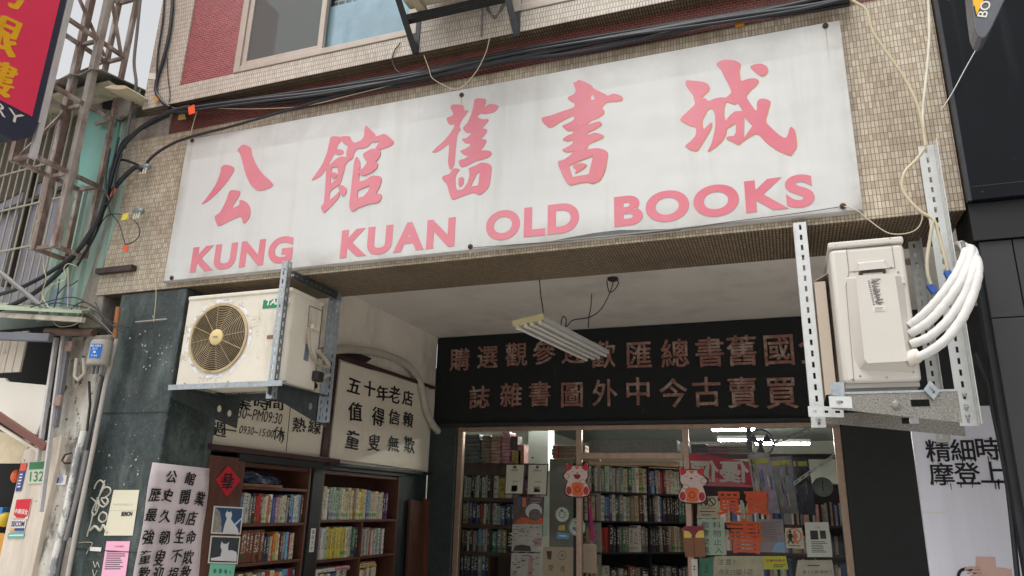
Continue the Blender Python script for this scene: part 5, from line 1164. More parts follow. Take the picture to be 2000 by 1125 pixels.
p = PZ(1783, 510, 3.655); MBd = MB().lathe(p, (0, 0, -1), [(0, .09), (.006, .09), (.008, .07), (.002, .065), (.0, 0)], 20)
tag(MBd.build('downlight', M('chrome downlight', sc(210, 206, 196), .25, metal=.5), smooth=40), 'round recessed downlight in the ceiling behind the white condenser', 'light fixture')
XW = -4.075
def px(u, v, X=XW): return PX(u, v, X)
def sheetX(name, label, cat, corners, mat, th=.02, X=XW):
    t = thing(name, label, cat, px(*corners[3], X))
    MB().prism([px(u, v, X) for u, v in corners], (-th, 0, 0)).build('sheet', mat, t, bevel=.003); return t
def brush(t, chars, X, mat=None, w_=None, hh=.17, shear=0, bold=.026):
    for it in chars:
        m = MB(); ch, u, v = it[:3]; h_ = it[3] if len(it) > 3 else hh; wd = it[4] if len(it) > 4 else w_
        dy = random.uniform(-.05, .05)
        m.glyph(ch, px(u, v, X), V((0, 1, dy)), Z_, h_ * random.uniform(.94, 1.08), brush=bold, w=wd, shear=shear); m.build('character', mat or ink, t)
random.seed(21)
tb = sheetX('hours_board', 'cream board with brushed opening hours behind the dirty condenser', 'board', ((404, 640), (656, 688), (628, 891), (406, 866)), board_cream)
brush(tb, [('營', 441, 781), ('業', 475, 783), ('時', 511, 785), ('間', 540, 786)], XW + .003, hh=.135, w_=.22, bold=.02)
for s_, u0, v0, u1, v1, hpx in (('AM09:30~PM09:30', 409, 808, 549, 829, 19), ('0930~15:00', 466, 846, 533, 855, 13)):
    a, b = px(u0, v0, XW + .003), px(u1, v1, XW + .003); k = random.random()
    lt = MB(); lt.text(s_, a, (b - a), Z_, (b - a).length, hpx * .0048, bold=0, shear=.14); lt.build('lettering', ink, tb)
brush(tb, [('(', 415, 840), ('週', 428, 838), ('一', 448, 840), ('休', 545, 847), (')', 560, 850)], XW + .003, hh=.12, w_=.17, bold=.018)
brush(tb, [('熱', 584, 830), ('線', 615, 833)], XW + .003, hh=.14, w_=.21, bold=.02)
brush(tb, [('6', 620, 748)], XW + .003, hh=.15, w_=.24)
m = MB(); m.bar(px(568, 785, XW + .002), px(559, 882, XW + .002), .008, .002, (1, 0, 0)); m.build('board_joint', ink_grey, tb)
t5 = sheetX('slogan_board', 'tall cream board brushed with twelve large black characters beside the black fascia', 'board', ((667, 706), (838, 752), (835, 920), (645, 895)), M('cream slogan board', sc(230, 222, 206), .7, var=.05, vs=3, dirt=[(sc(150, 134, 108), 3, .58, .8, .35, ONE)]), X=XW + .03)
brush(t5, [('五', 692, 754), ('十', 722, 759), ('年', 747, 768), ('老', 771, 771), ('店', 797, 777), ('值', 695, 804, .20), ('得', 739, 814, .20), ('信', 770, 815), ('賴', 797, 819), ('童', 689, 859), ('叟', 731, 864), ('無', 769, 867), ('欺', 800, 869)], XW + .0335, hh=.180, w_=.265, bold=.032)
dkw = M('dark red frame wood', sc(62, 30, 28), .55, var=.25, vs=8)
fw = thing('board_frame', 'dark red brown batten frame round the two cream boards on the side wall', 'frame', (-4.06, 2, 1.95))
m = MB(); m.bar(px(655, 693, -4.065), px(632, 892, -4.065), .10, .03, (1, 0, 0)); m.build('batten', dkw, fw)
m = MB(); m.bar(px(655, 694, -4.05), px(845, 758, -4.05), .09, .03, (0, 0, 1)); m.build('batten', dkw, fw)
m = MB(); m.bar(px(408, 872, -4.05), px(660, 902, -4.05), .05, .04, (0, 0, 1)); m.build('batten', dkw, fw)
m = MB(); m.bar(px(641, 905, -4.03), px(842, 926, -4.03), .03, .03, (0, 0, 1)); m.build('batten', shelf_black, fw)
# the wrapped refrigerant pipe run along the wall
tag(MB().tube(spline([PX(u, v, x) for u, v, x in ((628, 690, -3.1), (650, 683, -3.6), (690, 682, -3.98), (740, 690, -4.03), (775, 702, -4.03), (800, 718, -4.02), (818, 742, -4.01), (826, 770, -4.0), (832, 800, -4.0), (846, 830, -3.98), (862, 848, -3.97))], 6), .042, 12).build('wrapped_pipe', M('grey white wrap', sc(186, 180, 168), .7, var=.12, vs=18, bump=.4, bs=30), smooth=60), 'white wrapped pipe bending down past the slogan board', 'pipe')
tag(MB().tube(spline([PX(u, v, -3.97) for u, v in ((860, 846), (872, 853), (884, 846), (890, 832))], 6), .03, 10).build('pipe_end', MATS['grey white wrap'], smooth=60), 'short upturned pipe end left of the shop window', 'pipe')
m = MB().prism([px(u, v, -4.03) for u, v in ((660, 690), (700, 690), (727, 700), (716, 708), (664, 700))], (-.02, 0, 0)); tag(m.build('dark_offcut', shelf_black), 'dark offcut lying on top of the board frame', 'offcut')

# bookcase against the side wall
XB = -4.05
BK = thing('bookcase', 'red brown wooden bookcase along the arcade side wall', 'bookcase', (XB - .15, 2.0, .13))
D_ = .30
def bx(y0, y1, z0, z1, d0=0, d1=D_, nm='shelf', mat=wood_red, bev=.003): return MB().box(XB - d1, XB - d0, y0, y1, z0, z1).build(nm, mat, BK, bevel=bev)
ya0, ya1, yb0, yb1, ymid = .86, 1.78, 1.97, 3.46, 2.72
bx(.485, ya0, .13, 1.925, 0, .03, 'side_panel')
for y in (ya0, ya1 - .025, yb0, yb1 - .03): bx(y, y + .028, .13, 1.90, .004, D_, 'upright_board')
bx(ymid, ymid + .03, .13, 1.425, .006, D_, 'upright_board')
bx(ya0 - .01, 3.5, .13, 1.92, D_ + .002, D_ + .02, 'back_board', wood_dark)
ZA = (1.69, 1.405, 1.105, .80, .50); ZB = (1.425, 1.075, .74, .42)
for z in ZA: bx(ya0 + .028, ya1 - .026, z, z + .024, .008, D_, 'shelf')
for z in ZB: bx(yb0 + .028, yb1 - .03, z, z + .024, .008, D_, 'shelf')
bx(.80, 3.55, 1.90, 1.96, -.006, .03, 'top_rail', shelf_black); bx(ya1 + .03, yb0 - .002, .13, 1.90, -.004, .05, 'iron_post', shelf_black)
bx(ya0 + .028, yb1, 1.862, 1.898, .02, D_, 'top_board', wood_dark)
m = MB(); a = PX(610, 1055, XB + .004); m.box(XB + .0041, XB + .006, a.y - .035, a.y + .035, a.z - .10, a.z + .10); o = m.build('shelf_label', paper_white, BK)
m = MB(); 
for i in range(4): m.glyph('書局文史'[i], (XB + .0068, a.y, a.z + .07 - .046 * i), Y_, Z_, .04, w=.05)
m.build('lettering', ink, o)
for i, (y, wd, z1, lab) in enumerate(((3.70, .42, 1.66, 'red brown board leaning right of the bookcase, the nearer one'), (4.05, .40, 1.68, 'red brown board leaning right of the bookcase, the farther one'))):
    m = MB(); m.hexa([(XB + .02, y, .13), (XB + .06, y, .13), (XB + .06, y + wd, .13), (XB + .02, y + wd, .13), (XB - .02, y, z1), (XB + .02, y, z1), (XB + .02, y + wd, z1 - .02), (XB - .02, y + wd, z1 - .02)])
    tag(m.build('leaning_board', M('leaning board wood %d' % i, sc(*((84, 48, 36), (106, 62, 44))[i]), .55, var=.2, vs=3, stretch=(4, 4, .6)), bevel=.004), lab, 'board')
# folded blue plastic on the top shelf
random.seed(3)
m = MB(); pts = []
m.ell((XB - .13, 1.22, 1.765), .11, .27, .052, 20, 10); m.ell((XB - .10, 1.06, 1.79), .08, .15, .04, 14, 8); m.ell((XB - .16, 1.38, 1.75), .09, .16, .036, 14, 8)
for p_ in m.v: p_ += V((random.uniform(-.012, .012), random.uniform(-.012, .012), random.uniform(-.012, .012))); p_.z = max(p_.z, 1.716)
tag(m.build('plastic_bag', M('dark blue plastic', sc(44, 56, 78), .25, var=.5, vs=14, bump=.6, bs=25)), 'crumpled dark blue plastic bag on the top shelf of the bookcase', 'bag')
m = MB().box(XB - .25, XB - .03, .92, 1.42, 1.7145, 1.735); tag(m.build('plank', M('pale plank', sc(150, 112, 82), .6, var=.2)), 'flat pale plank under the dark blue plastic bag', 'plank')

# ---- books -------------------------------------------------------------
def book_mat():
    m, nt, ns, p = newmat('book cover')
    oi = N(nt, 'ShaderNodeObjectInfo'); tc = N(nt, 'ShaderNodeTexCoord')
    sep = N(nt, 'ShaderNodeSeparateXYZ'); nt.links.new(tc.outputs['Object'], sep.inputs[0])
    # title print: small blocks down the spine, different on each book
    mp = N(nt, 'ShaderNodeMapping'); mp.inputs['Scale'].default_value = (3.2, .1, 26); nt.links.new(tc.outputs['Object'], mp.inputs[0])
    off = N(nt, 'ShaderNodeVectorMath', operation='ADD'); rv = N(nt, 'ShaderNodeCombineXYZ')
    mu = N(nt, 'ShaderNodeMath', operation='MULTIPLY'); nt.links.new(oi.outputs['Random'], mu.inputs[0]); mu.inputs[1].default_value = 97
    for i in range(3): nt.links.new(mu.outputs[0], rv.inputs[i])
    nt.links.new(mp.outputs[0], off.inputs[0]); nt.links.new(rv.outputs[0], off.inputs[1])
    vn = N(nt, 'ShaderNodeTexNoise', Scale=1.0, Detail=1); nt.links.new(off.outputs[0], vn.inputs['Vector'])
    blocks = ramp(nt, vn.outputs['Fac'], .53, .56)
    ax = N(nt, 'ShaderNodeMath', operation='ABSOLUTE'); nt.links.new(sep.outputs['X'], ax.inputs[0])
    inx = N(nt, 'ShaderNodeMath', operation='LESS_THAN'); nt.links.new(ax.outputs[0], inx.inputs[0]); inx.inputs[1].default_value = .28
    zl = ramp(nt, sep.outputs['Z'], .30, .31); zh = ramp(nt, sep.outputs['Z'], .90, .91, (1, 1, 1, 1), (0, 0, 0, 1))
    k1 = N(nt, 'ShaderNodeMath', operation='MULTIPLY'); nt.links.new(blocks, k1.inputs[0]); nt.links.new(inx.outputs[0], k1.inputs[1])
    k2 = N(nt, 'ShaderNodeMath', operation='MULTIPLY'); nt.links.new(zl, k2.inputs[0]); nt.links.new(zh, k2.inputs[1])
    k3 = N(nt, 'ShaderNodeMath', operation='MULTIPLY'); nt.links.new(k1.outputs[0], k3.inputs[0]); nt.links.new(k2.outputs[0], k3.inputs[1])
    # print is dark on pale covers, pale on dark ones
    hsv = N(nt, 'ShaderNodeSeparateColor', mode='HSV'); nt.links.new(oi.outputs['Color'], hsv.inputs[0])
    inkc = ramp(nt, hsv.outputs[2], .28, .34, (.75, .7, .55, 1), (.05, .05, .07, 1))
    # one coloured band on some books
    bnd = ramp(nt, sep.outputs['Z'], .10, .105); bnd2 = ramp(nt, sep.outputs['Z'], .22, .225, (1, 1, 1, 1), (0, 0, 0, 1))
    kb = N(nt, 'ShaderNodeMath', operation='MULTIPLY'); nt.links.new(bnd, kb.inputs[0]); nt.links.new(bnd2, kb.inputs[1])
    rb = N(nt, 'ShaderNodeMath', operation='GREATER_THAN'); nt.links.new(oi.outputs['Random'], rb.inputs[0]); rb.inputs[1].default_value = .45
    kb2 = N(nt, 'ShaderNodeMath', operation='MULTIPLY'); nt.links.new(kb.outputs[0], kb2.inputs[0]); nt.links.new(rb.outputs[0], kb2.inputs[1])
    hue = N(nt, 'ShaderNodeHueSaturation', Saturation=1.6, Value=.7); nt.links.new(oi.outputs['Color'], hue.inputs['Color']); nt.links.new(oi.outputs['Random'], hue.inputs['Hue'])
    c_ = mix(nt, kb2.outputs[0], oi.outputs['Color'], hue.outputs[0]); c_ = mix(nt, k3.outputs[0], c_, inkc)
    n = N(nt, 'ShaderNodeTexNoise', Scale=5, Detail=4); nt.links.new(tc.outputs['Object'], n.inputs['Vector'])
    c_ = mix(nt, .4, c_, ramp(nt, n.outputs['Fac'], .3, .7, (.6, .58, .54, 1), (1, 1, 1, 1)), 'MULTIPLY')
    nt.links.new(c_, p.inputs['Base Color']); p.inputs['Roughness'].default_value = .45
    return m
BM = book_mat(); PAGES = M('page block', sc(206, 194, 166), .9, var=.1, vs=30, stretch=(30, 1, 1))
def unit_book():
    m = MB(); n = 6
    # rounded spine toward -y, boards, page block set back from the edges
    prof = [(-.5 , 0)] + [(-.5 * math.cos(math.pi * i / n), -.5 - .06 * math.sin(math.pi * i / n)) for i in range(n + 1)] + [(.5, 0), (.5, .5), (.40, .5), (.40, -.42), (-.40, -.42), (-.40, .5), (-.5, .5)]
    pr2 = [prof[0]] + prof[1:]
    m.prism([(x, y, 0) for x, y in pr2], (0, 0, 1)); m.mi = 1; m.box(-.398, .398, -.41, .47, .02, .975)
    o = m.build('book', [BM, PAGES], origin=V((0, 0, 0))); me = o.data; bpy.data.objects.remove(o); return me
BOOK = unit_book()
ORD = 'first second third fourth fifth sixth seventh eighth ninth tenth eleventh twelfth thirteenth fourteenth fifteenth sixteenth seventeenth eighteenth nineteenth twentieth'.split()
def ordn(i):
    if i < 20: return ORD[i]
    t_ = ('twenty', 'thirty', 'forty', 'fifty')[(i + 1) // 10 - 2]; u = (i + 1) % 10
    return t_ + '-' + ORD[u - 1] if u else {'twenty': 'twentieth', 'thirty': 'thirtieth', 'forty': 'fortieth', 'fifty': 'fiftieth'}[t_]
COL = {'white': (222, 218, 208), 'cream': (220, 206, 172), 'red': (186, 40, 40), 'blue': (62, 92, 150), 'sky blue': (120, 170, 204), 'black': (36, 36, 40), 'grey': (150, 148, 146), 'green': (70, 120, 88), 'pale green': (176, 196, 172), 'yellow': (224, 204, 96), 'orange': (216, 128, 52), 'brown': (112, 62, 42), 'purple': (104, 72, 136), 'pink': (212, 150, 160), 'teal': (60, 140, 132), 'tan': (184, 158, 122), 'dark blue': (40, 52, 84), 'dark red': (104, 34, 34)}
def books(a, b, cols, hts, dep, rot, where, group, k=1.0, wmin=.7, gap=.0012, lean=0):
    """a row of standing books from point a to point b, spines toward the side that rot turns them to"""
    a, b = V(a), V(b); n = len(cols); ws = [random.uniform(wmin, 1.4) for _ in cols]; tot = sum(ws); L = (b - a).length; t_ = (b - a).normalized(); x = 0
    for i, c_ in enumerate(cols):
        wd = ws[i] / tot * L; h_ = hts(i) if callable(hts) else random.uniform(*hts)
        o = bpy.data.objects.new('book', BOOK); C.objects.link(o)
        dd = dep * random.uniform(.88, 1.04)
        inn = V((-math.sin(rot), math.cos(rot), 0))
        o.location = a + t_ * (x + wd / 2) + inn * (dd * .56 + random.uniform(0, .018)); o.rotation_euler = (0, random.gauss(0, .012), rot)
        o.scale = (wd - gap, dd, h_)
        base = COL[c_]; j = random.uniform(.86, 1.08) * k; cc = sc(*[min(255, v * j) for v in base]); o.color = (*cc, 1)
        tag(o, '%s book %s from the left, %s' % (c_, ordn(i), where), 'book', group); x += wd
def pick(s): return [w_ for w_ in s]
PAL = dict(w='white', c='cream', r='red', b='blue', s='sky blue', k='black', g='grey', G='green', p='pale green', y='yellow', o='orange', n='brown', u='purple', i='pink', t='teal', a='tan', d='dark blue', D='dark red')
def cs(s): return [PAL[x] for x in s]
R90 = math.pi / 2
random.seed(8)
gA = 'books in the left half of the outdoor bookcase'; gB = 'books in the right half of the outdoor bookcase'
books((XB - .02, ya0 + .035, 1.43), (XB - .02, ya1 - .04, 1.43), cs('bswwwgdrrDcwowbuikwcwgksswwsn'), lambda i: random.uniform(.20, .235), .17, R90, 'upper left row, outdoor bookcase', gA)
m0 = len(bpy.data.objects)
for i in range(9):
    pass
books((XB - .02, ya0 + .03, 1.13), (XB - .02, 1.26, 1.13), cs('nnnnnnnnn'), lambda i: .245 + random.uniform(-.002, .002), .18, R90, 'matching brown set, outdoor bookcase', 'matching brown volumes in the outdoor bookcase', wmin=1.2)
books((XB - .02, 1.262, 1.13), (XB - .02, 1.66, 1.13), cs('ddgcroyowDgtsrwc'), lambda i: random.uniform(.185, .225), .16, R90, 'beside the brown set, outdoor bookcase', gA)
books((XB - .02, ya0 + .03, .825), (XB - .02, ya1 - .04, .825), cs('dwcrawgwrcowsrd'), lambda i: random.uniform(.20, .235), .17, R90, 'lowest left row, outdoor bookcase', gA)
books((XB - .02, yb0 + .035, 1.45), (XB - .02, yb1 - .20, 1.45), cs('tcwbpppppccccccaccyycsscwccwwcku'), lambda i: .28 + .02 * math.sin(i * 1.7) if i < 22 else random.uniform(.25, .29), .2, R90, 'upper right row, outdoor bookcase', gB)
books((XB - .02, yb0 + .035, 1.10), (XB - .02, ymid - .01, 1.10), cs('sgwpyyyyyyycwpGDd'), lambda i: random.uniform(.265, .285), .2, R90, 'left of the divider, outdoor bookcase', gB)
books((XB - .02, ymid + .04, 1.10), (XB - .02, yb1 - .22, 1.10), cs('wgrwpwrwgcpswgww'), lambda i: random.uniform(.235, .27), .2, R90, 'right of the divider, outdoor bookcase', gB)
books((XB - .02, yb0 + .035, .765), (XB - .02, ymid - .16, .765), cs('wgcawbdwgc'), lambda i: random.uniform(.20, .235), .2, R90, 'lowest row left of the divider', gB)
books((XB - .02, ymid + .04, .765), (XB - .02, 3.12, .765), cs('wcgiwawc'), lambda i: random.uniform(.20, .23), .2, R90, 'lowest row right of the divider', gB)
def flat_book(c_, y0, y1, z, h_, lab, d_=.2):
    o = bpy.data.objects.new('book', BOOK); C.objects.link(o); o.rotation_euler = (0, math.pi / 2, 0)
    # lying flat, spine toward the arcade
    o.rotation_euler = Matrix(((0, -1, 0), (0, 0, 1), (-1, 0, 0))).to_euler(); o.location = (XB - .02 - d_ * .56, y0, z + h_ / 2); o.scale = (h_, d_, y1 - y0)
    o.color = (*sc(*COL[c_]), 1); tag(o, lab, 'book', 'books lying flat in the outdoor bookcase')
flat_book('white', yb0 + .05, yb0 + .36, .985, .035, 'white book lying flat on the lowest left pile of the right bookcase half')
flat_book('pink', yb0 + .38, yb0 + .62, .985, .04, 'pink book lying flat on the lowest pile of the right bookcase half')
flat_book('yellow', ymid + .05, ymid + .38, .985, .022, 'yellow book lying flat under the red one right of the divider')
flat_book('cream', ymid + .05, ymid + .36, 1.008, .02, 'cream book lying flat between the yellow and red ones')
flat_book('red', ymid + .07, ymid + .34, 1.029, .012, 'thin red book lying flat topmost right of the divider')

# ---- papers on the pillar side and the bookcase panel ------------------
random.seed(4)
XPp = -4.035
t = thing('brushed_poster', 'long pale lilac paper brushed with rows of black characters on the pillar', 'poster', PX(330, 1120, XPp))
mb = MB(); nx, nz = 8, 10
tl, tr, br, bl = [PX(u, v, XPp) for u, v in ((298, 903), (409, 915), (386, 1150), (257, 1150))]
grid = []
for j in range(nz + 1):
    for i in range(nx + 1):
        a, b = i / nx, j / nz; p = tl.lerp(tr, a).lerp(bl.lerp(br, a), b)
        p.x += .012 * math.sin(a * 3.1) * math.sin(b * 5 + .5) + .03 * max(0, a - .8) * math.sin(b * 6); p.y += .012 * math.sin(b * 9) * (a - .5); grid.append(p)
mb.add(grid, [(j * (nx + 1) + i, (j + 1) * (nx + 1) + i, (j + 1) * (nx + 1) + i + 1, j * (nx + 1) + i + 1) for j in range(nz) for i in range(nx)])
o = mb.build('sheet', paper_lilac, t, smooth=60); sm = o.modifiers.new('thick', 'SOLIDIFY'); sm.thickness = .001; sm.offset = 0
lt = MB()
for ch, u, v in (('公', 335, 931), ('館', 372, 935), ('歷', 303, 966), ('史', 328, 967), ('開', 362, 970), ('業', 391, 974), ('最', 296, 1006), ('久', 323, 1008), ('商', 353, 1008), ('店', 375, 1012), ('強', 290, 1049), ('韌', 322, 1050), ('生', 351, 1048), ('命', 373, 1049), ('童', 284, 1088), ('叟', 312, 1090), ('不', 345, 1085), ('欺', 367, 1089), ('歡', 281, 1122), ('迎', 308, 1123), ('捐', 338, 1122), ('教', 362, 1121)):
    lt = MB(); lt.glyph(ch, PX(u, v, XPp + .022), V((0, 1, random.uniform(-.08, .04))), Z_, .098 * random.uniform(.9, 1.15), brush=.036, w=.1, shear=.12); lt.build('character', ink, t)
XQ = XB + .002
t = decal('fortune_paper', 'red diamond paper with an upside down black character on the bookcase side panel', 'paper', ((446, 909), (470, 938), (443, 970), (421, 937)), paper_red, [('lines', (.49, .49, .5, .5, 1), paper_red)], y=XQ + .004, axis='X')
lt = MB(); lt.glyph('春', PX(445, 940, XQ + .0065), -Y_, -Z_, .125, brush=.03, w=.15); lt.build('lettering', ink, t)
cat_w = M('white cat print', sc(226, 226, 230), .6, var=.03)
decal('photo_print', 'photo of a white cat standing against a deep blue sky', 'photo', ((418, 988), (476, 991), (470, 1044), (412, 1042)), paper_white,
      [('rect', (.04, .05, .96, .95), M('deep blue print', sc(32, 74, 120), .5, var=.3, vs=2)), ('poly', ((.04, .05), (.34, .05), (.28, .5), (.2, .8), (.04, .95)), M('grey rock print', sc(150, 146, 132), .6, var=.4, vs=30)),
       ('poly', ((.38, .05), (.92, .05), (.86, .22), (.70, .42), (.60, .55), (.62, .70), (.58, .84), (.555, .80), (.47, .80), (.45, .86), (.40, .74), (.42, .62), (.46, .58), (.40, .30)), cat_w),
       ('poly', ((.72, .36), (.96, .62), (.96, .55), (.76, .30)), M('cloud print', sc(190, 206, 222), .6))], y=XQ + .004, axis='X')
decal('photo_print', 'photo of a white cat lying down in front of dark books', 'photo', ((412, 1046), (470, 1048), (464, 1102), (406, 1100)), paper_white,
      [('rect', (.04, .05, .96, .95), M('dark shelf print', sc(52, 60, 66), .6, var=.6, vs=22, stretch=(1, 6, .6))),
       ('poly', ((.08, .10), (.94, .10), (.94, .30), (.90, .44), (.74, .50), (.62, .48), (.60, .62), (.62, .80), (.54, .72), (.44, .72), (.36, .80), (.34, .62), (.40, .48), (.38, .26), (.08, .18)), cat_w), ('rect', (.08, .06, .92, .14), M('lilac cloth print', sc(168, 168, 200), .6)),
       ('disc', (.42, .60, .02), ink), ('disc', (.52, .60, .02), ink)], y=XQ + .004, axis='X')
decal('note_paper', 'mint green note with handwritten marks under the cat photos', 'note', ((411, 1101), (460, 1103), (452, 1150), (404, 1150)), paper_mint,
      [('glyph', (c_, x, z, .2), ink) for c_, x, z in (('貓', .2, .72), ('貓', .42, .72), ('咪', .64, .70), ('6', .86, .70), ('在', .18, .38), ('此', .40, .38), ('小', .62, .38), ('花', .84, .38))], y=XQ + .004, axis='X')

# ------------------------------------------------------------------ inside the shop
random.seed(31)
tube_lit = emit_mat('lit fluorescent tube', (1, .98, .92), 115)
room_m = MATS['shop room paint']
for (u, v, L, lab) in ((1528, 868, 1.0, 'lit fluorescent tube lamp in the shop, nearest one at right'), (1450, 861, .9, 'lit fluorescent tube lamp in the shop, middle one'), (1432, 841, .7, 'lit fluorescent tube lamp in the shop, highest one in view'), (1042, 800, 1.3, 'unseen tube lamp added to light the left window shelves'), (1215, 800, 1.3, 'unseen tube lamp added to light the open doorway')):
    zc = 2.95
    if v == 800: p = V((-3.0 if u < 1100 else -1.5, 6.2, 2.95))  # the two unseen lamps, added to brighten the front of the shop
    else: p = PZ(u, v, 2.9); p.y = min(p.y, 11); p = PY(u, v, p.y)
    t = thing('ceiling_lamp', lab, 'light fixture', p)
    MB().box(p.x - L / 2, p.x + L / 2, p.y - .06, p.y + .06, p.z + .03, p.z + .09).build('lamp_tray', lamp_body, t)
    for dy in (-.035, .035): MB().cyl(p + V((-L / 2 + .02, dy, .012)), p + V((L / 2 - .02, dy, .012)), .016, 10).build('tube', tube_lit, t, smooth=50)
# left window: two-bay shelf, seen square on
YH = 5.0
wdk = M('shop shelf wood', sc(72, 50, 44), .6, var=.2, vs=5)
SH = thing('bookshelf', 'dark wooden shelf of old books behind the left shop window', 'bookshelf', (-3.55, YH + .15, .13))
def hz(v): return PY(950, v, YH).z
xl, xm, xr = PY(903, 1000, YH).x, PY(958, 1000, YH).x, PY(1004, 1000, YH).x
lv = [hz(v) for v in (972, 1024, 1078, 1128)]
MB().box(xl - .02, xr + .25, YH + .28, YH + .30, .13, hz(905)).build('back_board', wdk, SH)
for x in (xl - .02, xm, xr + .25): MB().box(x - .012, x + .012, YH, YH + .28, .13, hz(905)).build('upright_board', wdk, SH)
for z in lv: MB().box(xl - .02, xr + .25, YH - .006, YH + .28, z - .05, z).build('shelf', wdk, SH)
MB().box(xl - .02, xr + .25, YH - .004, YH + .28, hz(928), hz(905)).build('top_board', wdk, SH)
gL = 'old books on the shelf behind the left window'
for j, (row, z) in enumerate(zip(('top', 'second', 'third'), lv[:3])):
    ca = ('wwpkpwkpwk', 'agudbkrwGp', 'nkwkaksgwk')[j]; cb = ('wywgdu', 'wpbdbgww', 'tgakgna')[j]
    books((xl, YH + .01, z), (xm - .015, YH + .01, z), cs(ca), (.24, .285), .2, 0, '%s row, left window shelf' % row, gL, k=.9)
    books((xm + .015, YH + .01, z), (xr + .2, YH + .01, z), cs(cb), (.22, .28), .2, 0, '%s row, right bay, left window shelf' % row, gL, k=.9)
books((xl, YH + .01, lv[3]), (xm - .015, YH + .01, lv[3]), cs('ddkbdgbk'), (.24, .285), .2, 0, 'bottom row, left window shelf', gL, k=.9)
# wrapped bundles on top of the shelf
wrapm = lambda c_, i: M('wrapped bundle %d' % i, sc(*c_), .22, var=.3, vs=9)
for i, (u0, v0, u1, v1, n, c_, lab) in enumerate(((902, 848, 938, 903, 7, (96, 100, 104), 'grey bundle of wrapped books stacked leftmost on the window shelf'), (938, 850, 958, 905, 9, (136, 120, 104), 'tan bundle of wrapped books second from the left on the window shelf'), (957, 848, 978, 908, 9, (188, 150, 140), 'pinkish bundle of shrink wrapped books on the window shelf'), (978, 843, 996, 910, 9, (196, 140, 150), 'tallest pink bundle of shrink wrapped books on the window shelf'))):
    a, b = PY(u0, v1, YH), PY(u1, v0, YH); zt0 = hz(905); n_ = n; hh = (b.z - zt0) / n_
    t = thing('book_bundle', lab, 'book bundle', ((a.x + b.x) / 2, YH + .12, zt0), 'wrapped book bundles on the window shelf')
    for q in range(n_):
        j = random.uniform(-.008, .008); MB().box(a.x + .004 + j, b.x - .004 + j, YH + random.uniform(0, .02), YH + .24, zt0 + q * hh + .001, zt0 + (q + 1) * hh - .003).build('wrapped_book', wrapm(c_, i), t, bevel=.008)
for (u0, v0, u1, v1, c_, lab) in ((996, 852, 1012, 878, (90, 70, 66), 'dark printed carton on top of the yellow one'), (1000, 880, 1018, 903, (196, 166, 96), 'yellow printed carton on the window shelf top'), (1012, 868, 1024, 903, (186, 130, 116), 'reddish carton beside the yellow one on the shelf top')):
    a, b = PY(u0, v1, YH + .05), PY(u1, v0, YH + .05); o = MB().box(a.x, b.x, YH + .04, YH + .22, a.z if v1 < 900 else hz(905), b.z)
    tag(o.build('carton', M('carton ' + lab[:9], sc(*c_), .5, var=.3, vs=20), bevel=.004), lab, 'box')
a, b = PY(1031, 905, 6.2), PY(1071, 842, 6.2); t = thing('wall_cabinet', 'white metal cabinet door with a small lock behind the left window', 'cabinet', (a.x, 6.3, a.z))
MB().box(a.x, b.x, 6.2, 6.5, a.z - .1, b.z + .3).build('door', M('white cabinet', sc(206, 216, 210), .4, var=.03), t, bevel=.004)
p = PY(1040, 894, 6.197); MB().lathe(p, (0, -1, 0), [(0, .014), (.012, .012)], 10).build('lock', ink, t)
a, b = PY(1077, 895, 5.3), PY(1128, 868, 5.3)
zz = a.z; bun = [(0, .05), (.05, .1), (.1, .15), (.15, .2)]
t = thing('book_bundle', 'flat bundle of books tied with red cord right of the white cabinet', 'book bundle', ((a.x + b.x) / 2, 5.4, zz), 'wrapped book bundles on the window shelf')
for q in range(4): MB().box(a.x + random.uniform(0, .02), b.x + .1, 5.3, 5.6, zz + q * .042, zz + q * .042 + .038).build('wrapped_book', M('tied book', sc(150, 128, 112), .5, var=.3, vs=9), t, bevel=.004)
MB().box(a.x + .09, a.x + .105, 5.294, 5.6, zz, zz + .17).build('cord', paper_red, t)
a, b = PY(1074, 895, 5.28), PY(1135, 1130, 5.28); tag(MB().box(a.x, b.x + .25, 5.28, 5.32, .13, a.z - .01).build('partition', M('grey partition', sc(140, 140, 130), .7, var=.08, vs=2)), 'plain grey partition panel behind the round stickers', 'partition')

# things stuck on the inner face of the left pane
YI = YG + .034
cert_m = M('dark cert frame', sc(72, 46, 40), .5); pale = M('certificate paper', sc(224, 214, 200), .7, var=.02)
def framed(label, box, seal, group='framed certificates in the left window'):
    return decal('certificate', label, 'certificate', box, cert_m, [('rect', (.05, .035, .95, .965), pale), ('rect', (.40, .86, .56, .93), ink_red), ('text', ('感謝狀', .3, .76, .4, .06), ink), ('lines', (.15, .50, .85, .72, 4), ink_grey), ('text', ('負責人', .4, .40, .35, .05), ink)] + seal, y=YI, th=.012, group=group)
framed('framed certificate with a solid red seal in the left window', ((988, 906), (1026, 906), (1022, 966), (985, 966)), [('rect', (.36, .10, .66, .30), M('seal pink', sc(206, 120, 120), .7)), ('rect', (.40, .13, .62, .27), M('seal pale', sc(216, 160, 156), .7))])
framed('framed certificate with a faint orange square seal in the left window', ((1031, 906), (1071, 906), (1068, 968), (1028, 967)), [('rect', (.36, .10, .66, .28), M('seal orange', sc(216, 180, 140), .7)), ('rect', (.39, .12, .63, .26), pale)])
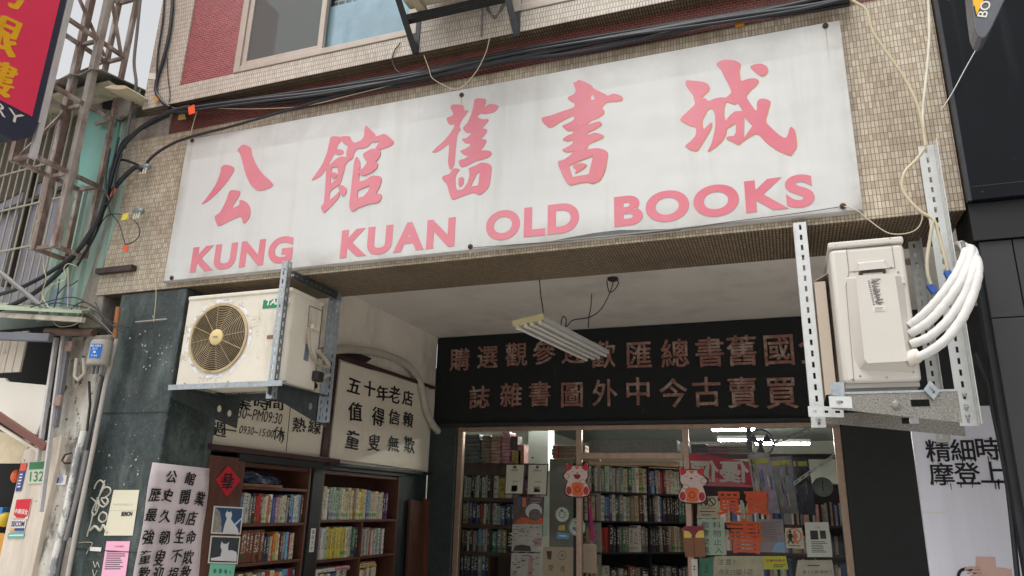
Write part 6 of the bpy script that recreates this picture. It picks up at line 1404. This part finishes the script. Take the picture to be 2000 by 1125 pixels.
decal('photo_print', 'photo of a grey and white cat curled beside shelved books', 'photo', ((1003, 970), (1063, 970), (1061, 1023), (1001, 1022)), M('photo brown', sc(96, 76, 74), .5, var=.6, vs=40, stretch=(3, 1, .3)),
      [('poly', ((.0, .0), (1, .0), (1, .22), (.6, .16), (.3, .24)), M('orange cloth print', sc(206, 92, 50), .5)), ('disc', (.68, .46, .27, 1, .85), M('cat white print', sc(206, 200, 204), .5)), ('disc', (.72, .32, .20, 2, .9), M('cat grey print', sc(112, 96, 92), .5, var=.3, vs=30)), ('rect', (.16, .62, .24, .96), M('spine blue print', sc(70, 90, 150), .5)), ('rect', (.3, .62, .42, .96), M('spine orange print', sc(214, 130, 80), .5)), ('lines', (.55, .62, .98, .96, 3), M('spine grey print', sc(150, 130, 140), .5))], y=YI)
tigm = M('striped fur print', sc(190, 180, 174), .5, var=.2, vs=6)
stripe = M('dark fur stripe', sc(64, 56, 58), .5)
random.seed(6)
def fur(x0, z0, x1, z1, n):
    out = []
    for _ in range(n):
        x, z = random.uniform(x0, x1), random.uniform(z0, z1); w_ = random.uniform(.03, .12)
        out.append(('poly', ((max(.02, x - w_), z), (x, z + .018), (min(.98, x + w_), z + random.uniform(-.03, .03)), (x, z - .012)), stripe))
    return out
nose = M('muzzle print', sc(180, 140, 134), .5)
decal('photo_print', 'close photo of a striped white big cat face, upper one of two', 'photo', ((1001, 1024), (1061, 1024), (1058, 1078), (999, 1077)), tigm, fur(.03, .3, .4, .95, 12) + fur(.45, .3, .97, .95, 10) + [('poly', ((.05, .02), (.65, .02), (.62, .2), (.35, .26), (.1, .2)), stripe), ('poly', ((.72, .2), (.98, .2), (.98, .5), (.75, .5)), nose)], y=YI)
decal('photo_print', 'close photo of a striped white big cat face, lower one of two', 'photo', ((999, 1080), (1058, 1081), (1055, 1140), (996, 1140)), tigm, fur(.03, .3, .3, .95, 10) + fur(.35, .4, .97, .95, 12) + [('poly', ((.55, .1), (.75, .1), (.72, .9), (.6, .92)), nose), ('disc', (.66, .35, .03, 3), ink)], y=YI)
decal('paper_strip', 'narrow pale green paper strip beside the cat photos', 'paper', ((1064, 970), (1073, 970), (1068, 1048), (1058, 1048)), M('strip green', sc(176, 190, 176), .7), y=YI)
kraft = M('kraft paper', sc(180, 156, 130), .8, var=.05)
decal('note_paper', 'tan note hand lettered about loving cats low in the left window', 'note', ((1061, 1068), (1120, 1069), (1119, 1150), (1058, 1150)), kraft,
      [('glyph', (c_, x, z, h_), ink_grey) for c_, x, z, h_ in (('愛', .28, .5, .15), ('進', .66, .48, .15), ('歡', .2, .22, .15), ('迎', .4, .22, .15), ('合', .58, .22, .14), ('作', .78, .22, .14))] + [('ring', (.64, .80, .12, .135), ink_grey), ('glyph', ('水', .64, .80, .12), ink_grey), ('poly', ((.12, .9), (.3, .9), (.28, .7), (.16, .7)), ink_grey), ('poly', ((.14, .885), (.28, .885), (.265, .715), (.17, .715)), kraft)], y=YI)
def dot(name, label, u, v, ru, mat, parts):
    p = PY(u, v, YI); r_ = abs(PY(u + ru, v, YI).x - p.x)
    t = thing(name, label, 'sticker', p)
    MB().disc(p, X_, Z_, r_, r_ * 1.02, (0, .002, 0), 30).build('sheet', mat, t)
    for i, (kd, ar, mt) in enumerate(parts):
        m = MB(); q = V((0, -.0006 * (i + 1), 0))
        if kd == 'ring': m.ring(p + q, X_, Z_, ar[0] * r_, ar[1] * r_, (0, -.0004, 0), 30)
        elif kd == 'ell': m.disc(p + q + V((ar[0] * r_, 0, ar[1] * r_)), X_, Z_, ar[2] * r_, ar[3] * r_, (0, -.0004, 0), 20)
        elif kd == 'poly': m.prism([p + q + V((a * r_, 0, b * r_)) for a, b in ar], (0, -.0004, 0))
        m.build('printing', mt, t)
pg = M('sticker cream', sc(206, 210, 196), .6); og = M('olive line', sc(96, 104, 70), .6); bl_ = M('berry blue', sc(110, 140, 200), .5)
dot('sticker', 'round cream sticker drawn with a fruit outline on the left pane', 1098, 1005, 13, pg, [('ring', (.42, .50), og), ('poly', ((-.3, .5), (-.1, .8), (.2, .5)), og)])
dot('sticker', 'larger round sticker with green leaves and blue berries beside the doorway', 1127, 1029, 16, pg, [('ring', (.86, .92), og), ('poly', ((-.5, .6), (-.1, .35), (.1, .35), (.5, .65), (.1, .75), (-.1, .62)), M('leaf green', sc(128, 160, 84), .5)), ('ell', (-.35, -.2, .25, .22), bl_), ('ell', (-.05, -.35, .22, .2), bl_), ('ell', (.4, .05, .3, .12), og), ('ell', (.4, .05, .26, .085), pg)])
decal('sticker', 'small blue and yellow sun sticker under the round stickers', 'sticker', ((1088, 1040), (1112, 1042), (1111, 1053), (1087, 1052)), M('pool blue', sc(84, 160, 206), .5), [('lines', (.2, .3, .8, .7, 1), paper_white)], y=YI)
decal('sticker', 'small yellow star shaped sticker over the blue one', 'sticker', ((1091, 1027), (1103, 1025), (1104, 1036), (1090, 1036)), M('sun yellow', sc(206, 176, 80), .5), y=YI)

# lucky cat cutouts hung outside on the mullions
cat_red, cat_white, cat_orange = M('cutout red', sc(196, 40, 52), .45), M('cutout white', sc(228, 206, 200), .5, var=.02), M('cutout orange', sc(236, 112, 50), .5)
outl = M('cutout outline', sc(70, 26, 34), .5)
def lucky(label, u, v, s_, flip, laugh):
    p = PY(u, v, YG - .03); k = s_; f_ = -1 if flip else 1
    t = thing('cat_cutout', label, 'cutout', p + V((0, 0, -.5 * k)), 'cardboard beckoning cats beside the doorway')
    def pl(pts, mat, lay, nm, th=.0015): MB().prism([p + V((f_ * a * k, -.0016 * lay, b * k)) for a, b in smoothloop(pts, 2)], (0, th, 0)).build(nm, mat, t)
    def el(cx, cz, rx, rz, mat, lay, nm='marking'): MB().disc(p + V((f_ * cx * k, -.0016 * lay, cz * k)), X_, Z_, rx * k, rz * k, (0, .0012, 0), 22).build(nm, mat, t)
    body = [(-.30, .30), (-.40, .56), (-.20, .42), (.0, .45), (.20, .42), (.38, .56), (.34, .28), (.36, .10), (.26, -.02), (.38, -.20), (.40, -.40), (.28, -.52), (-.28, -.52), (-.40, -.38), (-.36, -.18), (-.30, -.02), (-.42, .02), (-.46, .16), (-.36, .24)]
    MB().prism([p + V((f_ * a * k * 1.12, .004, b * k * 1.08)) for a, b in smoothloop(body, 2)], (0, .004, 0)).build('outline', outl, t)
    pl(body, cat_white, 0, 'body')
    pl([(-.32, .24), (-.385, .54), (-.12, .40)], cat_red, 1, 'ear'); pl([(.33, .24), (.37, .54), (.11, .40)], cat_red, 1, 'ear')
    pl([(-.10, .43), (.10, .43), (.0, .30)], cat_orange, 1, 'forehead_mark')
    if laugh: pl([(-.14, .17), (.14, .17), (.08, .02), (-.06, .02)], M('mouth red', sc(150, 36, 50), .5), 1, 'mouth')
    else: el(.02, .19, .035, .025, outl, 1, 'nose')
    for sx_ in (-.14, .16): pl([(sx_ - .07, .23), (sx_, .27), (sx_ + .07, .23), (sx_, .255)], outl, 2, 'eye')
    if laugh: el(.01, .21, .03, .018, outl, 2, 'nose')
    pl([(-.18, -.08), (.20, -.08), (.28, -.40), (.16, -.51), (-.12, -.51), (-.22, -.36)], cat_orange, 1, 'gold_coin')
    MB().ring(p + V((0.02 * f_ * k, -.0048, -.3 * k)), X_, Z_, .07 * k, .1 * k, (0, .0008, 0), 20).build('marking', cat_red, t)
    el(-.27, -.34, .12, .15, cat_white, 2, 'foot'); el(.30, -.34, .12, .15, cat_white, 2, 'foot'); el(-.27, -.34, .095, .13, cat_red, 3, 'sole'); el(.30, -.34, .095, .13, cat_red, 3, 'sole')
    el(-.36, .12, .10, .09, outl, 1, 'paw'); el(-.36, .12, .085, .078, cat_white, 2, 'paw'); el(.20, -.06, .10, .07, outl, 1, 'paw'); el(.2, -.06, .086, .058, cat_white, 2, 'paw')
lucky('laughing red and white beckoning cat cutout on the left doorpost', 1127, 937, .345, False, True)
lucky('smiling red and white beckoning cat cutout on the right doorpost', 1352, 947, .345, True, False)
t = decal('card_box', 'brown cardboard piece with a dark red top and two yellow lobes on the right doorpost', 'card', ((1335, 1028), (1374, 1027), (1378, 1088), (1338, 1088)), M('brown card', sc(150, 104, 76), .7, var=.05),
      [('rect', (0, .62, 1, 1), M('card red', sc(140, 30, 60), .5)), ('poly', ((0, .62), (.36, .62), (.40, .72), (.28, .82), (.05, .86), (0, .84)), M('card yellow', sc(236, 206, 100), .5)), ('poly', ((1, .62), (.56, .62), (.58, .72), (.74, .84), (.95, .86), (1, .84)), M('card yellow', sc(236, 206, 100), .5)), ('rect', (.46, .0, .5, .6), M('card fold', sc(104, 70, 52), .7))], y=YG - .03, th=.006)
decal('note_paper', 'white paper strip low on the right doorpost', 'note', ((1350, 1092), (1362, 1092), (1364, 1150), (1352, 1150)), paper_white, [('lines', (.3, .6, .7, .8, 2), ink)], y=YG - .016)

# right pane
orange_cut = M('orange cut letters', sc(232, 84, 24), .5, var=.04)
lt = thing('window_lettering', 'cut out orange characters 買賣書 on the right shop window', 'lettering', PY(1450, 1085, YI))
for ch, u, v, hh in (('買', 1424, 982, .262), ('賣', 1478, 982, .262), ('書', 1456, 1047, .355)):
    m = MB(); m.glyph(ch, PY(u, v, YI), X_, Z_, hh, bold=.022 if ch != '書' else .016, thick=.002, w=hh * (1.02 if ch != '書' else 1.1)); m.build('character', orange_cut, lt)
decal('notice', 'pale no smoking notice reading NO with a crossed ring', 'notice', ((1366, 969), (1402, 969), (1404, 1012), (1361, 1012)), M('notice cream', sc(206, 190, 168), .7),
      [('text', ('N', .12, .56, .28, .34, .02), ink), ('ring', (.66, .73, .16, .20), ink), ('poly', ((.52, .84), (.56, .88), (.80, .62), (.76, .58)), ink), ('text', ('SMOKING', .16, .42, .66, .07), ink_grey), ('lines', (.1, .24, .9, .36, 1), ink_red), ('lines', (.2, .1, .8, .2, 1), ink_grey)], y=YI)
paper_greenish = M('greenish paper', sc(190, 206, 188), .7, var=.03)
decal('note_paper', 'pale green paper hand lettered against bringing in food and drink', 'note', ((1362, 1014), (1414, 1014), (1419, 1084), (1362, 1084)), paper_greenish,
      [('glyph', (c_, x, z, .21, 0, .3), ink_grey) for c_, x, z in (('飲', .3, .84), ('料', .72, .84), ('食', .3, .62), ('物', .72, .6), ('禁', .3, .36), ('止', .72, .36), ('進', .3, .14), ('入', .74, .14))], y=YI)
decal('notice', 'pinkish blue notice with a pale blue blob behind the right pane', 'notice', ((1481, 1014), (1529, 1014), (1535, 1080), (1486, 1078)), M('mauve print', sc(156, 140, 146), .6, var=.15, vs=5), [('lines', (.08, .3, .9, .92, 12), M('mauve text', sc(130, 108, 116), .6)), ('poly', ((.45, .02), (.55, .2), (.75, .32), (.98, .3), (.98, .02)), M('pale blue print', sc(140, 176, 220), .6))], y=YI)
decal('sticker', 'white sticker with an orange ring and two walking figures', 'sticker', ((1533, 1031), (1566, 1031), (1571, 1072), (1535, 1070)), M('sticker ivory', sc(214, 204, 182), .6),
      [('disc', (.5, .62, .42), M('ring orange', sc(206, 112, 84), .6)), ('disc', (.5, .62, .35, 2), M('ring pale', sc(222, 200, 184), .6)), ('lines', (.15, .08, .85, .18, 1), ink_red)], y=YI)
m = MB(); c_ = PY(1548, 1050, YI - .004)
for dx, cc_, mt in ((-.02, 0, ink), (.025, 1, M('figure orange', sc(216, 120, 66), .6))):
    m = MB(); q = c_ + V((dx, 0, 0)); m.disc(q + V((0, 0, .055)), X_, Z_, .013, .013, (0, .001, 0), 10)
    m.prism([q + V((a, 0, b)) for a, b in ((-.014, .04), (.014, .04), (.03, .0), (.014, .0), (.012, -.02), (.03, -.06), (.014, -.06), (0, -.025), (-.02, -.06), (-.034, -.055), (-.012, -.015), (-.024, .01))], (0, .001, 0))
    tag(m.build('figure_cutout', mt), '%s walking figure printed on the ringed sticker' % ('black', 'orange')[cc_], 'figure print')
decal('notice', 'white notice with two small dark photos on the right pane', 'notice', ((1571, 1020), (1618, 1020), (1626, 1088), (1577, 1088)), paper_white, [('text', ('公告', .42, .82, .2, .06), ink_red), ('rect', (.2, .5, .52, .76), M('dark photo', sc(56, 40, 44), .5, var=.4, vs=30)), ('rect', (.6, .52, .84, .76), M('brown photo', sc(70, 54, 48), .5, var=.4, vs=30)), ('lines', (.2, .12, .85, .46, 7), ink_grey)], y=YI)
decal('note_paper', 'cream paper hand lettered about the white shop cat at the bottom edge', 'note', ((1395, 1086), (1490, 1086), (1494, 1150), (1392, 1150)), M('cat note paper', sc(202, 188, 162), .7),
      [('glyph', (c_, .16 + .115 * i, .5, .2), ink_grey) for i, c_ in enumerate('今天白貓小花')] + [('glyph', (c_, .10 + .12 * i, .22, .2), ink_grey) for i, c_ in enumerate('和全館的書友')] + [('glyph', (c_, .14 + .16 * i, .82, .2), ink_grey) for i, c_ in enumerate('注意?')], y=YI)
decal('notice', 'bright yellow notice at the bottom of the right pane', 'notice', ((1490, 1086), (1535, 1086), (1540, 1112), (1492, 1112)), M('yellow notice', sc(214, 206, 50), .6), [('text', ('古書特價中', .1, .56, .8, .2, .01), ink_red), ('lines', (.4, .12, .92, .4, 2), ink)], y=YI)
decal('notice', 'scroll edged white menu sheet at the bottom right of the pane', 'notice', ((1558, 1094), (1625, 1094), (1634, 1150), (1550, 1150)), M('scroll paper', sc(200, 188, 170), .7),
      [('text', ('愛上公館,輕旅行', .18, .52, .68, .12), ink), ('lines', (.2, .38, .8, .46, 1), ink_grey), ('text', ('公館舊書城', .2, .1, .6, .2, .01), ink), ('lines', (.3, .76, .7, .86, 1), ink_grey)], y=YI)
decal('notice', 'green book cover propped low behind the right doorpost', 'notice', ((1366, 1090), (1392, 1090), (1394, 1150), (1364, 1150)), M('green cover', sc(44, 128, 96), .5), [('text', ('公館', .36, .5, .26, .3), ink)], y=YI + .004)
# red banner, scrolls, fan, clock, shelves beyond
decal('red_banner', 'red and pink banner with mirrored white characters inside the shop', 'banner', ((1346, 884), (1468, 903), (1470, 952), (1346, 948)), M('banner pink', sc(222, 112, 128), .6), [('poly', ((0, .42), (1, .05), (1, 1), (0, 1)), M('banner red', sc(196, 28, 62), .6)), ('text', ('優價', .02, .14, .92, .62, .03, 1), paper_white)], y=5.2)
random.seed(12)
def scroll(label, box, y, base, dark):
    parts = []
    for i in range(26):
        x0, z0 = random.uniform(.03, .8), random.uniform(.05, .75); cc_ = random.choice(((196, 176, 216), (216, 160, 196), (206, 206, 120), (150, 170, 210), (226, 226, 220), (110, 110, 170), (140, 180, 150)))
        if dark: cc_ = tuple(int(v * .55) for v in cc_)
        parts.append(('rect', (x0, z0, min(.97, x0 + random.uniform(.03, .10)), min(.94, z0 + random.uniform(.1, .3))), M('scroll print %d %d %d' % cc_, sc(*cc_), .6)))
    parts.append(('rect', (.06, .84, .9, .93), M('scroll gold', sc(206, 200, 90), .6)))
    decal('hanging_scroll', label, 'scroll', box, M('scroll base ' + label[:5], sc(*base), .6, var=.3, vs=12), parts, y=y)
scroll('pale hanging scroll crowded with coloured columns in the shop', ((1460, 888), (1502, 886), (1524, 1003), (1478, 1001)), 5.0, (176, 170, 190), False)
scroll('second hanging scroll with yellow heading behind the first', ((1502, 893), (1545, 890), (1562, 1004), (1526, 1003)), 5.15, (150, 150, 150), False)
scroll('dark hanging scroll with blue foot at the right of the shop window', ((1546, 893), (1578, 893), (1594, 1006), (1560, 1005)), 5.1, (60, 64, 84), True)
t = thing('wall_fan', 'dark wall fan with a round cage near the shop ceiling', 'fan', PY(1485, 868, 5.6))
p = PY(1485, 864, 5.6); MB().ring(p, X_, Z_, .145, .165, (0, .05, 0), 28).build('cage', M('fan blue grey', sc(96, 108, 116), .4), t)
for i in range(3):
    a = 2.094 * i + .5; MB().prism([p + V((math.cos(a + q) * r_, .02 + .02 * q, math.sin(a + q) * r_)) for q, r_ in ((-.2, .03), (-.4, .13), (.4, .135), (.5, .03))], (0, .003, 0)).build('blade', M('fan blade dark', sc(50, 54, 60), .4), t)
MB().cyl(p + V((0, -.02, 0)), p + V((0, .08, 0)), .035, 14).build('motor', M('fan blue grey', sc(96, 108, 116), .4), t, smooth=50)
MB().bar(p + V((-.13, .1, .2)), p + V((-.13, .1, -.12)), .06, .05, (0, 1, 0)).build('mount', M('fan blue grey', sc(96, 108, 116), .4), t)
p = PY(1607, 951, 5.4); t = thing('wall_clock', 'round pale wall clock at the right end of the shop', 'clock', p)
MB().lathe(p, (0, -1, 0), [(0, .11), (.02, .11), (.025, .10), (.0251, 0)], 28).build('dial', M('clock dial', sc(150, 156, 150), .5), t, smooth=40)
MB().bar(p + V((0, -.028, 0)), p + V((0, -.028, .07)), .008, .003, (0, -1, 0)).build('hand', ink, t); MB().bar(p + V((0, -.028, 0)), p + V((.0, -.028, -.045)), .010, .003, (0, -1, 0)).build('hand', ink, t)
m = MB(); m.slotted(PY(1550, 945, 5.0), PY(1636, 885, 5.0), Z_, .045, .004, (0, -1, 0), pitch=.08, sl=.04, sw=.015); tag(m.build('slotted_brace', galv_white), 'white slotted angle brace slanting up at the right pane', 'brace')
m = MB(); m.slotted(PY(1500, 870, 6.0), PY(1580, 838, 6.0), Z_, .05, .004, (0, -1, 0), pitch=.09, sl=.045, sw=.016); tag(m.build('slotted_brace', galv_white), 'slotted angle brace near the ceiling lamp', 'brace')
RSH = thing('bookshelf', 'dark shelf of books deep in the shop behind the orange characters', 'bookshelf', (-.4, 6.6, .13))
for z in (.75, 1.10, 1.45, 1.95): MB().box(-1.3, 1.0, 6.5, 6.85, z, z + .03).build('shelf', wdk, RSH)
MB().box(-1.3, 1.0, 6.85, 6.87, .13, 2.0).build('back_board', wdk, RSH)
def bulk(name, label, a, b, zs, cols, hts, dep, y):
    m = MB(); mats = [M('bulk book ' + c_, sc(*COL[c_]), .5, var=.25, vs=30) for c_ in cols]
    for z in zs:
        x = a
        while x < b:
            w_ = random.uniform(.016, .04); m.mi = random.randrange(len(mats)); m.box(x, x + w_ - .001, y + random.uniform(0, .015), y + dep, z, z + random.uniform(*hts)); x += w_
    o = m.build(name, mats); tag(o, label, 'books', kind='stuff'); return o
bulk('shelved_books', 'crowded small books on the far shelf behind the orange characters', -1.28, .98, (.78, 1.13, 1.48), ('white', 'grey', 'blue', 'dark blue', 'tan', 'black', 'pale green', 'pink'), (.2, .29), .2, 6.52)
# flat cartons over the banner
for i, (u0, u1, v0, v1, lab) in enumerate(((1350, 1382, 866, 884, 'dark flat parcels stacked above the red banner at left'), (1382, 1420, 868, 886, 'grey flat parcels above the red banner'), (1420, 1464, 868, 884, 'greenish flat parcel under the wall fan'))):
    a, b = PY(u0, v1, 5.6), PY(u1, v0, 5.6); t = thing('parcel_stack', lab, 'parcels', ((a.x + b.x) / 2, 5.7, a.z))
    for q in range(3): h_ = (b.z - a.z) / 3; MB().box(a.x, b.x - .01, 5.6 + .01 * q, 5.8, a.z + q * h_, a.z + (q + 1) * h_ - .004).build('parcel', M('parcel %d' % i, sc(*((62, 66, 72), (104, 100, 94), (120, 136, 118))[i]), .5, var=.25), t, bevel=.004)
MB_ = MB().box(-1.35, .9, 5.62, 5.85, PY(1400, 886, 5.6).z - .05, PY(1400, 886, 5.6).z - .003); tag(MB_.build('high_shelf', wdk), 'long high shelf carrying flat parcels in the shop', 'shelf')
# the angled bookshelf seen through the open doorway
A0, A1_ = V((-2.36, 5.15, .13)), V((-1.2, 6.35, .13)); ang = math.atan2(A1_.y - A0.y, A1_.x - A0.x); L = (A1_ - A0).length
tx = V((math.cos(ang), math.sin(ang), 0)); ty = V((-math.sin(ang), math.cos(ang), 0))
DS = thing('bookshelf', 'tall dark shelf packed with books facing the open doorway', 'bookshelf', A0)
def ob(s0, s1, d0, d1, z0, z1, nm, mat=shelf_black):
    P = lambda s_, d_, z: A0 + tx * s_ + ty * d_ + V((0, 0, z - .13))
    return MB().hexa([P(s0, d0, z0), P(s1, d0, z0), P(s1, d1, z0), P(s0, d1, z0), P(s0, d0, z1), P(s1, d0, z1), P(s1, d1, z1), P(s0, d1, z1)]).build(nm, mat, DS)
zls = (1.82, 1.47, 1.10, .74)
for z in zls: ob(-.05, L + .05, -.01, .26, z - .022, z, 'shelf')
for s_ in (-.05, L * .56, L + .03): ob(s_, s_ + .02, 0, .26, .13, 2.16, 'upright_post')
ob(-.05, L + .05, .262, .28, .13, 2.16, 'back_board', dark_void)
ob(-.05, L + .05, -.02, .26, 2.17, 2.19, 'top_board', M('pale top board', sc(150, 122, 90), .6, var=.15))
gD = 'books on the shelf facing the doorway'
for j, (z, sa, sb, row) in enumerate(zip(zls, ('awkwagpgwgpcGpwyw', 'wrcnwsuwGgwpacnkw', 'nawibrrkdkgGgwwwgg', 'kacwkgknak'), ('dskwgrDwcpwwproaiw', 'kkgwsdkkkkkktGtkgr', 'kdkkgkngacwaagwggw', 'kkgkdkgk'), ('top', 'second', 'third', 'fourth'))):
    for s0, s1, cols, side in ((-.03, L * .56 - .005, sa, 'left'), (L * .56 + .025, L + .02, sb, 'right')):
        a = A0 + tx * s0 + ty * .01; b = A0 + tx * s1 + ty * .01; a.z = b.z = z + .001
        hr = (.28, .325) if j < 3 else (.16, .22)
        books(a, b, cs(cols), hr, .2, ang, '%s row, %s half, doorway shelf' % (row, side), gD, k=.92)
# air curtain box behind the transom
a, b = PY(1150, 889, 4.75), PY(1322, 858, 4.75); tag(MB().box(a.x, b.x, 4.75, 5.0, a.z, b.z).build('air_curtain', M('speckled grey box', sc(120, 118, 110), .6, var=.3, vs=60), bevel=.008), 'speckled grey box hanging behind the transom glass', 'box')
a = PY(1150, 905, 4.5); b = PY(1326, 905, 4.5); tag(MB().cyl((a.x, 4.5, a.z), (b.x, 4.5, b.z), .022, 12).build('blind_roll', M('tan blind roll', sc(176, 150, 116), .6, var=.1), smooth=50), 'rolled tan blind at the head of the doorway', 'blind')
m = MB(); m.cyl(PY(1153, 993, 4.6), PY(1157, 1056, 4.6), .02, 10); tag(m.build('umbrella', M('magenta umbrella', sc(176, 40, 120), .5), smooth=50), 'rolled magenta umbrella hanging inside the left doorpost', 'umbrella')
m = MB(); a, b = PY(1137, 1063, 4.55), PY(1163, 1120, 4.55); m.box(a.x, b.x, 4.55, 4.62, b.z, a.z); tag(m.build('book_box', M('pale box', sc(176, 160, 140), .6, var=.1), bevel=.004), 'pale box of papers inside the left doorpost', 'box')
